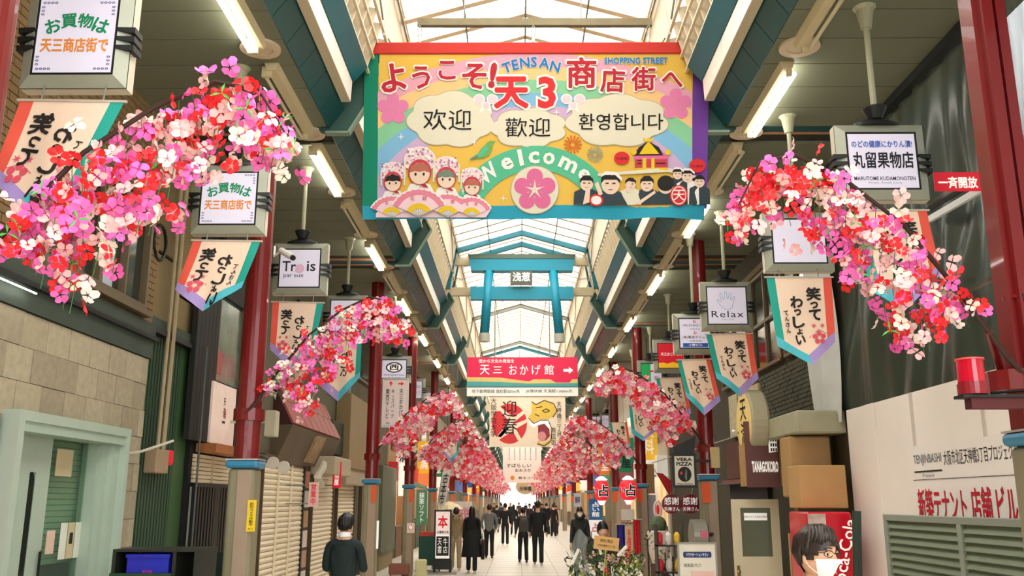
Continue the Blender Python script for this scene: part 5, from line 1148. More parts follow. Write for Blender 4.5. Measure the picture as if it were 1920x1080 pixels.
MB().box(-14, 14, 172, 173, 0, 9).build('far_building_front', M('pale far facade', (226, 214, 204), .7, var=.25, scale=.6)) and tag(bpy.data.objects['far_building_front'], 'pale building front closing the far end of the street', 'building')
# ================= right side of the street =================
XR = 4.0
fence_m = M('white hoarding enamel', (244, 234, 226), .35, var=.03, scale=1.5)
t = thing('site_hoarding', 'white steel hoarding around the building site on the right', 'fence', (XR, 7, 0))
edges = [-15, -6, 0, 3.0, 4.6, 6.2, 7.8, 9.2, 10.15, 10.45, 11.05]
for a, b in zip(edges, edges[1:]): MB().box(XR-(.02 if b-a > .5 else .035), XR+.03, a+.004, b-.004, 0, 2.87).build('panel', fence_m, t)
for a in (7.8, 9.2): MB().box(XR-.03, XR-.02, a-.03, a+.03, 0, 2.87).build('panel_seam', M('hoarding seam', (206, 194, 184), .4), t)
# notice board on the hoarding
t = thing('project_notice', 'white project notice with black and red writing on the hoarding', 'notice board', (3.96, 8, 1.4))
ya, yb = U(1707, 850, x=3.955).y, 6.4; zt, zb = U(1707, 838, x=3.955).z, 1.1
MB().box(3.955, 3.978, yb, ya, zb, zt).build('board', M('notice white', (240, 232, 226), .4, var=.01), t)
NB = lambda a, b, k=0: Vector((3.952-.002*k, ya-a, zt-b))
def nrow(px0, py0, px1, py1):   # extents along the board
    p, q = U(px0, py0, x=3.955), U(px1, py1, x=3.955); return ya-p.y, ya-q.y
u0, u1 = nrow(1713, 860, 1765, 860); zr = zt-U(1740, 862, x=3.955).z
word(t, 'TENJINBASHI', NB, (u0+u1)/2, zr, .11, GREYI, u1-u0, bold=.01); MB().add([NB(u0, zr+.1, 1), NB(u1, zr+.1, 1), NB(u1, zr+.115, 1), NB(u0, zr+.115, 1)], [(0, 1, 2, 3)]).build('rule', INK, t)
word(t, 'Project', NB, (u0+u1)/2, zr+.15, .04, GREYI, .25)
u0, u1 = nrow(1769, 855, 1897, 850); u1 = u0+(u1-u0)*1.08; word(t, '大阪市北区天神橋3丁目プロジェクト', NB, (u0+u1)/2, zr-.0, .135, INK, u1-u0, bold=.0)
zl = zt-U(1712, 900, x=3.955).z; MB().add([NB(.02, zl, 1), NB(ya-yb-.02, zl, 1), NB(ya-yb-.02, zl+.006, 1), NB(.02, zl+.006, 1)], [(0, 1, 2, 3)]).build('rule', INK, t)
dr = M('notice red', (196, 20, 48), .5, var=0); zr2 = zt-U(1780, 940, x=3.955).z
for s_, p0_, p1_ in (('新築テナント', 1722, 1812), ('店舗', 1821, 1860), ('ビル', 1869, 1908)):
    u0, u1 = nrow(p0_, 940, p1_, 940); word(t, s_, NB, (u0+u1)/2, zr2+.03, .30, dr, u1-u0, bold=.03)
# louvred gate leaf in front of the hoarding
GX = 3.62; gy0, gy1 = 5.2, U(1661, 975, x=GX).y; gz = U(1661, 964, x=GX).z
lg = M('grey green gate frame', (142, 150, 138), .4, .2, var=.05); ls = M('green grey louvre', (110, 122, 96), .45, var=.08)
t = thing('louvre_gate', 'grey green louvred gate standing before the white hoarding', 'gate', (GX, 7.5, 0))
gm_ = U(1804, 1000, x=GX).y
for a, b, c, d in ((gy0, gy1, gz-.06, gz), (gy0, gy1, .1, .16), (gy1-.07, gy1, .16, gz-.06), (gm_-.035, gm_+.035, .16, gz-.06), (gy0, gy0+.07, .16, gz-.06)): bevel(MB().box(GX-.03, GX+.03, a, b, c, d).build('gate_frame', lg, t), .006)
for a, b in ((gy0+.07, gm_-.035), (gm_+.035, gy1-.07)):
    z = .17
    while z < gz-.12: m = MB(); m.hexa([(GX-.022, a, z), (GX-.016, a, z), (GX+.02, a, z+.066), (GX+.014, a, z+.066)], [(GX-.022, b, z), (GX-.016, b, z), (GX+.02, b, z+.066), (GX+.014, b, z+.066)]); m.build('louvre_slat', ls, t); z += .069
for a in (gy0+.3, gy1-.3): MB().box(GX-.2, GX+.2, a, a+.06, 0, .1).build('gate_foot', lg, t)
# netting
net_m = clear_mat('black site netting', (58, 66, 54), .84, .28, streak=(1, 1.5, .25))
m = MB()
def netf(u, v):
    y = 1.5+9.7*u; z = 2.75+3.22*v; return Vector((XR+.06+(1-v**4)*(.05*math.sin(u*60+math.sin(v*6)*1.4)+.04*math.sin(u*23+v*9))+.02*math.sin(u*171+v*13), y, z))
m.grid(netf, 260, 30); tag(m.build('site_netting', net_m, smooth=True), 'dark wrinkled netting hung over the building site above the hoarding', 'netting')
m = MB(); m.box(XR-.04, XR+.10, 1.5, 11.2, 5.90, 5.99); tag(m.build('netting_batten', black_m), 'long dark batten holding the top edge of the netting', 'batten')
bw = MB(); bw.box(5.3, 5.4, 10.0, 15, 0, 7.5); tag(bw.build('net_backdrop', M('dull backdrop sheet', (62, 70, 60), .8, var=.3, scale=2)), 'dark backdrop sheet added behind the netting', 'building')  # added backdrop, keeps the sky from showing through this part of the netting
for i, zz in enumerate((3.9, 5.0)):
    m = MB(); m.tube([(4.6, 2, zz), (4.6, 11, zz)], .03, 6); tag(m.build('scaffold_rail', M('rust pink rail', (170, 110, 100), .5)), ('lower' if i == 0 else 'upper')+' pink scaffold rail seen through the netting', 'rail')
# red notice on the netting, white cable tray
a, b = U(1750, 323, y=7.3), U(1836, 358, y=7.3); t = thing('red_notice', 'red notice with white characters on the netting', 'notice', U(1793, 358, x=3.9))
MB().box(a.x, b.x+.05, 7.3, 7.31, b.z, a.z).build('board', REDI, t); word(t, '一斉開放', lambda u, v, k=0: Vector((a.x+u, 7.295, a.z-v)), (b.x-a.x)*.53, (a.z-b.z)*.56, (a.z-b.z)*.62, WHT, (b.x-a.x)*.9, bold=.06)
m = MB(); m.tube([(b.x-.04, 7.32, (a.z+b.z)/2), (4.1, 7.4, (a.z+b.z)/2)], .01, 5); m.build('tie', grey_m, t)
p, q = U(1742, 412, x=3.97), U(1845, 352, x=3.97); m = MB(); m.bar(p, q, .035, .06); t = m.build('cable_tray', M('tray white', (220, 222, 220), .4, .2)); tag(t, 'white sloping cable tray below the red notice', 'cable tray')
m = MB(); m.tube([p+Vector((-.03, 0, .08)), q+Vector((-.03, 0, .08))], .025, 6); m.build('black_cable', black_m, t)
# red drum beacon on a bracket
c = U(1825, 740, y=5.15); t = thing('beacon_lamp', 'red drum beacon on a bracket off the nearest red pillar', 'beacon', c)
m = MB(); m.lathe(c, [(.08, 0), (.082, .07)], 20); m.build('base_ring', M('beacon dark red', (140, 12, 34), .3, coat=.4), t)
m = MB(); m.lathe(c, [(.074, .07), (.07, .2), (.066, .206), (.0, .21)], 20); m.build('lens', M('beacon red', (196, 14, 44), .18, coat=.6, emit=.04), t)
m = MB(); m.lathe(c, [(.078, .195), (.078, .205)], 20); m.build('rim', M('beacon rim', (226, 90, 90), .3), t)
MB().box(c.x-.08, R0X-.13, 5.1, 5.22, c.z-.02, c.z-.003).build('bracket_plate', black_m, t); MB().box(c.x-.03, R0X-.13, 5.12, 5.2, c.z-.08, c.z-.02).build('bracket_arm', M('bracket oxblood', (86, 20, 24), .5), t)
m = MB(); m.tube([(c.x+.1, 5.15, c.z+.01), (R0X-.1, 5.16, c.z+.03), (R0X-.14, 5.2, c.z+.6)], .01, 6); m.build('cable', black_m, t)
# pale plastic sheet strip at the site's far edge
m = MB(); m.grid(lambda u, v: Vector((3.93+.05*math.sin(u*9+v*4), 11.08+1.0*u, 2.75+2.4*v)), 12, 10); tag(m.build('plastic_sheet', M('milky plastic sheet', (214, 216, 214), .4, var=.15, scale=3), smooth=True), 'milky plastic sheet strip between netting and block wall', 'sheet')
# ------- building past the site -------
W3 = thing('wall_right', None, None, (XR, 12, 0), kind='structure')
blk = M('dark weathered block', (84, 84, 66), .8, var=.3, scale=8, bump=.4)
MB().box(XR+.05, XR+.6, 11.05, 24.5, 0, H(4.3)).build('wall_core', M('shadow brown render', (66, 60, 44), .8), W3)
y0, y1 = 11.9, 15.2; z = 2.95; row = 0; bm_ = MB()
while z < 3.75:
    y = y0+(.1 if row % 2 else 0)
    while y < y1: bm_.box(XR-.01+.012*rf.random(), XR+.05, y, min(y+.2, y1), z, z+.055); y += .21
    z += .065; row += 1
bm_.build('brick', blk, W3, kind='stuff')
for a, b in ((12.0, 13.4), (13.6, 15.1), (15.6, 17.6)):
    MB().box(XR+.02, XR+.05, a, b, 3.95, 5.4).build('upper_window', glassd, W3)
    for q in (a, (a+b)/2, b): MB().box(XR-.02, XR+.05, q-.025, q+.025, 3.9, 5.45).build('window_frame', al_m, W3)
    for zz in (3.88, 4.6, 5.4): MB().box(XR-.03, XR+.05, a, b, zz, zz+.05).build('window_rail', al_m, W3)
MB().box(XR-.02, XR+.05, 11.05, 24.5, 5.5, 5.6).build('wall_trim', tanw_m, W3)
m = MB(); m.box(3.45, 4.1, 11.3, 14.2, 2.62, 2.90); tag(bevel(m.build('concrete_canopy', M('pale concrete', (172, 168, 140), .7, var=.12)), .02), 'pale concrete canopy over the drinks machine', 'canopy')
m = MB(); m.box(3.42, 3.95, 11.6, 12.0, 1.85, 2.6); tag(bevel(m.build('column_casing', M('tan board', (178, 140, 92), .6, var=.1)), .02), 'tan boarded column under the concrete canopy', 'column')
m = MB(); m.box(3.35, 3.9, 11.0, 11.5, 1.72, 2.22); tag(bevel(m.build('carton', M('cardboard tan', (190, 148, 96), .7, var=.08)), .01), 'large tan carton on top of the red drinks machine', 'box')
# drinks machine
c0, c1 = U(1512, 960, y=10.6), U(1603, 960, y=10.6); mz = c0.z
t = thing('drinks_machine', 'red drinks vending machine with white script behind the masked man', 'vending machine', ((c0.x+c1.x)/2, 10.6, 0))
cr = M('vending red', (206, 16, 40), .3, coat=.3, var=.03)
bevel(MB().box(c0.x, c1.x-.04, 10.6, 11.3, 0, mz).build('cabinet', cr, t), .02)
xs = c0.x+(c1.x-c0.x)*.38
MB().box(c0.x+.01, xs, 10.585, 10.6, mz-.6, mz-.02).build('picture_panel', M('poster mix', (226, 190, 180), .5, var=.5, scale=10), t)
MB().add([(c0.x+.05+.09+.09*math.cos(q), 10.58, mz-.2+.07*math.sin(q)) for q in [2*PI*i/16 for i in range(16)]], [tuple(range(15, -1, -1))]).build('picture_panel', M('poster blue', (110, 150, 220), .5), t)
word(t, 'Coca-Cola', lambda a, b, k=0: Vector((xs+.17+a-.12*b, 10.59, mz-.48-b)), 0, 0, .15, WHT, .82, rot=1.42, bold=.01)
m = MB(); m.tube([U(1606, 958, y=10.4), U(1608, 1080, y=10.4)], .05, 10); tag(m.build('sleeved_post', M('dark green sleeve', (46, 62, 52), .5)), 'dark green padded post beside the drinks machine', 'post')
# ivory door
t = thing('ivory_door', 'ivory door with a dark glass panel standing ajar under the brown sign', 'door', U(1420, 1080, y=13.2)); 
d0, d1 = U(1371, 936, y=13.2), U(1459, 936, y=13.2); dz = d0.z; iv = M('ivory door paint', (228, 214, 182), .45, var=.05)
for a, b, c, d in ((d0.x, d0.x+.12, 0, dz), (d1.x-.12, d1.x, 0, dz), (d0.x+.12, d1.x-.12, dz-.12, dz), (d0.x+.12, d1.x-.12, 0, dz-.78)): MB().box(a, b, 13.2, 13.24, c, d).build('door_stile', iv, t)
MB().box(d0.x+.12, d1.x-.12, 13.215, 13.23, dz-.78, dz-.12).build('glass_panel', M('grey green glass', (104, 110, 88), .2, spec=.7), t)
MB().box(d0.x+.17, d1.x-.17, 13.205, 13.213, dz-.29, dz-.19).build('paper_strip', WHT, t); word(t, '天満おかげさま商店会事務所', lambda a, b, k=0: Vector(((d0.x+d1.x)/2+a, 13.203, dz-.24-b)), 0, 0, .03, INK, .34)
m = MB(); m.lathe((d0.x+.05, 13.2, dz-.98), [(.0, -.05), (.025, -.045), (.025, -.02), (.012, 0)], 12, axis='y'); m.build('knob', M('brass knob', (150, 120, 70), .3, .8), t)
m = MB(); m.box(d0.x+.03, d0.x+.07, 13.19, 13.2, dz-1.1, dz-.9); m.build('lock_plate', M('brass knob', (150, 120, 70)), t)
# brown shop sign
a, b = U(1394, 790, y=12.7), U(1465, 914, y=12.7); t = thing('brown_shop_sign', 'brown shop sign box with white capitals over the ivory door', 'sign', ((a.x+b.x)/2, 12.7, b.z)); bs = M('chocolate sign', (104, 64, 62), .5, var=.05)
bevel(MB().box(a.x, b.x, 12.7, 12.72, b.z, a.z).build('sign_face', bs, t), .004); MB().box(a.x+.02, b.x+.45, 12.72, 13.15, b.z+.02, a.z-.3).build('sign_body', M('tan sign body', (178, 142, 90), .6), t)
SF = lambda u, v, k=0: Vector((a.x+u*(b.x-a.x), 12.695-.002*k, a.z-v*(a.z-b.z)))
word(t, 'TANAGOKORO', SF, .56, .69, .17, WHT, .78, bold=.04); MB().add([SF(.70, .2), SF(.95, .18), SF(.95, .46), SF(.70, .48)], [(0, 1, 2, 3)]).build('mark_plate', WHT, t)
m = MB()
for i in range(3):
    for j in range(3): u, v = .755+.07*i, .26+.075*j; m.add([SF(u, v, 1), SF(u+.045, v, 1), SF(u+.045, v+.05, 1), SF(u, v+.05, 1)], [(0, 1, 2, 3)])
m.build('mark_dots', INK, t, kind='stuff')
# drum sign
c = U(1408, 792, y=13.0); t = thing('drum_sign', 'round pale drum sign facing across the street above the brown sign', 'sign', c)
m = MB(); m.lathe((c.x, 13.0, c.z), [(.44, -.10), (.46, -.07), (.46, .12), (.44, .15)], 32, axis='x'); m.build('rim', M('drum grey cream', (176, 168, 140), .5), t)
m = MB(); m.lathe((c.x, 13.0, c.z), [(.42, -.105), (.42, -.095)], 32, axis='x'); m.build('drum_face', M('drum face yellow', (226, 196, 120), .5, emit=.1), t)
word(t, '天満', lambda a_, b_, k=0: Vector((c.x-.108, 13.0-a_, c.z-b_)), 0, 0, .65, INK, .34, vert=True, bold=.02)
m = MB(); m.tube([(c.x+.1, 13.0, c.z), (4.05, 13.0, c.z)], .03, 8); m.build('bracket', grey_m, t)
c = U(1377, 811, y=13.3); t = thing('spot_lamp', 'small round spot lamp left of the drum sign', 'light', c); m = MB(); m.ball(c, .05, 10, 8); m.build('lamp_head', steelw_m, t); m = MB(); m.tube([c, c+Vector((.3, .1, 0)), (4.05, 13.4, c.z)], .015, 6); m.build('arm', grey_m, t)
# shop behind the second right pillar: window with posters and dark doorway
a0, a1 = 14.8, 17.4
t = thing('corner_shop_front', 'dark shop front with posters and a lit sign window behind the second right pillar', 'shop front', (XR, 16, 0))
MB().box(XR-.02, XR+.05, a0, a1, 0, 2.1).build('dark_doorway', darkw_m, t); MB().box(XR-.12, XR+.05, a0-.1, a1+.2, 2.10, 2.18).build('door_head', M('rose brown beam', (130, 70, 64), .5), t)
MB().box(XR-.05, XR+.04, a0, a0+.9, 2.2, 2.85).build('lit_window', M('lilac neon window', (190, 170, 230), .4, emit=.5, var=.6, scale=9), t); MB().box(XR-.06, XR+.04, a0+1.0, a1, 2.2, 2.85).build('bottle_window', M('dark bottle window', (44, 26, 26), .3, var=.6, scale=22), t)
for j, c_ in enumerate(((210, 190, 150), (226, 180, 160), (196, 186, 150))): MB().box(XR-.04, XR+.04, a0+.1+j*.75, a0+.75+j*.75, 2.95, 3.7).build('poster', M('wall poster %d' % j, c_, .6, var=.3, scale=12), t)
for j in range(5): MB().box(XR-.35, XR-.02, a0+.1, a0+.7, .3*j+.05, .3*j+.30).build('menu_shelf', M('black menu shelf', (26, 26, 28), .5, var=.3, scale=10), t)
# pizza sign
a, b = U(1263, 854, y=14.2), U(1304, 911, y=14.2); t = thing('pizza_sign', 'square white pizza sign with a black disc in a black frame', 'sign', ((a.x+b.x)/2, 14.2, b.z)); PZ = lambda u, v, k=0: Vector((a.x+u*(b.x-a.x), 14.195-.002*k, a.z-v*(a.z-b.z)))
MB().box(a.x-.03, b.x+.03, 14.21, 14.28, b.z-.03, a.z+.03).build('frame', black_m, t); MB().box(a.x+.01, b.x-.01, 14.197, 14.21, b.z+.01, a.z-.01).build('board', M('sign ivory', (222, 214, 196), .5), t)
word(t, 'VERA', PZ, .5, .13, .12, INK, .78, bold=.04); word(t, 'PIZZA', PZ, .5, .28, .12, INK, .78, bold=.04); patch(t, circ(.5, .62, .33, .25, 28), PZ, INK); patch(t, [(.56, .45), (.62, .5), (.6, .8), (.54, .82), (.5, .7)], PZ, M('drawing grey', (110, 120, 104), .5), 1); patch(t, circ(.34, .58, .06, .05), PZ, M('sign red', (214, 30, 48)), 1)
word(t, 'Napoletana', PZ, .5, .94, .06, INK, .8, bold=.03)
m = MB(); m.hexa([(a.x, 14.2, a.z+.03), (b.x, 14.2, a.z+.03), (b.x, 14.3, a.z+.03), (a.x, 14.3, a.z+.03)], [(a.x, 14.2, a.z+.13), (b.x+.04, 14.2, a.z+.30), (b.x+.04, 14.3, a.z+.30), (a.x, 14.3, a.z+.13)]); m.build('hood', M('black hood slats', (28, 26, 26), .5), t)
MB().box(b.x+.03, 2.98, 14.22, 14.26, a.z-.1, a.z-.06).build('bracket', black_m, t)
m = MB(); m.box(2.84, 2.9, 14.2, 14.36, 2.35, 2.62); m = MB(); m.box(3.0, 3.14, 14.28, 14.36, 2.3, 2.62); tag(bevel(m.build('switch_box', M('cream switch box', (206, 180, 130), .5)), .008), 'cream switch box on the second right pillar above the collar', 'box')
# round maroon paddles, red flag, drum mirror, white board
for (px_, lab) in ((1259, 'maroon round fan sign with white writing, nearer the street'), (1294, 'maroon round fan sign with white writing, against the pillar')):
    c = U(px_, 945, y=15.4); t = thing('round_fan_sign', lab, 'sign', c); m = MB(); m.lathe((c.x, 15.4, c.z), [(0, -.02), (.155, -.015), (.16, 0), (.155, .015), (0, .02)], 24, axis='y'); m.build('disc', M('maroon cloth', (120, 22, 36), .5), t)
    word(t, '感謝', lambda a_, b_, k=0: Vector((c.x+a_, 15.375, c.z-b_)), 0, -.05, .12, WHT, .24, bold=.01); word(t, '天神さん', lambda a_, b_, k=0: Vector((c.x+a_, 15.375, c.z-b_)), 0, .08, .07, WHT, .26, bold=.01)
    m = MB(); m.tube([(c.x, 15.42, c.z), (c.x+.1, 15.6, c.z+.3), (4.0, 15.8, c.z+.35)], .01, 5); m.build('hanger', grey_m, t)
p = [U(*q, y=15.6) for q in ((1230, 886), (1243, 888), (1262, 905), (1256, 930), (1250, 921))]; m = MB(); m.prism(p, (0, .01, 0)); t = thing('red_cloth_flag', 'red cloth flag hanging left of the pizza sign', 'flag', p[2]); m.build('flag_cloth', M('deep red cloth', (170, 24, 32), .7), t)
m = MB(); m.tube([p[0], U(1222, 868, y=15.6), (3.9, 15.6, U(1222, 868, y=15.6).z+.5)], .01, 5); m.build('staff', beige_m, t)
c = U(1308, 1005, y=13.6); t = thing('drum_lamp', 'grey metal drum lamp low on the second right pillar', 'lamp', c)
m = MB(); m.lathe((c.x+.03, 13.6, c.z), [(.2, -.13), (.235, -.12), (.235, .08), (.2, .1)], 26, axis='x'); m.build('drum', M('brushed grey drum', (156, 154, 140), .35, .5), t); MB().box(c.x, c.x+.1, 13.355, 13.37, c.z-.02, c.z+.08).build('small_label', PNK, t)
m = MB(); m.tube([(c.x+.1, 13.6, c.z), (2.98, 14.38, c.z)], .03, 6); m.build('bracket', black_m, t)
t = plate_sign('salon_board', 'white floor board with a dark blue pill shaped heading', 1310, 1100, 11.6, .44, 1.0, M('board white', (226, 222, 206), .5), lambda t, fn: (patch(t, [(-38, -41), (-40, -37.5), (-38, -34), (38, -34), (40, -37.5), (38, -41)], fn, NAVY), word(t, 'リラクゼーションサロン', fn, 0, -37.5, 4, WHT, 62, k=1), word(t, '極楽湯けむり', fn, -14, -25, 4.5, INK, 48), patch(t, [(-20, -18), (44, -18), (44, 30), (-20, 30)], fn, M('pale rose print', (232, 190, 180), .5))), frame=M('board rim grey', (150, 150, 140), .4))
for s_ in (-1, 1):
    c = U(1310, 1100, y=11.6); MB().box(c.x+s_*.2-.02, c.x+s_*.2+.02, 11.65, 11.9, 0, max(.1, c.z-.5)).build('board_leg', grey_m, t)
MB().box(XR-.3, XR-.28, 12.3, 12.34, 0, 2.5)
# tall tan sign-menu and bamboo blinds beside the door
t = hangsign(1480, 1000, 1502, 1080, None, 'menu_board', 'tan menu board leaning by the drinks machine', M('menu tan', (190, 150, 104), .6, var=.2, scale=9), [('お品書', 0, -.42, .08, .7, False)], INK, depth=11.5)
m = MB(); m.tube([(3.72, 12.5, 0), (3.75, 12.5, 2.1)], .04, 8); tag(m.build('bamboo_pole', M('aged bamboo', (150, 130, 90), .6, var=.3)), 'bamboo pole between the ivory door and the drinks machine', 'pole')
# paper lanterns
for (px_, py_, y_, rx, lab) in ((1128, 920, 21.9, .18, 'smaller red paper lantern with a black character, nearer the street middle'), (1178, 919, 21.9, .22, 'larger red paper lantern with a black character beside the third pillar')):
    c = U(px_, py_, y=y_); t = thing('paper_lantern', lab, 'lantern', c)
    m = MB(); m.lathe(c, [(.11, -.23), (rx*.86, -.17), (rx, -.06), (rx, .06), (rx*.86, .17), (.11, .23)], 20); m.build('shade', M('lantern red', (224, 40, 56), .5, emit=.25), t, smooth=True)
    for sg_, n_ in ((1, 'top_cap'), (-1, 'bottom_cap')): m = MB(); m.lathe(c, sorted([(.11, sg_*.23), (.15 if sg_ > 0 else .09, sg_*.25), (.05, sg_*.33)], key=lambda q: q[1]), 16); m.build(n_, M('lantern white', (248, 238, 232), .5, emit=.35), t)
    for ch, dx_, hh_ in (('占', .04, .27), ('い', -.15, .12)):
        for mt_, bd, of in ((WHT, .12, .012), (INK, .05, .02)):
            def fl_(a_, b_): ang = (dx_+a_)/rx; return Vector((c.x+(rx+of)*math.sin(ang), y_-(rx+of)*math.cos(ang), c.z-b_))
            m = MB(); put_text(m, ch, fl_, 0, .0, hh_*(1+(.12 if mt_ is WHT else 0)), bold=bd); m.build('character', mt_, t)
    m = MB(); m.tube([(c.x, y_, c.z+.3), (c.x, y_+.12, c.z+.36), (c.x, y_+.2, c.z+.2), (c.x, y_+.22, c.z+.02)], .012, 5); m.build('hanger_arm', grey_m, t)
m = MB(); a = U(1096, 921, y=22.14); b = U(1200, 921, y=22.14); m.tube([a, b], .015, 6); tag(m.build('lantern_rail', grey_m), 'thin rail carrying the two red lanterns', 'rail')
# sheets and stock around the third right pillar
hangsign(1206, 725, 1226, 790, None, 'blue_sheet', 'upper blue sheet behind the third right pillar', M('site blue', (30, 90, 190), .5), depth=23.6)
hangsign(1204, 870, 1228, 925, None, 'wrapped_board', 'tan and blue wrapped board right of the third right pillar', M('tan wrap', (190, 150, 100), .6), depth=22.9)
hangsign(1206, 928, 1232, 1000, None, 'striped_sheet', 'pale sheet with thin lilac stripes right of the third pillar', M('pale lilac sheet', (206, 204, 222), .6, var=.1, scale=5), depth=22.7)
hangsign(1104, 935, 1129, 975, None, 'blue_white_board', 'blue and white board under the smaller lantern', M('sign azure', (60, 120, 190), .5, var=.5, scale=6), [('占い館', 0, 0, .7, .6, True)], depth=24.8)
hangsign(1104, 975, 1130, 1010, None, 'pink_mark_board', 'small white board with a pink mark behind the seated woman', WHT, [('占', 0, -.1, .5, .5, False)], PNK, depth=24.0)
hangsign(1165, 955, 1190, 975, None, 'paper_board', 'plain pale board below the larger lantern', M('paper pale', (224, 216, 206), .6), depth=21.9)
def cloth(px0, py0, px1, py1, y, lab, mat, name='hanging_cloth'):
    a, b = U(px0, py0, y=y), U(px1, py1, y=y); m = MB(); m.grid(lambda u, v: Vector((a.x+(b.x-a.x)*u, y+.03*math.sin(u*14), a.z+(b.z-a.z)*v)), 14, 3); t = thing(name, lab, 'cloth', ((a.x+b.x)/2, y, b.z)); m.build('cloth_panel', mat, t, smooth=True)
    m = MB(); m.tube([(a.x-.03, y, a.z+.01), (b.x+.03, y, a.z+.01)], .012, 6); m.build('rod', beige_m, t)
    for x_ in (a.x, b.x): m = MB(); m.tube([(x_, y, a.z), (x_, y, 0)], .01, 5); m.build('stand_leg', grey_m, t)
cloth(1156, 984, 1186, 1030, 21.0, 'indigo and violet hanging cloth under the larger lantern', M('indigo cloth', (44, 30, 130), .7, var=.3))
cloth(1187, 975, 1203, 1040, 19.6, 'red hanging cloth beside the third right pillar', M('scarlet cloth', (206, 30, 44), .7))
hangsign(1172, 985, 1188, 1060, None, 'wooden_signpost', 'narrow pale wooden signpost with writing beside the red cloth', M('pale wood', (206, 176, 134), .6), [('手相鑑定', 0, 0, .8, .5, True)], REDI, depth=17.5)
# planter with white pot and ornament
c = U(1236, 1030, y=16.5); t = thing('new_year_planter', 'white pot with a green ball and a red and white ornament', 'planter', (c.x, 16.5, 0))
m = MB(); m.lathe((c.x, 16.5, 0), [(.13, .75), (.2, 1.0), (.2, 1.28), (.17, 1.3)], 16); m.build('pot', M('pot white', (220, 206, 190), .5), t); m = MB(); m.lathe((c.x, 16.5, 0), [(.16, 0), (.16, .75)], 4); m.build('stand', M('stand brown', (90, 66, 44), .6), t)
m = MB(); m.ball((c.x, 16.5, 1.40), .15, 12, 8); m.build('moss_ball', M('moss green', (96, 112, 76), .8, var=.5, scale=20), t)
m = MB(); m.tube([(c.x+.06*math.sin(q), 16.5, 1.66+.14*math.cos(q)) for q in [2*PI*i/14 for i in range(15)]], .022, 6); m.build('rope_ring', M('ring cream', (236, 210, 200), .6), t); m = MB(); m.ball((c.x, 16.48, 1.66), (.03, .02, .09), 8, 6); m.build('red_centre', REDI, t)
# potted plants and stock rack low on the right
for i, (px_, y_, hh, lab) in enumerate(((1216, 15.6, .7, 'leafy pot plant under the striped sheet'), (1248, 15.2, .5, 'small pot plant beside the white pot planter'), (1262, 13.2, .55, 'pot plant left of the white floor board'))):
    c = U(px_, 1060, y=y_); t = thing('potted_plant', lab, 'plant', (c.x, y_, 0)); m = MB(); m.lathe((c.x, y_, 0), [(.1, 0), (.14, .28)], 12); m.build('pot', M('clay pot', (150, 90, 60), .7), t)
    m = MB(); rp_ = random.Random(i)
    for k in range(60):
        a_ = rp_.uniform(0, 6.28); r_ = rp_.uniform(.02, .2); z_ = .3+rp_.random()*hh+.35; p_ = Vector((c.x+r_*math.cos(a_), y_+r_*math.sin(a_), z_)); d_ = Vector((math.cos(a_), math.sin(a_), rp_.uniform(-.3, .8)))*.09; s_ = Vector((-math.sin(a_), math.cos(a_), 0))*.02
        m.add([p_, p_+d_*.5+s_, p_+d_, p_+d_*.5-s_], [(0, 1, 2, 3)])
    m.build('foliage', M('dark leaf', (50, 84, 44), .5, var=.4, scale=9), t, kind='stuff')
    m = MB(); m.tube([(c.x, y_, .25), (c.x, y_, .5+hh)], .012, 5); m.build('stem', twig_m, t)
t = thing('stock_rack', 'dark wire rack with small red and yellow goods by the floor board', 'rack', (U(1262, 1080, y=12.8).x, 12.8, 0)); x_ = U(1262, 1080, y=12.8).x
for z_ in (.5, .85, 1.2): MB().box(x_-.2, x_+.16, 12.8, 13.05, z_, z_+.02).build('rack_shelf', black_m, t)
for dx_ in (-.2, .15): MB().box(x_+dx_, x_+dx_+.015, 12.8, 13.05, 0, 1.5).build('rack_side', black_m, t)
for i in range(9):
    gx, gz_ = x_-.15+.12*(i % 3), (.52, .87, 1.22)[i//3]; cc = [(206, 40, 50), (236, 190, 60), (226, 220, 210)][(i*2) % 3]
    m = MB(); m.lathe((gx, 12.9, gz_), [(.035, 0), (.045, .05), (.045, .13), (.02, .17)], 10); tag(m.build('small_jar', M('jar %d' % ((i*2) % 3), cc, .4)), '%s jar on the %s shelf of the wire rack, %s in its row' % (('red', 'white', 'yellow')[(i*2) % 3], ('lowest', 'middle', 'top')[i//3], ('left', 'middle', 'right')[i % 3]), 'jar', 'goods on the wire rack')
# ---- left, far pavement: book shop sign, flags, boxes ----
def art_book(t, fn):
    patch(t, [(-50, -50), (50, -50), (50, 0), (-50, 0)], fn, M('pale pink print', (240, 220, 214), .5, emit=.15)); word(t, '本', fn, 0, -28, 27, REDI, 70, k=1, bold=.05); word(t, '古書籍文具', fn, 0, -6, 6, INK, 84, k=1, bold=.03)
    patch(t, [(-44, 3), (44, 3), (44, 44), (-44, 44)], fn, INK, 0); word(t, '天牛', fn, 18, 23, 34, WHT, 30, vert=True, k=1, bold=.02) if False else (word(t, '天書', fn, -20, 23, 32, WHT, 30, vert=True, k=1), word(t, '牛店', fn, 20, 23, 32, WHT, 30, vert=True, k=1))
t = plate_sign('book_shop_sign', 'lit standing book shop sign with a big red character', 830, 1003, 24.0, .36, 1.16, M('lit sign white', (240, 232, 224), .5, emit=.2), art_book, th=.14, frame=black_m, fw=.04)
c = U(830, 1003, y=24.0); MB().box(c.x-.24, c.x+.24, 23.95, 24.2, .12, c.z-.62).build('base_box', black_m, t); MB().box(c.x-.36, c.x+.36, 23.9, 24.25, .0, .05).build('foot_plate', M('grey foot', (150, 146, 136), .4), t)
for s_ in (-1, 1): MB().box(c.x+s_*.2-.03, c.x+s_*.2+.03, 24.0, 24.1, .05, .12).build('foot_block', black_m, t)
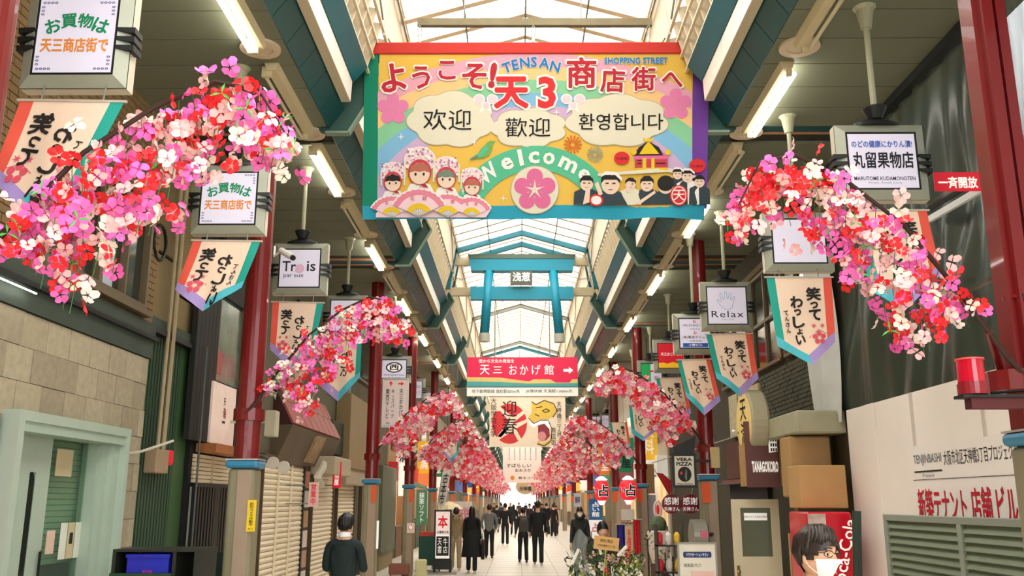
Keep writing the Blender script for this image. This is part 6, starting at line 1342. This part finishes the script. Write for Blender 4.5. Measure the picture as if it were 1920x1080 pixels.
t = thing('produce_stand', 'green stall with red and white goods beside the book shop sign', 'stall', (U(806, 1040, y=25).x, 25, 0)); x_ = U(806, 1040, y=25).x
MB().box(x_-.3, x_+.3, 25, 25.5, .15, .9).build('stall_box', M('bottle green', (20, 70, 56), .5), t); MB().box(x_-.3, x_+.3, 25, 25.5, .9, 1.0).build('tray', M('tray red goods', (206, 70, 50), .5, var=.6, scale=16), t)
for s_ in (-1, 1): MB().box(x_+s_*.25-.02, x_+s_*.25+.02, 25.1, 25.15, 0, .15).build('stall_leg', black_m, t)
m = MB(); x_ = U(788, 1050, y=22.9).x; m.box(x_-.12, x_+.14, 22.9, 23.2, 0, .42); tag(bevel(m.build('bin', M('pale yellow box', (206, 200, 150), .5)), .03), 'pale yellow box at the foot of the third left pillar', 'box')
m = MB(); x_ = U(752, 1050, y=23.2).x; m.box(x_-.3, x_+.2, 23.2, 23.6, .05, .3); m.box(x_-.28, x_-.24, 23.25, 23.3, 0, .05); tag(bevel(m.build('bench', M('rose brown bench', (140, 84, 70), .6)), .02), 'low rose brown bench left of the third pillar', 'bench')
hangsign(781, 918, 800, 985, None, 'green_flag_banner', 'green vertical banner with white writing behind the third left pillar', M('banner green', (30, 110, 66), .6), [('抹茶ソフト', 0, 0, .85, .5, True)], depth=27)
hangsign(748, 868, 762, 930, -4.0, 'white_vertical_sign', 'white lit vertical sign between the second and third left pillars', M('lit white sign', (244, 232, 216), .5, emit=.35), depth=27.8)
hangsign(846, 940, 885, 985, None, 'umbrella_board', 'white board with pink drawing behind the beige hooded person', M('board pink white', (242, 222, 214), .5, var=.2, scale=8), [('桜餅', .1, 0, .5, .5, False)], PNK, depth=29)
m = MB(); c = U(842, 948, y=27.5); m.lathe((c.x, 27.5, c.z), [(.42, -.1), (.3, .02), (.03, .12)], 12); t = thing('parasol', 'small cream parasol above the book shop sign', 'parasol', (c.x, 27.5, 0)); m.build('canopy', M('parasol cream', (236, 212, 170), .6), t); m = MB(); m.tube([(c.x, 27.5, 0), (c.x, 27.5, c.z+.15)], .02, 6); m.build('pole', beige_m, t)
p = [U(*q, y=26) for q in ((830, 885), (846, 880), (834, 948), (822, 950))]; m = MB(); m.prism(p, (0, .02, 0)); t = thing('white_flag_banner', 'white leaning banner with black writing above the book shop sign', 'banner', p[3]); m.build('cloth', M('banner white', (238, 232, 222), .6), t)
word(t, '古本市', lambda a_, b_, k=0: Vector(((p[0]+p[2])/2+Vector((a_+.18*(-b_), -.02, -b_)))), 0, 0, .85, INK, .16, vert=True, bold=.03); m = MB(); m.tube([p[0]+Vector((-.01, .02, 0)), p[3]+Vector((-.03, .02, 0)), (p[3].x-.15, 26, 0)], .012, 5); m.build('pole', grey_m, t)
hangsign(1076, 925, 1090, 950, None, 'small_framed_sign', 'small framed blue and white sign above the masked woman', M('framed pale', (200, 206, 214), .5), [('御茶', 0, 0, .5, .7, False)], NAVY, depth=30)
# ================= people =================
skin_m = M('skin', (224, 172, 138), .5, var=.04); hair_m = M('black hair', (22, 19, 18), .4, var=.3, scale=40); hairb_m = M('dark brown hair', (48, 36, 30), .4, var=.4, scale=30)
def grow(verts, edges, sub=2, root=0):
    me = bpy.data.meshes.new('grown'); me.from_pydata([v[:3] for v in verts], edges, []); o = bpy.data.objects.new('grown', me)
    bm = bmesh.new(); bm.from_mesh(me); ly = bm.verts.layers.skin.verify(); bm.verts.ensure_lookup_table()
    for i, v in enumerate(bm.verts): v[ly].radius = verts[i][3:5]; v[ly].use_root = (i == root)
    bm.to_mesh(me); bm.free()
    md = o.modifiers.new('skin', 'SKIN'); md.use_smooth_shade = True; o.modifiers.new('sub', 'SUBSURF').levels = sub
    r = bake(o)
    bpy.data.objects.remove(o); v = [tuple(p.co) for p in r.vertices]; f = [list(p.vertices) for p in r.polygons]; bpy.data.meshes.remove(r); return v, f
def head_pt(d, s=1.0, hair=0):
    """point of a head in direction d (unit), face towards +y, centre at the ears"""
    x, y, z = d; r = Vector((x*.076, y*.095, z*.118))
    if z < 0: k = min(1, -z); r.x *= 1-.28*k*k; r.y *= (1-.10*k) if y > 0 else (1-.38*k)
    if not hair and y > 0:
        g = lambda cx, cz, sx, sz: math.exp(-((x-cx)/sx)**2-((z-cz)/sz)**2)
        r.y += .024*g(0, -.20, .13, .16)+.010*g(0, .0, .08, .2)-.010*(g(.36, .06, .17, .11)+g(-.36, .06, .17, .11))+.006*g(0, -.52, .25, .09)+.006*g(0, -.85, .3, .12)+.005*(g(.35, .25, .25, .08)+g(-.35, .25, .25, .08))
    return r*s
def head_geo(n=26, m=20):
    vs, fs = [], []
    for i in range(m+1):
        t = PI*i/m
        for k in range(n): q = 2*PI*k/n; vs.append(head_pt(Vector((math.sin(t)*math.cos(q), math.sin(t)*math.sin(q), math.cos(t)))))
    for i in range(m):
        for k in range(n): fs.append([i*n+k, (i+1)*n+k, (i+1)*n+(k+1) % n, i*n+(k+1) % n])
    for sx in (-1, 1):   # ears
        b = len(vs)
        for i in range(6):
            t = PI*i/5
            for k in range(8): q = 2*PI*k/8; vs.append(Vector((sx*(.074+.012*math.sin(t)*math.cos(q)), -.006+.016*math.sin(t)*math.sin(q)+.004*math.cos(t), -.012+.030*math.cos(t))))
        for i in range(5):
            for k in range(8): fs.append([b+i*8+k, b+(i+1)*8+k, b+(i+1)*8+(k+1) % 8, b+i*8+(k+1) % 8])
    return vs, fs
def hair_geo(style, seed=0):
    rr = random.Random(seed); vs, fs, keep = [], [], []; n, m = 30, 20
    for i in range(m+1):
        t = PI*i/m
        for k in range(n):
            q = 2*PI*k/n; d = Vector((math.sin(t)*math.cos(q), math.sin(t)*math.sin(q), math.cos(t))); p = head_pt(d, 1.0, 1)
            f = 1.10+.05*noise.noise(d*5+Vector((seed, 0, 0)))+(.06*max(0, d.z)); p = p*f
            front = max(0, d.y); lim = (.42 if style != 'fringe' else .28)*front+(-.05 if style == 'short' else -.3)*(1-front)-(.42 if style in ('short', 'side') else .2)*max(0, -d.y)
            if style == 'long' and d.z < -.05 and d.y < .35: p = Vector((p.x*1.1, p.y*1.05-.01, p.z-.13*min(1, -d.z*1.6)))
            if style == 'long': lim = .30*front-1.2*max(0, .7-front)
            if style in ('short', 'side') and abs(d.x) > .75 and d.z < .1: lim = max(lim, -.05)
            keep.append(d.z > lim); vs.append(p)
    for i in range(m):
        for k in range(n):
            a = [i*n+k, (i+1)*n+k, (i+1)*n+(k+1) % n, i*n+(k+1) % n]
            if sum(keep[j] for j in a) >= 2: fs.append(a)
    return vs, fs
def person(x, y, face, label, height=1.7, top=(20, 22, 22), legs=(26, 26, 28), coat=0, hair='short', hood=False, stride=.12, bag=None, mask=False, arms='down', shoes=(30, 28, 28), build=1.0, hairm=None, lean=0, z0=0, detail=1, group='shoppers walking in the arcade', extra=None):
    k = height/1.72; t = thing('person', label, 'person', (x, y, z0), group)
    ca, sa = math.cos(face), math.sin(face)    # face: direction of looking, 0 = away from the camera (+y)
    def W(p): X, Y, Z = p[0]*k, (p[1]+lean*max(0, p[2]-.9))*k, p[2]*k; return Vector((x+X*ca-Y*sa, y+X*sa+Y*ca, z0+Z))
    sl = {'down': ((.20, .0, 1.13), (.235, .05, .87)), 'bent': ((.225, -.02, 1.12), (.16, .22, 1.12)), 'pocket': ((.26, -.06, 1.13), (.21, .06, .93)), 'hold': ((.23, .0, 1.13), (.1, .25, 1.2))}[arms]
    B = build
    def add(name, geo, mat, parent=t, smooth=True): m = MB(); m.add([W(v) for v in geo[0]], geo[1]); return m.build(name, mat, parent, smooth=smooth)
    # body: one continuous figure
    V = [(0, 0, .95, .085, .06), (0, .0, 1.10, .08, .06), (0, -.01, 1.28, .09, .065), (0, -.015, 1.39, .06, .05), (0, -.01, 1.48, .05, .05), (0, .0, 1.56, .048, .05)]
    E = [(0, 1), (1, 2), (2, 3), (3, 4), (4, 5)]
    for s, st in ((-1, stride), (1, -stride)):
        b = len(V); V += [(s*.09, 0, .86, .06, .065), (s*.095, .03+st*.6, .50, .055, .06), (s*.095, st*1.2-.0, .10, .036, .04), (s*.10, st*1.2+.13, .035, .035, .022)]; E += [(0, b), (b, b+1), (b+1, b+2), (b+2, b+3)]
        b = len(V); e_, w_ = sl; e_ = (s*e_[0], e_[1]-s*st*.3, e_[2]); w_ = (s*w_[0], w_[1]-s*st*.8*(arms == 'down'), w_[2]); d = (Vector(w_)-Vector(e_)).normalized()
        V += [(s*.165*B, -.01, 1.385, .04, .04), (*e_, .036, .036), (*w_, .026, .022), (*(Vector(w_)+d*.05), .034, .020), (*(Vector(w_)+d*.085), .036, .018)]; E += [(3, b), (b, b+1), (b+1, b+2), (b+2, b+3), (b+3, b+4)]
        pal = Vector(w_)+d*.085; side = d.cross(Vector((s, 0, 0))); side = side.normalized() if side.length > .1 else Vector((0, 1, 0)); inn = Vector((-s, 0, 0))*.35
        for j, ln in enumerate((.070, .080, .074, .058)):
            o = side*(.024-.016*j); c = len(V); V += [(*(pal+o+d*ln*.5+inn*.01), .0085, .0085), (*(pal+o+d*ln*.8+inn*.06), .0075, .0075)]; E += [(b+4, c), (c, c+1)]
        c = len(V); V += [(*(Vector(w_)+d*.04+side*.035), .010, .010), (*(Vector(w_)+d*.085+side*.048+inn*.03), .009, .009)]; E += [(b+3, c), (c, c+1)]
    v, f = grow(V, E, 1, 0)
    HS = 1.0 if extra else 1.05; hv, hf = head_geo(); n0 = len(v); hc = Vector((0, .012, 1.60)); v = list(v)+[tuple(p*HS+hc) for p in hv]; f = f+[[i+n0 for i in q] for q in hf]
    body = add('body', (v, f), skin_m)
    # garments grown over the same joints
    tm = M('garment %d %d %d' % tuple(top), top, .8, var=.15, scale=10); lm = M('trousers %d %d %d' % tuple(legs), legs, .8, var=.15, scale=8); sm = M('shoes %d' % shoes[0], shoes, .5)
    g = .028
    V = [(0, 0, .80, .150*B, .115*B), (0, 0, 1.0, .132*B, .10*B), (0, -.01, 1.25, .148*B, .108*B), (0, -.015, 1.385, .12*B, .078*B), (0, -.012, 1.475, .068, .062)]; E = [(0, 1), (1, 2), (2, 3), (3, 4)]
    for s, st in ((-1, stride), (1, -stride)):
        b = len(V); e_, w_ = sl; e_ = (s*e_[0], e_[1]-s*st*.3, e_[2]); w_ = (s*w_[0], w_[1]-s*st*.8*(arms == 'down'), w_[2])
        V += [(s*.155*B, -.012, 1.385, .062, .062), (*e_, .052, .052), (*w_, .040, .038)]; E += [(3, b), (b, b+1), (b+1, b+2)]
    jk = add('jacket' if not coat else 'coat', grow(V, E, 2, 2), tm)
    V = [(0, 0, .94, .118*B, .092*B), (0, 0, 1.03, .112*B, .088*B)]; E = [(0, 1)]; HS = 1.0 if extra else 1.05
    for s, st in ((-1, stride), (1, -stride)):
        b = len(V); V += [(s*.085, 0, .84, .085*B, .092*B), (s*.092, .03+st*.6, .50, .066, .070), (s*.097, st*1.2, .055, .062, .066)]; E += [(0, b), (b, b+1), (b+1, b+2)]
    add('trousers', grow(V, E, 2, 0), lm)
    for s, st in ((-1, stride), (1, -stride)):
        V = [(s*.098, st*1.2-.04, .045, .04, .04), (s*.10, st*1.2+.06, .040, .042, .035), (s*.102, st*1.2+.15, .032, .036, .026)]
        add('shoe', grow(V, [(0, 1), (1, 2)], 2, 0), sm)
    if coat:     # skirt of the coat down to height coat
        n = 28; vs = []; prof = [(1.12, .165, .125), (.95, .19, .145), (.7, .215, .17), (coat, .245, .2)]
        for z, a, b_ in prof:
            for q in range(n): an = 2*PI*q/n; fo = 1+.05*math.sin(an*7)*(1.12-z); vs.append((a*B*fo*math.cos(an), b_*fo*math.sin(an), z))
        fs = [[i*n+q, i*n+(q+1) % n, (i+1)*n+(q+1) % n, (i+1)*n+q] for i in range(len(prof)-1) for q in range(n)]
        add('coat_skirt', (vs, fs), tm, jk)
    hs, hfc = hair_geo(hair, int(abs(x*100)) % 17); add('hair', ([tuple(p*HS+hc) for p in hs], hfc), hairm or hair_m)
    if hood:
        m = MB(); m.tube([W((.10*math.cos(a), -.045+.085*math.sin(a), 1.485+.03*math.cos(a*2)+(.03 if math.sin(a) < 0 else -.01))) for a in [2*PI*i/18 for i in range(19)]], .042*k, 8); m.build('hood', tm, t, smooth=True)
        m = MB(); m.ball(W((0, -.13, 1.41)), (.10*k, .05*k, .09*k), 12, 8); m.build('hood_bag', tm, t, smooth=True)
    if mask:
        n, mm = 12, 8; vs = []; 
        for i in range(mm+1):
            for j in range(n+1):
                q = math.radians(28+124*j/n); zc = -.12-.72*i/mm; rr_ = math.sqrt(1-zc*zc); p = head_pt(Vector((rr_*math.cos(q), rr_*math.sin(q), zc)), 1.0)
                mid = math.sin(PI*j/n); p = p*1.05+Vector((0, .008*mid+.002*(i % 2)*mid, 0)); vs.append(tuple(p+hc))
        fs = [[i*(n+1)+j, i*(n+1)+j+1, (i+1)*(n+1)+j+1, (i+1)*(n+1)+j] for i in range(mm) for j in range(n)]
        mk = add('face_mask', (vs, fs), M('mask white', (244, 242, 240), .8, var=.02))
        for s in (-1, 1):
            for zz in (-.02, -.07): m = MB(); m.tube([W(Vector((s*.062, .055, zz*1.2))+hc), W(Vector((s*.077, .015, zz*.7))+hc), W(Vector((s*.082, -.015, -.01))+hc)], .0016*k, 4); m.build('ear_loop', M('mask white', (244, 242, 240)), mk)
    if not mask and math.cos(face) < 0:
        for s in (-1, 1):
            m = MB(); m.ball(W(Vector((s*.033, .078, .004))+hc), (.012*k, .008*k, .006*k), 8, 6); m.build('eye', M('dark eye', (40, 28, 24), .2), t)
            m = MB(); m.tube([W(Vector((s*.018, .092, .026))+hc), W(Vector((s*.05, .082, .028))+hc)], .003, 5); m.build('eyebrow', hair_m, t)
        m = MB(); m.tube([W(Vector((-.02, .085, -.062))+hc), W(Vector((0, .093, -.063))+hc), W(Vector((.02, .085, -.062))+hc)], .004, 5); m.build('mouth', M('lip', (190, 100, 96), .5), t)
    for e in (bag or []):
        kind, px_, py_, pz_, sx_, sy_, sz_, c_ = e; bm_ = M('bag %d %d %d' % tuple(c_), c_, .6, var=.1)
        nm = {'pack': 'backpack', 'tote': 'tote_bag', 'sling': 'shoulder_bag'}[kind]
        vv = []; 
        for zz, ff in ((-1, .9), (-.7, 1), (.5, .95), (.85, .75), (1, .4)):
            for q in range(16): an = 2*PI*q/16; cx_, sy2 = math.cos(an), math.sin(an); vv.append((px_+sx_*ff*math.copysign(abs(cx_)**.5, cx_), py_+sy_*ff*math.copysign(abs(sy2)**.5, sy2), pz_+sz_*zz))
        ff_ = [[i*16+q, i*16+(q+1) % 16, (i+1)*16+(q+1) % 16, (i+1)*16+q] for i in range(4) for q in range(16)]+[list(range(16))[::-1], [64+q for q in range(16)]]
        tb = thing(nm, nm.replace('_', ' ')+' of the '+' '.join(label.split(' ')[:11]), 'bag', W((px_, py_, pz_-sz_)))
        m = MB(); m.add([W(q) for q in vv], ff_); m.build('bag_body', bm_, tb, smooth=True)
        if kind == 'pack':
            for s in (-1, 1): m = MB(); m.tube([W((s*.09, py_+.03, pz_+sz_*.8)), W((s*.10, .0, 1.5)), W((s*.11, .12, 1.32)), W((s*.13, .05, 1.08)), W((s*.11, py_+.05, pz_-sz_*.7))], .014*k, 6); m.build('strap', bm_, tb)
            m = MB(); m.add([W(q) for q in [(px_-sx_*.7, py_-sy_*1.04, pz_-sz_*.6), (px_+sx_*.7, py_-sy_*1.04, pz_-sz_*.6), (px_+sx_*.7, py_-sy_*1.04, pz_+sz_*.0), (px_-sx_*.7, py_-sy_*1.04, pz_+sz_*.0)]], [(0, 1, 2, 3)]); m.build('front_pocket', bm_, tb)
        else:
            for o in (-.02, .02): m = MB(); m.tube([W((px_, py_+sy_*.6, pz_+sz_*.9)), W((px_*.97, py_+o, pz_+sz_+.16)), W((px_, py_-sy_*.6, pz_+sz_*.9))], .008*k, 5); m.build('handle', bm_, tb)
    if extra: extra(t, W, hc, k)
    return t
def at(px, feet, h=None):
    p = U(px, feet, z=0); return p.x, p.y
def locks(t, W, hc, mat, seed, side):
    rr = random.Random(seed)
    for q in range(54):
        a = -PI+2*PI*q/54+rr.uniform(-.05, .05); fr = math.cos(a)      # a = 0 is the forehead
        low = (.40 if fr > .5 else .02 if fr > -.2 else -.34)+rr.uniform(-.06, .06)
        pts = []
        for f_ in (0, .35, .7, 1):
            z_ = .96+(low-.96)*f_; az = a+(.38*f_ if side and fr > .2 else .05*f_); r_ = math.sqrt(max(0, 1-z_*z_))
            pts.append(W(head_pt(Vector((r_*math.sin(az), r_*math.cos(az), z_)), 1.0, 1)*(1.10+.09*math.sin(PI*min(1, f_+.12))*(1.2 if fr > .3 else .55)+rr.uniform(-.012, .012))+hc))
        m = MB(); m.tube(pts, [.011, .014, .012, .003], 6); m.build('hair_lock', mat, t, smooth=True)
# man in dark pullover walking up the left side
def ex_collar(t, W, hc, k):
    m = MB(); n = 20
    m.add([W((r*math.cos(2*PI*i/n), -.012+r*.92*math.sin(2*PI*i/n), z)) for r, z in ((.072, 1.475), (.062, 1.525)) for i in range(n)], [(i, (i+1) % n, n+(i+1) % n, n+i) for i in range(n)]); m.build('shirt_collar', M('shirt white', (236, 234, 240), .7), t, smooth=True)
    locks(t, W, hc, hair_m, 8, False)
p = U(652, 968, y=10.3)
person(p.x-.02, 10.3, -.15, 'man in a dark green pullover with a white collar walking by the shutters', 1.66, (22, 36, 36), (30, 30, 34), hair='short', arms='bent', build=1.12, stride=.15, extra=ex_collar, group=None, mask=True)
# masked man with glasses close to the camera
def ex_glasses(t, W, hc, k):
    g = thing('glasses', 'dark framed glasses worn by the masked man nearest the camera', 'glasses', W(hc+Vector((0, .09, .01))))
    fm = M('glasses frame', (24, 20, 22), .3)
    for s in (-1, 1):
        c = Vector((s*.033, .094, .008))+hc
        m = MB(); m.tube([W(c+Vector((.025*math.cos(a)*(1 if abs(math.cos(a)) < .8 else 1.05), -.010*abs(math.cos(a))**2*(1 if s*math.cos(a) > 0 else 0), .0145*math.sin(a)))) for a in [2*PI*i/20 for i in range(21)]], .0019, 6); m.build('rim', fm, g)
        m = MB(); m.tube([W(Vector((s*.058, .082, .014))+hc), W(Vector((s*.082, .03, .010))+hc), W(Vector((s*.083, -.02, .0))+hc)], .0019, 6); m.build('temple', fm, g)
        m = MB(); m.ball(W(Vector((s*.033, .072, .006))+hc), .0125, 12, 8); m.build('eye', M('eye white', (230, 226, 220), .2), t, smooth=True)
        m = MB(); m.ball(W(Vector((s*.033, .0815, .005))+hc), (.0065, .0065, .0065), 10, 6); m.build('pupil', M('pupil', (22, 16, 14), .1), t, smooth=True)
        m = MB(); m.tube([W(Vector((s*.016, .098, .030))+hc), W(Vector((s*.034, .095, .035))+hc), W(Vector((s*.054, .080, .029))+hc)], .0028, 6); m.build('eyebrow', hair_m, t)
        m = MB(); m.tube([W(Vector((s*.019, .0865, .012))+hc), W(Vector((s*.033, .0885, .0155))+hc), W(Vector((s*.047, .080, .011))+hc)], .003, 6); m.build('eyelid', skin_m, t)
    m = MB(); m.tube([W(Vector((-.009, .1, .010))+hc), W(Vector((0, .106, .012))+hc), W(Vector((.009, .1, .010))+hc)], .0019, 6); m.build('bridge', fm, g)
    # fringe swept to one side
    rr = random.Random(4)
    locks(t, W, hc, hairb_m, 4, True)
    m = MB(); n = 22
    m.add([W((r*math.cos(2*PI*i/n), -.02+r*.95*math.sin(2*PI*i/n), z+.02*math.sin(2*PI*i/n)*-1)) for r, z in ((.118, 1.41), (.096, 1.475), (.082, 1.47)) for i in range(n)], [(j*n+i, j*n+(i+1) % n, (j+1)*n+(i+1) % n, (j+1)*n+i) for j in range(2) for i in range(n)]); m.build('jacket_collar', M('navy padded cloth', (24, 32, 74), .6, var=.1), t, smooth=True)
p = U(1527, 1040, y=4.25)
person(p.x, 4.25, PI+.62, 'man with glasses and a white mask in a dark jacket, nearest the camera', 1.685, (26, 30, 44), (30, 30, 34), hair='side', hairm=hairb_m, mask=True, extra=ex_glasses, group=None, stride=.1)
# the walkers
x, y = at(854, 1070); person(x, y, .1, 'person in a beige hooded jacket and beige trousers walking beside the black coat', 1.63, (150, 128, 92), (168, 146, 112), hood=True, shoes=(200, 190, 170), hair='short', hairm=hairb_m, build=1.1)
x, y = at(884, 1075); person(x, y, -.05, 'woman with long black hair in a long black coat', 1.66, (16, 18, 20), (20, 20, 22), coat=.42, hair='long', build=1.15, shoes=(210, 190, 170), bag=[('tote', .30, .0, .62, .05, .13, .26, (18, 20, 24))])
x, y = at(917, 1047); person(x, y, 0, 'man in a grey jacket and black trousers walking ahead of the black coat', 1.70, (108, 112, 112), (18, 20, 22), build=1.2, arms='pocket')
x, y = at(947, 1023); person(x, y, 0, 'person in black with white shoes and a white bag beyond the grey jacket', 1.72, (24, 26, 30), (26, 28, 30), shoes=(236, 232, 226), bag=[('tote', -.32, .0, .78, .04, .1, .16, (232, 230, 226))])
x, y = at(981, 1055); person(x, y, .1, 'person with a grey backpack in dark clothes in the street middle', 1.62, (52, 50, 46), (24, 24, 26), bag=[('pack', 0, -.2, 1.18, .15, .09, .22, (66, 64, 58)), ('sling', .24, -.02, .95, .05, .11, .12, (34, 32, 30))], build=1.15)
x, y = at(1009, 1060); person(x, y, -.05, 'tall man in black with white soled shoes in the street middle', 1.80, (20, 22, 24), (22, 24, 26), shoes=(190, 184, 170), build=1.2, bag=[('tote', .30, .02, .95, .04, .08, .12, (28, 30, 32))])
p = U(1087, 956, y=22.2); person(p.x, 22.2, PI, 'woman in dark hooded coat and white mask walking towards the camera', 1.66, (34, 34, 30), (26, 26, 26), hood=True, mask=True, hair='long', coat=.72, build=1.1, bag=[('tote', -.28, 0, .85, .05, .12, .14, (40, 38, 36))])
p = U(1129, 990, y=12.9); person(p.x, 12.9, PI+.25, 'dark haired woman behind the bouquet with the tan card', 1.52, (40, 40, 44), (30, 30, 34), hair='fringe', mask=False, arms='hold', group=None)
x, y = at(1038, 1008); person(x, y, 0, 'person in black with pale shoes beyond the tall man', 1.68, (22, 24, 28), (30, 30, 34), shoes=(220, 214, 204))
far = [(931, 999, 0, (28, 28, 32), 'person in charcoal behind the grey jacket'), (963, 1003, 0, (34, 34, 36), 'person in dark clothes left of the grey backpack'), (993, 998, PI, (52, 34, 40), 'person in plum brown facing the camera beyond the couple'), (1025, 1000, 0, (20, 20, 26), 'person in near black right of the tall man, far off'), (1052, 1001, PI, (150, 40, 44), 'person in a red coat near the right pillars'),
       (1066, 1004, PI, (188, 168, 140), 'person in a light tan coat near the right pillars'), (940, 984, 0, (60, 70, 90), 'person in slate blue far along the left'), (957, 981, PI, (30, 30, 30), 'distant person in black at the left of the street middle'), (973, 979, 0, (80, 76, 70), 'distant person in taupe at the street middle'), (1003, 978, 0, (30, 32, 44), 'distant person in navy at the street middle'), (1018, 983, PI, (40, 40, 40), 'distant person in dark grey right of the street middle'), (1034, 980, 0, (120, 110, 100), 'distant person in fawn on the right half'), (905, 985, PI, (70, 50, 44), 'person in brown by the left shop fronts'), (920, 972, 0, (150, 150, 150), 'far person in light grey on the left half'), (1047, 972, PI, (26, 26, 28), 'far person in black on the right half'), (986, 968, 0, (44, 44, 60), 'farthest person in the street middle')]
for i, (px_, fy_, fa, c_, lab) in enumerate(far):
    x, y = at(px_, fy_); x = max(-1.8, min(2.1, x)); person(x, y, fa+.2*math.sin(i), lab, 1.58+.04*(i % 5), c_, (26+8*(i % 3), 28, 32), hair=('short', 'long', 'fringe')[i % 3], coat=(.6 if i % 4 == 2 else 0), build=1.1, stride=.1+.02*(i % 3), shoes=(60, 56, 52))
# ---------------- bouquet with the tan card ----------------
bx = U(1128, 1080, y=12.0).x; bz = U(1128, 1040, y=12.0).z
t = thing('flower_stand', 'stand bouquet of green, white and red flowers in clear wrap', 'bouquet', (bx, 12.0, 0))
m = MB(); m.lathe((bx, 12.0, 0), [(.16, 0), (.1, .1), (.05, .35), (.09, .62), (.11, .66)], 14); m.build('stand', beige_m, t)
rr = random.Random(9); cols = ['red', 'rose', 'white']
yg = M('yellow green leaf', (150, 160, 60), .5, var=.4, scale=12)
mats_ = [BL['red'], BL['rose'], BL['white'], M('dark leaf', (50, 84, 44)), yg]
def bq_pt(): a = rr.uniform(0, 2*PI); r = .46*math.sqrt(rr.random()); return Vector((bx+r*math.cos(a)*1.1+.03, 12.0+r*.6*math.sin(a), bz-.35+.55*rr.random()*(1-r*.9)))
BQ = []
for q in range(3): m = MB(); flower(m, (0, 0, 0), I3, .06, rr); BQ.append(m.mesh('bouquet_flower', mats_[q], True))
for q in range(34): inst(BQ[(0, 1, 2, 2, 1)[q % 5]], 'flower_head', t, bq_pt()+Vector((0, -.08, 0)), (rr.uniform(.8, 2), rr.uniform(-.8, .8), rr.uniform(-3, 3)), rr.uniform(.6, 1))
m = MB()
for q in range(420):
    p = bq_pt(); d = Vector((rr.uniform(-1, 1), rr.uniform(-1, .4), rr.uniform(-.2, 1))).normalized()*rr.uniform(.06, .13); s_ = d.cross(Vector((rr.random(), rr.random(), 1))).normalized()*.02; m.mat(rr.choice((3, 4, 3))); m.add([p, p+d*.5+s_, p+d, p+d*.5-s_], [(0, 1, 2, 3)])
m.build('foliage', mats_, t, kind='stuff')
m = MB(); m.grid(lambda u, v: Vector((bx-.36+.2*u+.04*math.sin(v*7), 11.85+.06*math.sin(u*9+v*5), bz-.45+.72*v+.05*math.sin(u*6))), 10, 12); m.build('clear_wrap', clear_mat('clear wrap', (214, 220, 216), .28, .12), t, smooth=True)
for a_, b_ in (((1158, 1042), (1175, 1024)), ((1085, 1030), (1072, 1058)), ((1120, 1010), (1127, 1040))): m = MB(); m.tube([U(*a_, y=11.8), U(*b_, y=11.75)], .02, 5); m.build('ribbon_stick', M('ribbon white', (238, 234, 226), .5), t)
c = U(1137, 1019, y=11.7); t = thing('name_card', 'tan wooden name card standing in the bouquet', 'card', c-Vector((0, 0, .1)))
m = MB(); w_, h_ = .31, .16; ang = -.12; ax = Vector((math.cos(ang), 0, math.sin(ang))); az = Vector((-math.sin(ang), 0, math.cos(ang)))
m.prism([c-ax*w_/2-az*h_/2, c+ax*w_/2-az*h_/2, c+ax*w_/2+az*h_/2, c-ax*w_/2+az*h_/2], (0, .012, 0)); m.build('card_board', M('card tan', (206, 160, 96), .6, var=.06), t)
CF = lambda a, b, k=0: c+ax*a-az*b+Vector((0, -.004, 0))
word(t, '御祝 開店', CF, 0, -.03, .04, INK, .16); word(t, '天神橋筋三丁目', CF, 0, .03, .03, INK, .22)
m = MB(); m.tube([c-az*h_/2+Vector((0, .006, 0)), c-az*.45+Vector((0, .006, 0))], .006, 5); m.build('card_stick', beige_m, t)
bpy.data.scenes.remove(TMP)
